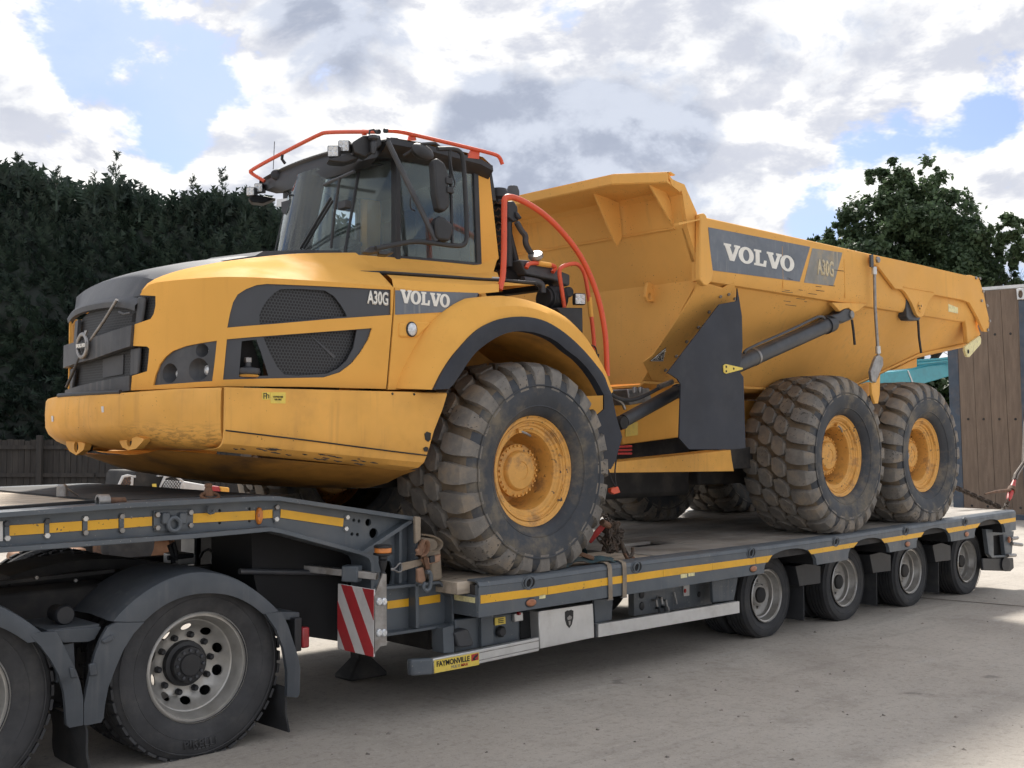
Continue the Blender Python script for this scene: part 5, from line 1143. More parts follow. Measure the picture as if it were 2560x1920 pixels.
# ---- grille
grille_poly = mixed(GP, [('A', 376, 500), ('A', 450, 425), ('A', 600, 352), ('A', 720, 322), ('A', 900, 290), ('A', 1022, 298), ('A', 1018, 400), ('A', 985, 495), ('A', 965, 690), ('A', 972, 715), ('A', 958, 895), ('A', 830, 1038), ('A', 322, 1112), ('A', 345, 870)])
gr = T('grille_mesh', MB().plan(GP, grille_poly, (), .008, .045, .07), 'mesh_nose')
def gbar(name, pts, off, th, mat='plastic_grey', par=None, bev=.008): return obj(name, MB().plan(GP, mixed(GP, [('A', a, b_) for a, b_ in pts]), (), th, off, .07), mat, par or truck, bevel=bev)
gbar('grille_bar', [(330, 690), (450, 655), (600, 612), (850, 532), (838, 695), (700, 740), (560, 792), (326, 862)], -.022, .05, bev=.014)
gbar('grille_bar', [(330, 1032), (580, 965), (822, 918), (820, 1034), (560, 1075), (318, 1112)], -.012, .05, bev=.010)
gbar('grille_pillar', [(858, 312), (918, 312), (893, 508), (838, 528)], .012, .02); gbar('grille_pillar', [(803, 708), (878, 700), (864, 905), (798, 924)], .012, .02)
gbar('grille_pillar', [(378, 505), (402, 485), (388, 655), (365, 672)], .012, .02); gbar('grille_pillar', [(338, 866), (375, 852), (355, 1015), (334, 1024)], .012, .02)
pp = [GP.hit('A', 738, 338), GP.hit('A', 640, 500), GP.hit('A', 535, 650)]; T('badge_bar', MB().tube([GP.pt(a, -.022, b_) for a, b_ in pp], .010, 8), 'steel')
pp = [GP.hit('A', 455, 770), GP.hit('A', 400, 900), GP.hit('A', 352, 1005)]; T('badge_bar', MB().tube([GP.pt(a, -.022, b_) for a, b_ in pp], .010, 8), 'cylinder_black')
s_, z_ = GP.hit('A', 497, 692); em_t = GP.tan(s_); ex = Vector((em_t.x, em_t.y, 0)); c_ = GP.pt(s_, -.04, z_)
emb = T('ring_emblem', MB().tube([c_+ex*(.074*math.cos(t_*math.pi/16))+Vector((0, 0, .074*math.sin(t_*math.pi/16))) for t_ in range(32)], .014, 10, True), 'steel')
ar = c_+ex*.062+Vector((0, 0, .062)); obj('arrow', MB().prism([ar+Vector((0, 0, .0)), ar+ex*.030+Vector((0, 0, .030)), ar+ex*-.012+Vector((0, 0, .032))], ex.cross(Vector((0, 0, 1)))*.012), 'steel', emb)
pb = c_-ex.cross(Vector((0, 0, 1)))*-.012; obj('name_bar', MB().prism([c_+ex*a+Vector((0, 0, b_)) for a, b_ in ((-.082, -.021), (.082, -.021), (.082, .021), (-.082, .021))], ex.cross(Vector((0, 0, 1)))*.012), 'letter_black', emb)
nrm_e = ex.cross(Vector((0, 0, 1))).normalized()
sgn = 1 if (nrm_e.dot(Vector((-1, -.3, 0))) > 0) else -1
x0_ = -.068
slab_word('VOLVO', lambda a, b_, o: c_+ex*(x0_+a)+Vector((0, 0, -.012+b_))+nrm_e*sgn*(.016-o), .024, .0295, 'letter', emb)
gbar('number_plate_lamp', [(560, 790), (720, 755), (716, 905), (560, 935)], .038, .006, 'cab_trim', gr, 0)
T('bonnet_latch', MB().tube([GP.pt(*(lambda h_: (h_[0], -.02, h_[1]))(GP.hit('A', a, b_))) for a, b_ in ((752, 432), (790, 448), (840, 440))], .008, 8), 'cylinder_black')
gbar('latch_hole', [(790, 440), (832, 430), (826, 500), (782, 505)], .040, .005, 'dark_inside', gr, 0)
# ---- bumper
BP = Plan([(-2.10, 2.62), (-2.25, 2.50), (-2.52, 2.20), (-2.66, 2.02), (-2.705, 1.90), (-2.728, 1.66), (-2.735, 1.39), (-2.728, 1.10), (-2.705, .85), (-2.665, .73), (-2.46, .115), (-2.435, .045)], 1)
SB = BP.c[-1]; nst = 60; rows_ = []
prof_f = [(.05, -.004), (.012, 0), (0, -.018), (-.004, -.10), (0, -.19), (.020, -.235), (.065, -.275), (.13, -.305), (.24, -.335), (.40, -.35)]
prof_s = [(.05, -.004), (.012, 0), (0, -.018), (-.004, -.12), (0, -.24), (.012, -.285), (.04, -.318), (.08, -.337), (.16, -.35), (.30, -.36)]
for i in range(nst):
    s_ = SB*i/(nst-1); y_ = BP.pt(s_).y; k = max(0, min(1, (.80-y_)/.45)) if y_ < YC else max(0, min(1, (y_-1.98)/.45)); zt = 2.078+.016*k-.02*max(0, min(1, (y_-1.7)/.5))
    rows_.append([BP.pt(s_, a*(1-k)+c2*k, zt+b_*(1-k)+d2*k) for (a, b_), (c2, d2) in zip(prof_f, prof_s)])
T('bumper', MB().rows(rows_), 'yellow_bumper', sharp=50)
T('bumper_end', MB().add(rows_[-1], [tuple(range(len(rows_[-1])))]), 'yellow_worn'); T('bumper_end', MB().add(rows_[0], [tuple(range(len(rows_[0])))]), 'yellow_worn')
T('bumper_top', MB().add([r[0]+Vector((0, 0, .001)) for r in rows_], [tuple(range(nst))]), 'yellow_worn')
sp_ = [BP.hit('A', a, b_) for a, b_ in ((600, 1156), (617, 1154), (620, 1200), (605, 1202))]; T('sticker', MB().plan(BP, sp_, (), .002, -.007, .2), 'warn_white')
sp_ = [BP.hit('A', a, b_) for a, b_ in ((217, 1230), (231, 1227), (233, 1270), (220, 1273))]; T('sticker', MB().plan(BP, sp_, (), .002, -.007, .2), 'warn_white')
T('rubber_strip', MB().tube([BP.pt(BP.hit('A', a, b_)[0], .012, 2.084) for a, b_ in ((250, 1130), (400, 1105), (570, 1070), (730, 1045))], .014, 8), 'black_plastic')
for (pts, hole, yy) in (([(722, 1345), (732, 1340), (920, 1405), (915, 1420), (860, 1480), (800, 1492), (755, 1470), (730, 1420)], (808, 1420), .88), ([(318, 1392), (335, 1388), (470, 1440), (455, 1490), (400, 1530), (350, 1500), (325, 1460)], (400, 1465), 1.80)):
    px_ = [at('A', a, b_, x=-2.62) for a, b_ in pts]; ch = at('A', *hole, x=-2.62)
    lg = T('tow_lug', MB().sheet([(p.y, p.z) for p in px_], ([(ch.y+.036*math.cos(t_*math.pi/8), ch.z+.036*math.sin(t_*math.pi/8)) for t_ in range(16)],), lambda a, b_, o: Vector((-2.62+o, a, b_)), .045, .1), 'yellow_worn', bevel=.004)
    obj('tow_pin', MB().tube([Vector((-2.60, ch.y, ch.z)), Vector((-2.52, ch.y, ch.z))], .034, 16), 'under_dark', lg)
# ---- tank skirt and belly
xr = [(2.107, -.797), (2.06, -.803), (1.96, -.862), (1.85, -.912), (1.75, -.948), (1.682, -.968), (1.64, -.978), (1.60, -1.0), (1.59, -1.03)]
def xright(z):
    for (a, b_), (c2, d2) in zip(xr, xr[1:]):
        if z >= c2: return b_+(d2-b_)*(a-z)/(a-c2)
    return -1.03
rows_ = []; prof_ = [(.05, .995), (.010, 1.0), (0, .985), (-.002, .8), (0, .5), (.0, .28), (.004, .26), (.006, .18), (.022, .09), (.06, .025), (.12, 0), (.22, -.02)]
for i in range(26):
    f = i/25; col_ = []
    for (o, g_) in prof_:
        zb = 1.745+(1.600-1.745)*f; zt = 2.094+(2.107-2.094)*f; z_ = zb+(zt-zb)*g_; x_ = -2.432+(xright(max(1.602, z_))+2.432)*f
        col_.append(Vector((x_, o, z_)))
    rows_.append(col_)
T('tank_skirt', MB().rows(rows_, (0, .02, 0)), 'yellow_worn', sharp=28)
T('tank_skirt', MB().rows([[mir(p) for p in r] for r in rows_[7:]], (0, -.02, 0)), 'yellow_worn', sharp=28)
for a, b_ in ((E_ for E_ in ((65, 382), (232, 386)))): T('skirt_bolt', disc(at('E', a, b_, y=-.003), None, .008, .008, .004), 'under_dark')
chip = random.Random(6)
for k, pts in (('E', [(312, 690), (330, 672), (362, 684), (358, 735), (340, 752), (318, 735)]), ('E', [(303, 800), (322, 788), (342, 796), (335, 828), (310, 825)])): T('paint_chip', MB().plan(flat(-.0045), flat(-.0045).hits(k, pts), (), .002, 0, .1), 'under_dark')
T('skirt_seam', MB().tube([at('A', 1548, 1340, y=-.001), at('A', 1900, 1382, y=-.001), at('A', 2212, 1420, y=-.001), at('E', 60, 824, y=-.001), at('E', 330, 856, y=-.001)], .0045, 5), 'under_dark')
rsc = random.Random(3)
for k in range(26):                           # scrapes along the lower edge of the tank
    a = rsc.uniform(1560, 2700); b_ = 1452+(a-1560)*.118+rsc.uniform(-16, 26); ln = rsc.uniform(12, 85)
    T('scrape', MB().tube([at('A', a, b_, y=.006), at('A', a+ln*.5, b_+ln*.10+rsc.uniform(-4, 4), y=.006), at('A', a+ln, b_+ln*.16, y=.006)], [.002, .004, .0015], 4), 'under_dark')
PS = flat(-.004)
st = T('fuel_sticker', MB().plan(PS, PS.hits('A', [(1893, 1046), (2011, 1046), (2009, 1133), (1893, 1132)]), (), .002, 0, .3), 'sticker_yellow')
def lab(txt, k, a0, b0, a1, b1, par, pl_y, mat='letter_black', bold=.01):
    p0 = at(k, a0, b0, y=pl_y); p1 = at(k, a1, b1, y=pl_y); return letters(txt, (p0.x, pl_y, p0.z), (1, 0, 0), (0, 0, 1), p1.z-p0.z, p1.x-p0.x, mat, par, .002, bold)
lab('SULPHUR FREE', 'A', 1915, 1087, 1990, 1076, st, -.006); lab('FUEL ONLY', 'A', 1925, 1108, 1978, 1096, st, -.006)
st2 = T('pump_sticker', MB().plan(PS, PS.hits('A', [(1830, 1046), (1890, 1046), (1890, 1104), (1830, 1104)]), (), .002, 0, .3), 'sticker_yellow')
for pts in ([(1840, 1052), (1846, 1052), (1846, 1096), (1840, 1096)], [(1846, 1052), (1866, 1052), (1866, 1058), (1846, 1058)], [(1860, 1058), (1866, 1058), (1866, 1096), (1860, 1096)], [(1846, 1072), (1860, 1072), (1860, 1078), (1846, 1078)], [(1868, 1062), (1884, 1066), (1884, 1092), (1878, 1092), (1878, 1072), (1868, 1068)]):
    obj('pump_mark', MB().plan(flat(-.006), flat(-.006).hits('A', pts), (), .001, 0, .3), 'letter_black', st2)
bx_ = [(-2.50, 1.73), (-2.30, 1.665), (-2.1, 1.60), (-1.8, 1.545), (-1.4, 1.50), (-.9, 1.47)]; edge_ = [1.735, 1.715, 1.69, 1.665, 1.63, 1.59]
rows_ = []
for (yy, f) in ((.20, 0), (.34, .22), (.52, .62), (.75, .9), (1.05, 1.), (1.39, 1.02), (1.73, 1.), (2.03, .9), (2.26, .62), (2.44, .22), (2.58, 0)): rows_.append([Vector((x_, yy if x_ > -2.2 else YC+(yy-YC)*(.62 if x_ < -2.4 else .80), e_+(z_-.03-e_)*f)) for (x_, z_), e_ in zip(bx_, edge_)])
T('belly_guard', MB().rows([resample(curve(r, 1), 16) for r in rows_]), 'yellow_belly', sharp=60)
T('front_chassis', MB().box((-1.0, .80, 1.45), (1.1, 1.98, 2.6)), 'under_dark'); T('front_axle', MB().tube([(0, .35, 1.572), (0, 2.43, 1.572)], .16, 16), 'under_dark')
# ---- fender
seam = ('B', 1308, 1288)
fend = mixed(HP, [('B', 1312, 1290), ('B', 1960, 1334), ('C', 300, 1010), ('C', 560, 1030), ('C', 520, 1180), ('C', 380, 1215), ('C', 130, 1300), ('C', 0, 1420), ('E', 520, 115), ('E', 430, 250), ('E', 392, 350), ('E', 22, 350), ('O', 1676, 1162), ('O', 1702, 845)])
T('fender_panel', MB().plan(HP, fend, (), .014, -.001, .07), 'yellow', bevel=.003)
T('panel_seam', MB().plan(HP, mixed(HP, [('B', 1296, 1286), ('B', 1314, 1288), ('O', 1704, 845), ('O', 1678, 1162), ('O', 1664, 1162), ('O', 1692, 845)]), (), .006, .014, .1), 'dark_inside')
YF = -.10
fo = [('E', 380, 350), ('E', 440, 225), ('E', 520, 100), ('C', 0, 1405), ('C', 60, 1340), ('C', 130, 1283), ('C', 260, 1222), ('C', 400, 1200), ('C', 520, 1207), ('C', 640, 1240), ('C', 780, 1330), ('C', 900, 1440), ('C', 1000, 1555), ('C', 1080, 1659), ('E', 1722, 335), ('E', 1752, 392)]
fi = [('E', 500, 345), ('E', 550, 290), ('E', 640, 150), ('C', 90, 1475), ('C', 200, 1390), ('C', 310, 1332), ('C', 430, 1310), ('C', 560, 1325), ('C', 700, 1380), ('C', 800, 1470), ('E', 1482, 102), ('E', 1560, 180), ('E', 1635, 285), ('E', 1692, 395)]
fy = [('O', 1712, 1160), ('O', 1735, 1090), ('O', 1790, 985), ('O', 1860, 890), ('O', 1940, 815), ('O', 2050, 765), ('C', 100, 1062), ('C', 270, 1040), ('C', 440, 1060), ('C', 610, 1112), ('C', 760, 1182), ('C', 860, 1262), ('C', 960, 1385), ('C', 1060, 1570), ('E', 1735, 335)]
NF = 44
FO = resample(curve([at(*p, y=YF) for p in fo], 1), NF); FI = resample(curve([at(*p, y=YF) for p in fi], 1), NF)
fyp = [at(*p, y=(.10 if i < 3 else .07 if i < 5 else .02)) for i, p in enumerate(fy)]; FY = resample(curve(fyp, 1), NF)
fl_rows = [[FI[i]+Vector((0, .07, 0)) for i in range(NF)], [FI[i]+Vector((0, .004, 0)) for i in range(NF)], FI, [FI[i].lerp(FO[i], .5)+Vector((0, -.012, 0)) for i in range(NF)], [p+Vector((0, -.004, 0)) for p in FO], [p+Vector((0, .02, 0)) for p in FO]]
T('wheel_arch_flare', MB().rows(fl_rows), 'black_flap', sharp=45)
y_rows = [[p+Vector((0, .016, 0)) for p in FO], [FO[i].lerp(FY[i], .5)+Vector((0, -.022 if i > 8 else -.008, 0)) for i in range(NF)], [FO[i].lerp(FY[i], .88)+Vector((0, -.006, 0)) for i in range(NF)], [p+Vector((0, .02, .004)) for p in FY], [p+Vector((0, .16, .012)) for p in FY], [Vector((p.x, .75, p.z+.004)) for p in FY]]
T('fender', MB().rows(y_rows), 'yellow', sharp=30)
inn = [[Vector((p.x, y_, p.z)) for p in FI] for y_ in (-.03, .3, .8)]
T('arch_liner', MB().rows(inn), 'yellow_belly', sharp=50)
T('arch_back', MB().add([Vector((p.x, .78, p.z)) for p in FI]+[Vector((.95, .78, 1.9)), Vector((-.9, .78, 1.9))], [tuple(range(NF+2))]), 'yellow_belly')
T('front_mud_flap', MB().plan(flat(.03), flat(.03).hits('E', [(1690, 385), (1752, 395), (1786, 560), (1830, 715), (1778, 900), (1742, 962), (1665, 955), (1648, 800), (1630, 660), (1590, 590), (1690, 500)]), (), .012, 0, .1), 'black_flap')
# labels on the bonnet
pgl = T('name_panel', MB().plan(HP, mixed(HP, [('B', 1313, 1308), ('B', 1952, 1329), ('B', 1938, 1368), ('B', 1830, 1412), ('B', 1720, 1474), ('B', 1312, 1496)]), (), .002, -.004, .1), 'decal_grey')
s0, z0 = HP.hit('B', 1350, 1404); s1, z1 = HP.hit('B', 1722, 1347)
slab_word('VOLVO', lambda a, b_, o: HP.pt(s0+a, -.008+o, z0+b_), z1-z0+.004, (s1-s0)/4.66, 'letter', pgl)
sa, za = HP.hit('B', 1104, 1412); sb_, zb_ = HP.hit('B', 1265, 1322); pa = HP.pt(sa, -.004, za); tg = HP.tan(sa)
letters('A30G', HP.pt(sa, .008, za), (tg.x, tg.y, 0), (0, 0, 1), zb_-za, sb_-sa, 'letter', vf, .004, .03)
s_, z_ = HP.hit('O', 1772, 905); c_ = HP.pt(s_, -.002, z_)
mh = T('marker_housing', MB().plan(HP, mixed(HP, [('O', 1722, 876), ('O', 1850, 870), ('O', 1856, 885), ('O', 1800, 938), ('O', 1728, 940), ('O', 1718, 930)]), (), .03, -.012, .2), 'yellow', bevel=.012); obj('marker_lamp', disc(c_+Vector((.0, -.014, 0)), None, .038, .044, .016, 24), 'lens', mh); obj('lamp_rim', MB().tube([c_+Vector((math.cos(t_*math.pi/12)*.040, -.014, math.sin(t_*math.pi/12)*.046)) for t_ in range(24)], .006, 6, True), 'black_plastic', mh)
# ---- band under the cab
b1 = [('B', 1302, 1288), ('B', 1600, 1310), ('B', 1960, 1333), ('C', 300, 1010), ('C', 560, 1030)]
r1_ = [HP.pt(*(lambda h_: (h_[0], 0, h_[1]))(HP.hit(*p))) for p in b1]
r2_ = [at('B', 1250, 1188, y=.30), at('B', 1600, 1210, y=.30), at('B', 2000, 1236, y=.30), at('C', 300, 935, y=.30), at('C', 545, 962, y=.30)]
Nb = 16; r1_ = resample(r1_, Nb); r2_ = resample(r2_, Nb)
T('step_ledge', MB().rows([r1_, [r1_[i].lerp(r2_[i], .25)+Vector((0, 0, .035)) for i in range(Nb)], [r1_[i].lerp(r2_[i], .8)+Vector((0, 0, .012)) for i in range(Nb)], r2_, [p+Vector((0, .5, 0)) for p in r2_]]), 'yellow', sharp=25)
T('black_trim', MB().tube([at('B', 700, 1158, y=.34), at('B', 860, 1166, y=.33), at('B', 1245, 1172, y=.315), at('B', 1600, 1194, y=.30), at('B', 2000, 1224, y=.30), at('C', 300, 922, y=.30), at('C', 545, 944, y=.30), at('C', 552, 960, y=.30)], .011, 8), 'black_plastic')
lp1 = [at('B', 1030, 1036, y=.655), at('B', 1380, 1060, y=.64), at('B', 1700, 1082, y=.625), at('B', 1960, 1104, y=.61), at('B', 2105, 1045, y=.61)]
lp0 = [at('B', 1052, 1162, y=.36), at('B', 1380, 1180, y=.345), at('B', 1700, 1200, y=.34), at('B', 1960, 1216, y=.34), at('B', 2118, 1226, y=.34)]
lp1 = resample(lp1, 16); lp0 = resample(lp0, 16)
T('cab_lower_panel', MB().rows([lp0, [lp0[i].lerp(lp1[i], .3)+Vector((0, .02, .0)) for i in range(16)], [lp0[i].lerp(lp1[i], .4)+Vector((0, .06, -.005)) for i in range(16)], lp1, [p+Vector((0, .05, 0)) for p in lp1]], (0, .01, -.005)), 'yellow', sharp=20)
fl0 = [at('B', 700, 1158, y=.36), at('B', 1040, 1162, y=.36)]; fl1 = [at('B', 715, 1112, y=.42), at('B', 1028, 1112, y=.44)]; T('step_flange', MB().rows([fl0, fl1, [p+Vector((0, .06, .004)) for p in fl1]], (0, .01, -.004)), 'yellow')
# ---- cab
AJ0 = Vector((-1.01, .90, 3.06)); AJ1 = at('B', 1045, 335, y=.93)          # windscreen joint, foot and head
BPb = at('B', 1318, 1040, y=.66); BPt = at('B', 1318, 310, y=.68)
CPb = at('B', 1945, 1100, y=.61); CPt = at('B', 1915, 330, y=.64)
RPb = at('B', 2104, 1045, y=.61); RPt = at('B', 2030, 335, y=.64)
def pane(name, rows_, sub=0):
    return T(name, MB().rows(rows_, (0, .004, 0)), 'glass')
def arcrow(a, b_, bul, n=13):
    return [a.lerp(b_, i/(n-1))+Vector((-bul*(1-(2*i/(n-1)-1)**2), 0, 0)) for i in range(n)]
ws = [arcrow(mir(AJ0.lerp(AJ1, f)), AJ0.lerp(AJ1, f), .16) for f in (0, .25, .5, .75, 1)]
wsp = T('windscreen', MB().rows(ws, (.005, 0, 0)), 'glass')
for sfn in ((lambda p: p), mir):
    T('side_window', MB().rows([[sfn(AJ0), sfn(BPb)], [sfn(AJ1), sfn(BPt)]], (.004, .004 if sfn(AJ0).y < YC else -.004, 0)), 'glass')
    if sfn(AJ0).y < YC: T('door_window', MB().rows([[sfn(BPb+Vector((.03, 0, 0))), sfn(CPb)], [sfn(BPt+Vector((.03, 0, 0))), sfn(CPt)]], (0, .004 if sfn(AJ0).y < YC else -.004, 0)), 'glass')
    T('a_pillar', MB().tube([sfn(AJ0), sfn(AJ1)], .011, 8), 'black_plastic')
    T('b_pillar', MB().bar(sfn(BPb-Vector((0, 0, .05))), sfn(BPt), .07, .045, up=(1, 0, 0)), 'black_plastic', bevel=.008)
    T('door_frame', MB().bar(sfn(CPb-Vector((-.012, 0, .02))), sfn(CPt+Vector((.012, 0, .02))), .03, .05, up=(1, 0, 0)), 'black_plastic', bevel=.006)
    T('window_sill', MB().tube([sfn(AJ0-Vector((0, 0, .02))), sfn(BPb-Vector((0, 0, .02))), sfn(CPb-Vector((-.02, 0, .015)))], .022, 8), 'black_plastic')
    sy = -1 if sfn(AJ0).y < YC else 1
    quad = [CPb+Vector((.03, 0, -.10)), RPb+Vector((.012, 0, -.02)), RPt, CPt+Vector((.025, 0, .03))]
    T('c_pillar', MB().prism([sfn(p)+Vector((0, sy*.006, 0)) for p in quad], (0, -sy*.12, 0)), 'yellow', bevel=.012, seg=3)
    T('rear_trim', MB().prism([sfn(p)+Vector((0, -sy*.01, 0)) for p in (RPt+Vector((-.02, 0, .0)), RPt+Vector((.045, 0, -.03)), RPt+Vector((.10, 0, -.28)), RPt+Vector((.055, 0, -.28)))], (0, -sy*.10, 0)), 'black_plastic', bevel=.008)
# rear wall with its windows
xw = .17; y0, y1, z0, z1 = .66, 2*YC-.66, 2.95, 3.88
wins = [(.74, 1.22), (1.30, 2.04)]
T('rear_wall', MB().sheet([(y0, z0), (y1, z0), (y1, z1), (y0, z1)], [[(a, 3.43), (b_, 3.43), (b_, 3.66), (a, 3.66)] for a, b_ in ((.74, .98), (1.12, 1.38), (1.50, 2.02))], lambda a, b_, o: Vector((xw+o, a, b_)), .04, .2), 'cab_trim')
for a, b_ in ((.74, .98), (1.12, 1.38), (1.50, 2.02)): T('rear_window', MB().box((xw+.01, a-.005, 3.425), (xw+.014, b_+.005, 3.665)), 'glass')
T('far_door_blank', MB().sheet([(-.72, 3.0), (.16, 3.0), (.16, 3.86), (-.72, 3.86)], [[(-.25, 3.50), (.08, 3.50), (.08, 3.74), (-.25, 3.74)]], lambda a, b_, o: Vector((a, 2.14+o, b_)), .03, .2), 'cab_trim')  # added panel shuts most of the far door window to darken the cab
hx = MB()                                     # honeycomb guard on the rear window
def honey(mb, fm, w_, h_, cell, r_):
    for j in range(int(h_/(cell*1.5))+1):
        for i in range(int(w_/(cell*1.732))+1):
            cx = i*cell*1.732+(cell*.866 if j % 2 else 0); cy = j*cell*1.5
            if cx > w_ or cy > h_: continue
            for k in (0, 1, 2):
                a0 = math.pi/6+k*math.pi/3-math.pi/3; a1 = a0+math.pi/3
                mb.bar(fm(cx+cell*math.cos(a0), cy+cell*math.sin(a0)), fm(cx+cell*math.cos(a1), cy+cell*math.sin(a1)), r_, r_)
honey(hx, lambda a, b_: Vector((xw+.07, .70+a, 3.16+b_)), .36, .44, .033, .008); T('window_guard', hx, 'black_plastic')
hx = MB(); honey(hx, lambda a, b_: Vector((.275+.04*a, .60+a, 3.02+b_)), .26, .62, .036, .008); T('side_guard_mesh', hx, 'rusty')
T('cab_floor', MB().box((-1.0, .75, 2.9), (.16, 2*YC-.75, 2.95)), 'cab_trim')
T('head_lining', MB().box((-.85, .72, 3.84), (.16, 2*YC-.72, 3.86)), 'cab_trim')
dsh = [(-1.08, 2.98), (-1.12, 3.10), (-.98, 3.17), (-.80, 3.14), (-.78, 2.98)]
T('dashboard', MB().prism([(x, 1.0, z) for x, z in dsh], (0, .8, 0)), 'cab_trim', bevel=.02)
sw_ = Vector((-.72, 1.39, 3.22)); axs = Vector((-.45, 0, .9)).normalized(); e1 = Vector((0, 1, 0)); e2 = axs.cross(e1)
swl = T('steering_wheel', MB().tube([sw_+(e1*math.cos(i*math.pi/12)+e2*math.sin(i*math.pi/12))*.19 for i in range(24)], .014, 8, True), 'black_plastic'); obj('column', MB().tube([sw_, sw_-axs*.30], .03, 8), 'black_plastic', swl)
seat = T('driver_seat', MB().box((-.42, 1.15, 2.98), (.02, 1.63, 3.16)), 'seat_cloth', bevel=.05); obj('backrest', MB().prism([(-.05, 1.15, 3.12), (.06, 1.15, 3.12), (.14, 1.15, 3.68), (.04, 1.15, 3.70)], (0, .48, 0)), 'seat_cloth', seat, bevel=.05); obj('headrest', MB().box((.05, 1.28, 3.68), (.13, 1.5, 3.82)), 'seat_cloth', seat, bevel=.04)
T('passenger_seat', MB().box((-.28, .74, 3.0), (-.02, 1.02, 3.72)), 'seat_cloth', bevel=.04)
# roof, visor
def rfe(f):                                   # roof front edge, far to near
    y_ = 2.24+(.545-2.24)*f; return Vector((-.89-.075*(1-(2*f-1)**2), y_, 3.895+.018*(1-(2*f-1)**2)))
fr_ = [rfe(i/14) for i in range(15)]
rows_ = [[p+Vector((.075, 0, .010)) for p in fr_], [p+Vector((.080, 0, .026)) for p in fr_], [Vector((-.35, YC+(p.y-YC)*.96, 3.955+.012*(1-((p.y-YC)/.85)**2))) for p in fr_], [Vector((.05, YC+(p.y-YC)*.95, 3.945)) for p in fr_], [Vector((.15, YC+(p.y-YC)*.93, 3.905)) for p in fr_], [Vector((.16, YC+(p.y-YC)*.93, 3.86)) for p in fr_]]
T('roof', MB().rows(rows_), 'yellow', sharp=40)
for sfn in ((lambda p: p), mir):
    e = [Vector((-.90, .545, 3.90)), Vector((-.5, .55, 3.915)), Vector((.0, .56, 3.905)), Vector((.14, .575, 3.88))]
    T('roof_gutter', MB().rows([[sfn(p+Vector((0, .0, .012))) for p in e], [sfn(p+Vector((0, -.006, -.03))) for p in e], [sfn(p+Vector((0, .05, -.085))) for p in e], [sfn(p+Vector((0, .12, -.10))) for p in e]]), 'black_plastic')
vb = [Vector((-.875-.13*(1-(2*i/14-1)**2), 2.02+(.76-2.02)*i/14, 3.752-.05*(1-(2*i/14-1)**2))) for i in range(15)]
T('visor', MB().rows([[p+Vector((.085, 0, .020)) for p in fr_], [p+Vector((.02, 0, .012)) for p in fr_], [p+Vector((-.004, 0, -.004)) for p in fr_], [p+Vector((.012, 0, -.022)) for p in fr_], [fr_[i].lerp(vb[i], .5)+Vector((-.02, 0, -.035)) for i in range(15)], vb, [p+Vector((.10, 0, .02)) for p in vb]], (.01, 0, .012)), 'black_plastic', sharp=45)
# lamps on the visor
def worklamp(c, d, r=.045, nm='work_lamp', par=None):
    d = Vector(d).normalized(); s_ = d.cross(Vector((0, 0, 1))).normalized(); u_ = s_.cross(d); c = Vector(c)
    b_ = T(nm, MB().prism([c+s_*a*r+u_*e_*r for a, e_ in ((-1, -.85), (-.85, -1), (.85, -1), (1, -.85), (1, .85), (.85, 1), (-.85, 1), (-1, .85))], -d*.07), 'black_plastic', bevel=.006)
    lp_ = obj('lens', MB().prism([c+d*.001+s_*a*r*.84+u_*e_*r*.84 for a, e_ in ((-1, -.9), (-.9, -1), (.9, -1), (1, -.9), (1, .9), (.9, 1), (-.9, 1), (-1, .9))], d*.004), 'lens', b_)
    for a in (-.42, .42):
        for e_ in (-.42, .42): obj('led', MB().lathe([(0, .004), (r*.3, .006), (r*.34, 0)], c+d*.005+s_*a*r+u_*e_*r, d, 10), 'aluminium', b_)
    return b_
for a, b_ in ((838, 240), (920, 200)): worklamp(at('B', a, b_, y=.62-.0), (-.75, -.66, -.06), .040)
for a, b_ in ((203, 548), (265, 520)): worklamp(at('B', a, b_, y=2.16), (-.75, -.60, -.06), .036)
T('lamp_shelf', MB().prism([at('B', a, b_, y=.60) for a, b_ in ((800, 300), (960, 255), (1040, 290), (930, 325), (830, 318))], (.06, .12, 0)), 'black_plastic', bevel=.008)
T('lamp_shelf', MB().prism([at('B', a, b_, y=2.16) for a, b_ in ((185, 600), (250, 572), (400, 600), (300, 640), (210, 630))], (.06, .10, 0)), 'black_plastic', bevel=.008)
T('lamp_bracket', MB().prism([at('B', a, b_, y=.56) for a, b_ in ((985, 170), (1070, 115), (1200, 115), (1215, 190), (1085, 285), (1000, 250))], (.05, .10, 0)), 'black_plastic', bevel=.01)
c_ = at('B', 1147, 205, y=.53); T('siren', MB().lathe([(0, -.05), (.016, -.05), (.022, -.02), (.022, .03), (.012, .04), (.036, .055), (.036, .075), (0, .085)], c_, (0, 0, 1), 16), 'cylinder_black')
T('bracket_hoop', MB().tube([at('B', 1115, 110, y=.54), at('B', 1120, 80, y=.54), at('B', 1150, 74, y=.54), at('B', 1170, 100, y=.54)], .007, 6), 'black_plastic')
def dome(k, a, b_, yv, rx, rz, tilt, mat='black_plastic', nm='convex_mirror'):
    c = at(k, a, b_, y=yv); mb = MB().lathe([(0, -.03), (.5, -.026), (.85, -.012), (1, 0), (.95, .02), (.6, .05), (0, .06)], (0, 0, 0), (0, 1, 0), 28)
    m_ = Matrix.Rotation(tilt, 3, 'Z') @ Matrix.Rotation(R(-18), 3, 'X')
    for i, p in enumerate(mb.v): q = m_ @ Vector((p.x*rx, p.y, p.z*rz)); mb.v[i] = q+c
    return T(nm, mb, mat)
d1 = dome('B', 460, 425, 1.9, .105, .060, R(-20)); d2 = dome('B', 1530, 240, .42, .115, .060, R(10)); d3 = dome('B', 728, 588, 1.5, .075, .045, R(-25))
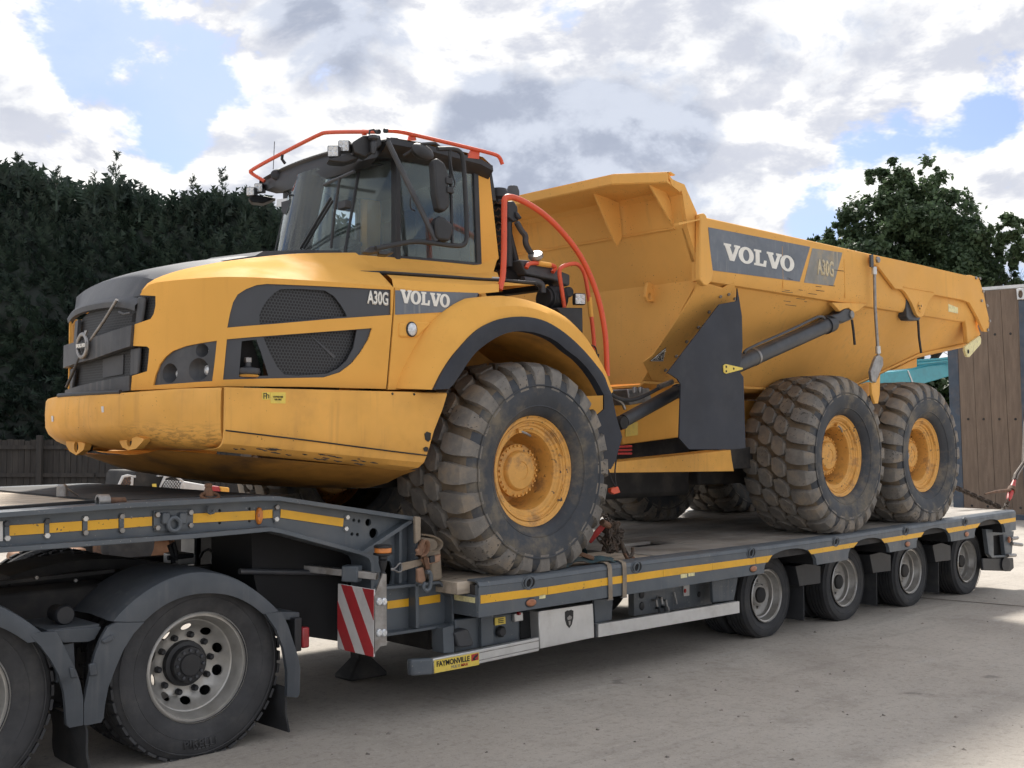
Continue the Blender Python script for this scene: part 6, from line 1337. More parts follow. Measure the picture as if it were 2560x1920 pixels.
T('mirror_arm', MB().tube([at('B', 1380, 275, y=.50), at('B', 1450, 230, y=.45), at('B', 1520, 185, y=.42), at('B', 1620, 178, y=.42), at('B', 1665, 215, y=.42)], .012, 8), 'black_plastic')
T('mirror_arm', MB().tube([at('B', 480, 560, y=1.62), at('B', 580, 615, y=1.55), at('B', 640, 610, y=1.5)], .008, 8), 'black_plastic')
# side mirrors on their frame
YMr = .26
T('mirror_frame', MB().tube(curve([at('B', a, b_, y=YMr) for a, b_ in ((1165, 985), (1260, 968), (1440, 932), (1560, 938), (1800, 972), (1850, 955), (1868, 900), (1855, 600), (1838, 290), (1815, 240), (1760, 218), (1640, 222))], 2), .017, 10), 'black_plastic')
T('mirror_brace', MB().tube([at('B', 1258, 165, y=.42), at('B', 1440, 545, y=.34), at('B', 1632, 930, y=YMr)], .019, 10), 'cylinder_black')
T('frame_foot', MB().prism([at('B', a, b_, y=.30) for a, b_ in ((1065, 1012), (1130, 965), (1205, 975), (1200, 1005), (1130, 1020))], (.02, .05, -.01)), 'cylinder_black', bevel=.005)
T('frame_foot', MB().prism([at('B', a, b_, y=.32) for a, b_ in ((1185, 1000), (1215, 1000), (1310, 1010), (1250, 1035), (1190, 1030))], (.02, .05, -.01)), 'cylinder_black', bevel=.005)
def mirror(pts, yv, dep=.09):
    return T('side_mirror', MB().prism([at('B', a, b_, y=yv) for a, b_ in pts], (.02, dep, 0)), 'black_plastic', bevel=.02, seg=3)
mirror([(1612, 320), (1635, 285), (1700, 330), (1725, 400), (1738, 660), (1700, 705), (1650, 690), (1625, 560)], YMr-.03)
mirror([(1625, 770), (1650, 735), (1690, 740), (1760, 800), (1762, 860), (1740, 930), (1650, 925), (1630, 890)], YMr-.03)
T('mirror_stem', MB().tube([at('B', 1735, 235, y=YMr), at('B', 1742, 500, y=YMr), at('B', 1752, 945, y=YMr)], .012, 8), 'black_plastic')
for a, b_ in ((1720, 470), (1728, 540)): c_ = at('B', a, b_, y=YMr-.02); T('mirror_clamp', MB().box(c_-Vector((.03, .02, .022)), c_+Vector((.03, .02, .022))), 'black_plastic', bevel=.006)
T('mirror_cable', MB().tube(curve([at('B', a, b_, y=YMr-.02) for a, b_ in ((1725, 240), (1745, 340), (1755, 420), (1778, 490), (1760, 520), (1735, 570), (1700, 480), (1730, 420))], 2), .006, 6), 'black_plastic')
T('door_cable', MB().tube(curve([at('B', a, b_, y=.5) for a, b_ in ((1440, 580), (1425, 640), (1440, 690), (1465, 695))], 2), .005, 6), 'black_plastic')
T('inner_visor', MB().prism([at('B', a, b_, y=.80) for a, b_ in ((1350, 275), (1450, 320), (1430, 375), (1385, 415), (1350, 400))], (.02, .05, 0)), 'black_plastic')
# wipers
def tub(name, k, pts, yv, r_, mat): return T(name, MB().tube([at(k, a, b_, y=yv) if not isinstance(yv, (list, tuple)) else at(k, a, b_, y=yv[i]) for i, (a, b_) in enumerate(pts)], r_, 6), mat)
wsx = lambda a, b_: at('B', a, b_, x=-1.15)
T('wiper', MB().tube([wsx(590, 985), wsx(700, 800), wsx(820, 600)], .010, 6), 'black_plastic'); T('wiper', MB().tube([wsx(615, 985), wsx(730, 790), wsx(835, 620)], .009, 6), 'black_plastic')
T('wiper', MB().tube([wsx(890, 440), wsx(850, 700), wsx(822, 985)], .010, 6), 'black_plastic'); T('wiper_motor', MB().box(wsx(870, 690), wsx(935, 610)+Vector((.05, 0, 0))), 'black_plastic', bevel=.008)
T('inner_lamp', disc(at('B', 615, 755, x=-1.02), None, .035, .04, .02), 'lens'); T('dash_screen', MB().prism([at('B', a, b_, x=-1.02) for a, b_ in ((440, 630), (550, 600), (530, 690), (500, 760), (440, 700))], (.03, .01, 0)), 'black_plastic')
T('visor_rod', MB().tube([at('B', 770, 500, x=-1.0), at('B', 830, 470, x=-1.0), at('B', 1000, 395, x=-1.0)], .012, 6), 'cylinder_black')
T('aerial', MB().tube([at('B', 378, 380, y=2.1), at('B', 388, 165, y=2.1)], .003, 5), 'black_plastic')
T('inner_tag', MB().prism([at('B', a, b_, x=-.95) for a, b_ in ((405, 610), (495, 600), (490, 665), (405, 665))], (.005, 0, 0)), 'aluminium')
# orange roof rails
fr2 = curve([at('B', 312, 470, x=-.93), at('B', 205, 408, x=-1.0), at('B', 200, 385, x=-1.0), at('B', 730, 108, x=-.98), at('B', 800, 92, x=-.96), at('B', 1190, 90, x=-.92)], 2)
rl = T('roof_rail', MB().tube(fr2, .015, 10), 'orange'); obj('rail_end', MB().tube([at('B', 1172, 90, x=-.92), at('B', 1192, 90, x=-.92)], .017, 10), 'black_plastic', rl)
obj('rail_foot', MB().bar(at('B', 1080, 92, x=-.93), at('B', 1075, 130, x=-.91), .03, .05), 'orange', rl)
obj('rail_foot', MB().tube([at('B', 450, 255, x=-.99), at('B', 445, 300, x=-.98), at('B', 470, 335, x=-.95)], .012, 8), 'cylinder_black', rl)
rr2 = curve([at('B', 1235, 82, y=.56), at('B', 1340, 86, y=.55), at('B', 1480, 118, y=.55), at('B', 1860, 208, y=.55), at('B', 2080, 262, y=.55), at('B', 2118, 285, y=.55), at('B', 2138, 340, y=.55)], 2)
rl = T('roof_rail', MB().tube(rr2, .015, 10), 'orange'); obj('rail_end', MB().tube([at('B', 1232, 82, y=.56), at('B', 1252, 82, y=.56)], .017, 10), 'black_plastic', rl)
for pts in ([(1432, 110), (1470, 118), (1478, 155), (1420, 155)], [(1905, 225), (1965, 238), (1960, 300), (1870, 290)]): obj('rail_foot', MB().prism([at('B', a, b_, y=.555) for a, b_ in pts], (.0, .02, 0)), 'orange', rl)
# ---- handrails behind the cab
T('handrail', MB().tube(curve([at(k, a, b_, y=.16) for k, a, b_ in (('B', 2118, 1303), ('B', 2150, 1170), ('B', 2152, 660), ('C', 310, 300), ('C', 335, 280), ('C', 400, 290), ('C', 520, 350), ('C', 650, 445), ('C', 780, 580), ('C', 880, 710), ('C', 960, 860), ('C', 1030, 1050), ('C', 1070, 1230), ('C', 1092, 1400), ('C', 1100, 1659))], 2), .022, 12), 'orange')
T('handrail', MB().tube(curve([at('C', a, b_, y=.42) for a, b_ in ((772, 1132), (745, 960), (728, 850), (755, 815), (850, 790), (895, 815), (930, 880), (950, 1000), (985, 1250), (1003, 1440), (990, 1462))], 2), .017, 10), 'orange')
T('rail_sleeve', MB().tube([at('C', 962, 1055, y=.42), at('C', 975, 1205, y=.42)], .021, 10), 'yellow')
T('handrail', MB().tube(curve([at('C', a, b_, y=.5) for a, b_ in ((478, 830), (495, 795), (550, 790), (620, 800), (690, 812), (705, 830), (680, 862))], 2), .017, 10), 'orange'); T('rail_sleeve', MB().tube([at('C', 565, 794, y=.5), at('C', 660, 808, y=.5)], .021, 10), 'yellow')
# engine-bay clutter behind the cab
def block(name, k, pts, yv, dep, mat='black_plastic', bev=.012): return T(name, MB().prism([at(k, a, b_, y=yv) for a, b_ in pts], (0, dep, 0)), mat, bevel=bev)
block('air_intake', 'C', [(335, 318), (385, 312), (415, 360), (420, 470), (380, 478), (335, 440)], .62, .2); block('intake_cap', 'C', [(400, 395), (420, 400), (450, 445), (430, 460), (405, 440)], .60, .1)
T('intake_horn', MB().lathe([(0, .07), (.06, .07), (.075, .04), (.075, 0), (.05, -.02), (.05, -.06)], at('C', 268, 290, y=.72), (0, 0, 1), 20), 'black_plastic')
T('rotating_beacon', MB().lathe([(0, .10), (.04, .09), (.055, .05), (.055, 0), (.03, -.01)], at('C', 375, 285, y=1.0), (0, 0, 1), 20), 'cab_trim')
block('cab_back_box', 'C', [(215, 300), (300, 330), (300, 800), (280, 860), (260, 700)], .80, .9, 'dark_inside')
T('intake_pipe', MB().tube(curve([at('C', a, b_, y=.55) for a, b_ in ((405, 478), (440, 545), (475, 580), (470, 640), (500, 695), (545, 750))], 2), .024, 10), 'cylinder_black')
T('support_tube', MB().tube([at('C', 340, 480, y=.6), at('C', 345, 820, y=.6)], .03, 10), 'black_plastic'); T('support_tube', MB().tube([at('C', 345, 560, y=.62), at('C', 400, 780, y=.62)], .026, 10), 'black_plastic')
T('exhaust_flap', MB().lathe([(0, .03), (.055, .03), (.06, .02), (.06, 0), (.045, -.02), (0, -.03)], at('C', 552, 745, y=.52), (-.5, -.3, .8), 20), 'steel')
block('heat_shield', 'C', [(430, 765), (500, 770), (690, 830), (815, 880), (815, 960), (800, 970), (690, 920), (480, 880)], .52, .7, 'plastic_grey')
block('engine_block', 'C', [(300, 830), (480, 870), (690, 920), (690, 1000), (560, 1000), (540, 950), (300, 930)], .62, .6, 'dark_inside')
T('coolant_pipe', MB().tube(curve([at('C', a, b_, y=.5) for a, b_ in ((450, 920), (560, 935), (600, 960), (602, 1020))], 2), .03, 12), 'cylinder_black')
for i in range(9): T('silencer_fin', MB().lathe([(0, 0), (.10, 0), (.105, .006), (.10, .012), (0, .012)], at('C', 625+i*12, 1065, y=.55), (1, .1, 0), 20), 'black_plastic')
T('silencer', MB().tube([at('C', 610, 1060, y=.55), at('C', 735, 1072, y=.55)], .085, 20), 'black_plastic'); T('filler_cap', MB().lathe([(0, .02), (.04, .02), (.045, 0), (.03, -.05)], at('C', 800, 1015, y=.55), (-.2, -1, .1), 16), 'black_plastic')
block('oil_tank', 'C', [(715, 1145), (720, 1132), (912, 1135), (915, 1330), (880, 1300), (740, 1175)], .36, .5, 'black_plastic')
worklamp(at('C', 893, 1067, y=.34), (-.5, -.85, -.05), .046)
block('yellow_bracket', 'C', [(610, 975), (640, 955), (655, 965), (640, 1000)], .54, .02, 'yellow', 0)
T('white_label', MB().prism([at('C', a, b_, y=.335) for a, b_ in ((216, 897), (272, 900), (272, 918), (218, 914))], (0, .004, 0)), 'white_paint')
T('rail_cable', MB().tube(curve([at('C', a, b_, y=.40) for a, b_ in ((975, 1425), (1010, 1430), (1025, 1500), (1020, 1560), (1035, 1490))], 2), .006, 6), 'black_plastic')
# ---- tipper body
def side_plane(k, a, b_, off=0.):             # sloping side wall, off = distance outward
    d = ray(k, a, b_); n = Vector((0, -.86, -.66)).normalized(); p0 = Vector((0, .0, 3.14))+n*off; t_ = (p0-CAM).dot(n)/d.dot(n); return CAM+d*t_
def ysd(z): return .0+(3.14-z)*.767
XB = [(1.985, 2.285), (5.23, 2.285), (6.37, 2.73), (7.35, 2.905)]
bodyp = T('tipper_side', MB().rows([[Vector((x, .02, 3.15)) for x, z in XB], [Vector((x, ysd(z), z)) for x, z in XB]], (0, .02, .01)), 'yellow_body')
T('tipper_side', MB().rows([[mir((x, .02, 3.15)) for x, z in XB], [mir((x, ysd(z), z)) for x, z in XB]], (0, -.02, .01)), 'yellow_body')
T('tipper_floor', MB().rows([[Vector((x, ysd(z)-.03, z)) for x, z in XB], [Vector((x, ysd(z)+.02, z-.03)) for x, z in XB], [Vector((x, YC, z-.05)) for x, z in XB], [mir((x, ysd(z)-.02, z-.03)) for x, z in XB], [mir((x, ysd(z)+.03, z)) for x, z in XB]], (0, 0, .02)), 'yellow_body')
for k_, sfn in enumerate(((lambda p: Vector(p)), mir)):
    xs_ = [1.97, 3.2, 4.6, 5.9, 7.20]
    T('side_rail', MB().rows([[sfn((x, .12, 3.65)) for x in xs_], [sfn((x, -.02, 3.662)) for x in xs_], [sfn((x, -.036, 3.652)) for x in xs_], [sfn((x, -.04, 3.63)) for x in xs_], [sfn((x, -.04, 3.23)) for x in xs_], [sfn((x, -.032, 3.175)) for x in xs_], [sfn((x, -.008, 3.128)) for x in xs_], [sfn((x, .05, 3.12)) for x in xs_]]), 'yellow_body', sharp=35)
    T('front_post', MB().sheet([(1.90, 3.67), (1.955, 3.685), (1.985, 3.668), (2.075, 3.20), (2.06, 3.13), (1.995, 3.075), (1.945, 3.078), (1.885, 3.12)], (), lambda a, b_, o: sfn((a, -.062+o, b_)), .055, .15), 'yellow_body', bevel=.012)
# front wall with overhanging spill guard
def colrow(x_, z_, ys_, dxs=(0, 0, 0, 0, 0)): return [Vector((x_+d_, y_, z_)) for y_, d_ in zip(ys_, dxs)]
ya = (.0, .36, 1.39, 2.42, 2.78); kk = (.27, 0, 0, 0, .27)
rw = [colrow(2.0, 2.285, (.66, .85, 1.39, 1.93, 2.12)), colrow(2.0, 3.14, (.02, .36, 1.39, 2.42, 2.76)), colrow(1.985, 3.17, (.02, .36, 1.39, 2.42, 2.76)), colrow(1.80, 3.55, (.04, .36, 1.39, 2.42, 2.74)), colrow(1.785, 3.58, (.03, .36, 1.39, 2.42, 2.75)), colrow(1.74, 3.82, (.02, .36, 1.39, 2.42, 2.76)), colrow(1.68, 3.855, (.01, .36, 1.39, 2.42, 2.77)), colrow(1.28, 3.885, ya, kk), colrow(1.268, 3.895, ya, kk), colrow(1.268, 3.965, ya, kk), colrow(1.30, 3.972, ya, kk), colrow(1.36, 3.955, ya, kk)]
T('front_wall', MB().rows(rw, (.02, 0, .012)), 'yellow_body', sharp=20)
T('wall_seam', MB().tube([Vector((1.788, y_, 3.56)) for y_ in (.12, 1.39, 2.6)], .010, 6), 'yellow_body')
for k_, sfn in enumerate(((lambda p: Vector(p)), mir)):
    T('spill_guard_cheek', MB().sheet([(1.545, 3.968), (1.60, 3.925), (1.66, 3.915), (1.764, 3.905), (1.93, 3.69), (1.93, 3.12), (1.99, 3.12), (1.985, 3.17), (1.80, 3.55), (1.74, 3.82), (1.60, 3.87)], [[(1.72+.014*math.cos(t_), 3.83+.017*math.sin(t_)) for t_ in range(6)], [(1.735+.014*math.cos(t_), 3.775+.017*math.sin(t_)) for t_ in range(6)]], lambda a, b_, o: sfn((a, -.004+o, b_)), .06, .12), 'yellow_body')
    T('gusset', MB().prism([sfn(at('C', a, b_, y=.13)) for a, b_ in ((1425, 185), (1552, 232), (1650, 490), (1792, 915), (1772, 902), (1612, 512))], (0, .02 if k_ == 0 else -.02, 0)), 'yellow_body', bevel=.003)
    T('gusset', MB().prism([sfn(at('C', a, b_, y=.66)) for a, b_ in ((996, 240), (1190, 328), (1215, 592), (1178, 668), (1150, 610))], (0, .02 if k_ == 0 else -.02, 0)), 'yellow_body', bevel=.003)
    T('cheek_rib', MB().prism([sfn(at('C', a, b_, y=-.02)) for a, b_ in ((1612, 488), (1775, 458), (1775, 466), (1614, 506))], (0, -.05 if k_ == 0 else .05, 0)), 'yellow_body')
hy = .52; hc = at('C', 1428, 1048, y=hy)
T('lifting_eye', MB().sheet([(p.x, p.z) for p in ats('C', [(1400, 1000), (1412, 945), (1424, 938), (1440, 945), (1478, 1005), (1490, 1090), (1412, 1087), (1394, 1050)], y=hy)], ([(hc.x+.022*math.cos(t_*.628), hc.z+.034*math.sin(t_*.628)) for t_ in range(10)],), lambda a, b_, o: Vector((a, hy+o, b_)), .03, .1), 'yellow_body', bevel=.004)
# corner plate with bolts, warning triangle
cpp = [side_plane('C', a, b_, .012) for a, b_ in ((1792, 925), (1990, 985), (2075, 930), (2098, 1075), (2080, 1085), (1962, 1105), (1890, 1205), (1512, 1690), (1440, 1690), (1385, 1570), (1380, 1552), (1450, 1500), (1540, 1370), (1680, 1160), (1770, 1010))]
T('corner_plate', MB().prism(cpp, Vector((0, .86, .66))*.012), 'yellow_body', bevel=.003)
for a, b_ in ((1967, 1047), (2030, 1030), (2078, 1063), (1880, 1165), (1797, 1283), (1707, 1393), (1627, 1505), (1545, 1612)): T('bolt', hexbolt(side_plane('C', a, b_, .013), (0, -.86, -.66), .016, .014), 'steel')
tri = [side_plane('C', a, b_, .016) for a, b_ in ((1552, 1440), (1425, 1546), (1530, 1546))]; tr_ = T('warning_triangle', MB().prism(tri, Vector((0, .86, .66))*.002), 'letter_black')
ed = [tri[0].lerp(tri[1], .0), tri[1], tri[2]]; cg = (tri[0]+tri[1]+tri[2])/3; MBt = MB().tube([cg+(p-cg)*.86+Vector((0, -.86, -.66))*.003 for p in tri], .0035, 5, True); obj('border', MBt, 'letter', tr_)
tx = Vector((1, 0, 0)); tz = Vector((0, -.61, .79)); q0 = side_plane('C', 1462, 1532, .018); letters('BE7C', q0, tx, tz, .045, .11, 'letter', tr_, .002, .01); q0 = side_plane('C', 1500, 1500, .018); letters('75', q0, tx, tz, .05, .06, 'letter', tr_, .002, .01)
# black side flap
YFl = -.012
fpts = [('C', 2100, 985), ('C', 2118, 1090), ('C', 2135, 1200), ('C', 2140, 1440), ('F', 640, 88), ('F', 672, 130), ('F', 688, 676), ('F', 600, 686), ('F', 255, 686), ('F', 178, 600), ('F', 192, 190), ('F', 165, 145), ('F', 88, 96), ('C', 1560, 1640), ('C', 1890, 1205), ('C', 1962, 1108), ('C', 2085, 1085), ('C', 2098, 1075)]
PFl = flat(YFl); T('side_flap', MB().plan(PFl, mixed(PFl, fpts), (), .012, 0, .15), 'black_flap')
PFm = flat(YFl-.008); fb = T('flap_clip', MB().plan(PFm, PFm.hits('F', [(518, 42), (535, 30), (668, 60), (668, 72), (540, 106), (522, 96)]), (), .008, 0, .2), 'sticker_yellow', bevel=.003)
for a, b_ in ((540, 52), (597, 66), (540, 86)): obj('rivet', disc(at('F', a, b_, y=YFl-.009), None, .010, .010, .004, 10), 'under_dark', fb)
# hoist cylinder
ca, cb, cc = at('D', -260, 1075, y=.10), at('D', 705, 648, y=.06), at('D', 880, 578, y=.04)
hz = T('hoist_cylinder', MB().tube([ca, cb-(cb-ca)*.0], .076, 24), 'cylinder_black')
obj('gland', MB().tube([cb-(cb-ca).normalized()*.05, cb+(cb-ca).normalized()*.06], .088, 24), 'cylinder_black', hz); obj('rod', MB().tube([cb, cc], .042, 20), 'steel', hz)
obj('band', MB().tube([ca.lerp(cb, .375), ca.lerp(cb, .39)], .080, 24), 'steel', hz)
T('rod_eye', MB().prism([at('D', a, b_, y=-.02) for a, b_ in ((740, 580), (800, 560), (840, 520), (885, 530), (905, 570), (895, 610), (830, 635), (790, 630))], (0, .13, 0)), 'cylinder_black', bevel=.015); T('rod_pin', disc(at('D', 885, 572, y=-.022), None, .035, .04, .02), 'steel')
T('cylinder_pipe', MB().tube(curve([at('D', a, b_, y=.0) for a, b_ in ((60, 868), (85, 835), (400, 700), (590, 605), (640, 585), (668, 590), (680, 605))], 1), .013, 8), 'cylinder_black')
T('cylinder_bracket', MB().prism([at('D', a, b_, y=-.03) for a, b_ in ((738, 480), (1010, 488), (940, 545), (905, 560), (870, 520), (830, 530), (800, 548), (775, 520))], (0, .05, 0)), 'yellow_body', bevel=.006)
for pts in (((890, 612), (902, 700), (912, 805)), ((1398, 620), (1405, 740), (1422, 868))): T('hanging_strap', MB().tube([at('D', a, b_, y=-.04) for a, b_ in pts], .014, 6), 'black_plastic')
# tail arm, stay and tail
arm = [(1058, 112), (1440, 195), (1770, 272), (1800, 268), (1868, 290), (1905, 420), (1925, 520), (1948, 622), (1945, 660), (1932, 705), (1905, 700), (1860, 600), (1795, 482), (1740, 460), (1525, 420), (1490, 455), (1455, 540), (1440, 582), (1415, 595), (1390, 575), (1350, 480), (1300, 400), (1275, 380), (1225, 375), (1160, 290), (1095, 205), (1062, 190)]
am = T('tailgate_arm', MB().plan(flat(-.085), flat(-.085).hits('D', arm), (), .035, 0, .2), 'yellow_body', bevel=.005)
for a, b_ in ((1840, 292), (1870, 296), (1895, 395), (1883, 467), (1925, 505), (1945, 622), (1930, 690)): obj('bolt', hexbolt(at('D', a, b_, y=-.086), (0, -1, 0), .018, .016), 'steel', am)
obj('pivot_boss', disc(at('D', 1413, 515, y=-.086), None, .055, .06, .012), 'yellow_body', am)
for a, b_ in ((1405, 505), (1422, 507), (1412, 526)): obj('boss_hole', disc(at('D', a, b_, y=-.099), None, .010, .012, .003, 10), 'under_dark', am)
obj('weld_seam', MB().tube([at('D', 1285, 360, y=-.087), at('D', 1400, 380, y=-.087), at('D', 1518, 400, y=-.087)], .006, 6), 'yellow_body', am)
T('pivot_block', MB().plan(flat(-.05), flat(-.05).hits('D', [(1310, 440), (1350, 480), (1420, 600), (1410, 620), (1330, 615), (1312, 590)]), (), .10, 0, .2), 'cylinder_black', bevel=.01)
T('tail_cheek', MB().plan(flat(-.02), flat(-.02).hits('D', [(1690, 470), (1800, 500), (1872, 700), (1880, 725), (1795, 800), (1780, 790), (1772, 680), (1750, 570)]), (), .05, 0, .2), 'yellow_body', bevel=.01)
T('tail_pad', MB().plan(flat(-.05), flat(-.05).hits('D', [(1760, 820), (1875, 735), (1885, 760), (1882, 800), (1795, 900), (1775, 895), (1760, 850)]), (), .03, 0, .2), 'sticker_pale', bevel=.006)
T('tail_bolt', disc(at('D', 1783, 857, y=-.052), None, .020, .024, .008), 'under_dark')
T('under_bracket', MB().prism([at('D', a, b_, y=.42) for a, b_ in ((1200, 1000), (1390, 905), (1390, 975), (1350, 985))], (0, .3, 0)), 'yellow_body', bevel=.004)
T('hazard_sticker', MB().plan(flat(-.043), flat(-.043).hits('D', [(1632, 490), (1705, 520), (1705, 565), (1632, 550)]), (), .002, 0, .2), 'sticker_pale')
T('stay_pin', MB().plan(flat(-.11), flat(-.11).hits('D', [(1060, 115), (1105, 130), (1108, 185), (1062, 190)]), (), .05, 0, .2), 'yellow_body', bevel=.006); T('stay_bolt', hexbolt(at('D', 1085, 152, y=-.112), (0, -1, 0), .034, .02), 'steel')
T('stay_hook', MB().plan(flat(-.12), flat(-.12).hits('D', [(1036, 112), (1055, 110), (1058, 210), (1038, 205)]), (), .02, 0, .2), 'cylinder_black')
T('stay_rod', MB().tube([at('D', 1062, 205, y=-.11), at('D', 1068, 520, y=-.11), at('D', 1092, 880, y=-.11)], .016, 10), 'steel')
for a, b_, c2, d2 in ((1060, 208, 1062, 265), (1088, 815, 1092, 872)): T('stay_ferrule', MB().tube([at('D', a, b_, y=-.11), at('D', c2, d2, y=-.11)], .026, 12), 'aluminium')
T('stay_plate', MB().plan(flat(-.12), flat(-.12).hits('D', [(1078, 895), (1100, 880), (1130, 905), (1132, 960), (1110, 1010), (1075, 1095), (1045, 1085), (1035, 1010), (1060, 940)]), (), .03, 0, .2), 'steel', bevel=.004)
T('stay_arm', MB().plan(flat(-.10), flat(-.10).hits('D', [(1040, 1095), (1075, 1095), (1108, 1030), (1105, 1180), (1092, 1255), (1070, 1258), (1045, 1180)]), (), .03, 0, .2), 'yellow_worn', bevel=.004)
T('stay_bracket', MB().prism([at('D', a, b_, y=.02) for a, b_ in ((915, 1130), (1040, 1090), (1045, 1175), (990, 1225), (930, 1160))], (0, .06, 0)), 'yellow_body', bevel=.005)
# decals on the rail
PR = flat(-.043)
dc = T('name_decal', MB().plan(PR, PR.hits('W', [(848, 463), (1288, 548), (1243, 698), (864, 649)]), (), .002, 0, .2), 'decal_grey'); dc2 = T('model_decal', MB().plan(PR, PR.hits('W', [(1298, 554), (1428, 573), (1388, 718), (1262, 702)]), (), .002, 0, .2), 'decal_grey_worn')
s0, z0 = PR.hit('W', 958, 610); z1 = PR.hit('W', 915, 531)[1]; s0 = PR.hit('W', 914, 540)[0]; s1 = PR.hit('W', 1216, 620)[0]
slab_word('VOLVO', lambda a, b_, o: PR.pt(s0+a, -.003+o, z0+b_), z1-z0, (s1-s0)/4.72, 'letter', dc)
s0, z0 = PR.hit('W', 1318, 668); s1 = PR.hit('W', 1388, 630)[0]; z1 = PR.hit('W', 1320, 598)[1]; letters('A30G', PR.pt(s0, -.001, z0), (1, 0, 0), (0, 0, 1), z1-z0, s1-s0, 'letter_worn', dc2, .003, .03)
rgs = random.Random(12)
for i in range(16):                           # scratches in the paint of the rail
    a = rgs.uniform(1950, 2100); b_ = rgs.uniform(640, 760); ln = rgs.uniform(6, 28); T('scratch', MB().plan(PR, PR.hits('N', [(a, b_+(a-1950)*.2), (a+ln, b_+(a-1950)*.2+ln*.12), (a+ln, b_+(a-1950)*.2+ln*.12+1.2), (a, b_+(a-1950)*.2+1.2)]), (), .001, -.001, .5), 'under_dark')
for a in (1955, 2110, 2265): T('weld_seam', MB().tube([at('N', a, 575+(a-1762)*.21, y=-.041), at('N', a+3, 690+(a-1762)*.16, y=-.041)], .0035, 5), 'yellow_worn')
# ---- rear frame
T('rear_frame', MB().prism([at('E', a, b_, y=.78) for a, b_ in ((1560, 380), (2000, 330), (2400, 330), (2400, 700), (1830, 775), (1820, 640))], (0, .25, 0)), 'yellow', bevel=.01)
T('rear_frame', MB().box((2.6, .80, 1.82), (7.0, .98, 2.18)), 'yellow_belly', bevel=.01); T('rear_frame', MB().box((1.5, 1.80, 1.82), (7.0, 1.98, 2.18)), 'yellow_belly', bevel=.01)
T('tipping_plate', MB().plan(flat(.772), flat(.772).hits('E', [(1855, 612), (1950, 598), (1950, 700), (1855, 712)]), (), .003, 0, .3), 'sticker_yellow')
bb = [at('E', 1680, 990, y=.42), at('F', 600, 855, y=.42), at('F', 585, 770, y=.42), at('F', 575, 690, y=.42), at('E', 1790, 905, y=.42)]
T('bogie_beam', MB().prism(bb, (0, .22, 0)), 'yellow_worn', bevel=.006)
T('bogie_beam', MB().box((2.9, .50, 1.52), (6.5, .72, 1.72)), 'under_dark'); T('bogie_beam', MB().box((1.1, 2.06, 1.52), (6.5, 2.28, 1.72)), 'under_dark')
for x_ in (4.175, 5.845): T('rear_axle', MB().tube([(x_, .35, 1.63), (x_, 2.43, 1.63)], .15, 16), 'under_dark')
T('transmission', MB().box((1.2, 1.05, 1.25), (3.2, 1.75, 1.9)), 'under_dark', bevel=.05); T('hitch_block', MB().box((.9, 1.0, 1.3), (1.7, 1.8, 2.25)), 'under_dark', bevel=.03)
T('bogie_box', MB().box((3.2, .95, 1.35), (6.6, 1.83, 1.9)), 'under_dark', bevel=.03)
# steering cylinder and hoses
sa, sb2 = at('E', 1840, 590, y=.28), at('F', 175, 235, y=.28)
sc_ = T('steering_cylinder', MB().tube([sa, sb2], .055, 20), 'cylinder_black'); obj('cylinder_eye', MB().lathe([(0, -.05), (.05, -.05), (.06, 0), (.05, .05), (0, .05)], sa-(sb2-sa).normalized()*.05, (0, 1, 0), 20), 'under_dark', sc_); obj('cap', MB().tube([sb2-(sb2-sa).normalized()*.03, sb2], .062, 20), 'cylinder_black', sc_)
T('hydraulic_hose', MB().tube(curve([at('E', a, b_, y=.22) for a, b_ in ((1745, 385), (1800, 420), (1900, 435), (2000, 400), (2100, 345), (2200, 300))], 2), .016, 8), 'black_plastic'); T('hydraulic_hose', MB().tube(curve([at('E', a, b_, y=.26) for a, b_ in ((1760, 410), (1830, 450), (1850, 500))], 2), .013, 8), 'steel')
T('hose_union', MB().tube([at('E', 2110, 330, y=.21), at('E', 2212, 290, y=.21)], .024, 8), 'steel')
block('valve_block', 'E', [(1870, 345), (2040, 335), (2060, 440), (1890, 470)], .50, .2, 'steel')
for a in (1925, 1970): T('valve_cap', MB().lathe([(0, .05), (.02, .05), (.024, .03), (.024, 0)], at('E', a, 375, y=.5), (0, 0, 1), 10), 'steel')
T('spring_plate', MB().prism([at('E', a, b_, y=.40) for a, b_ in ((1545, 385), (1690, 375), (1690, 500), (1600, 580))], (0, .02, 0)), 'yellow', bevel=.003)
for i in range(3): T('red_hose', MB().tube([at('E', 1790, 790+i*26, y=.40), at('E', 1900, 785+i*28, y=.40)], .010, 6), 'red_paint')
T('connector_wire', MB().tube(curve([at('E', a, b_, y=.22) for a, b_ in ((1720, 960), (1745, 1040), (1780, 1100))], 1), .006, 6), 'black_plastic'); T('connector_wire', MB().tube(curve([at('E', a, b_, y=.22) for a, b_ in ((1785, 880), (1770, 1000), (1785, 1100))], 1), .006, 6), 'black_plastic')
block('orange_connector', 'E', [(1748, 1110), (1800, 1095), (1818, 1140), (1770, 1155), (1745, 1140)], .20, .04, 'orange', .005)
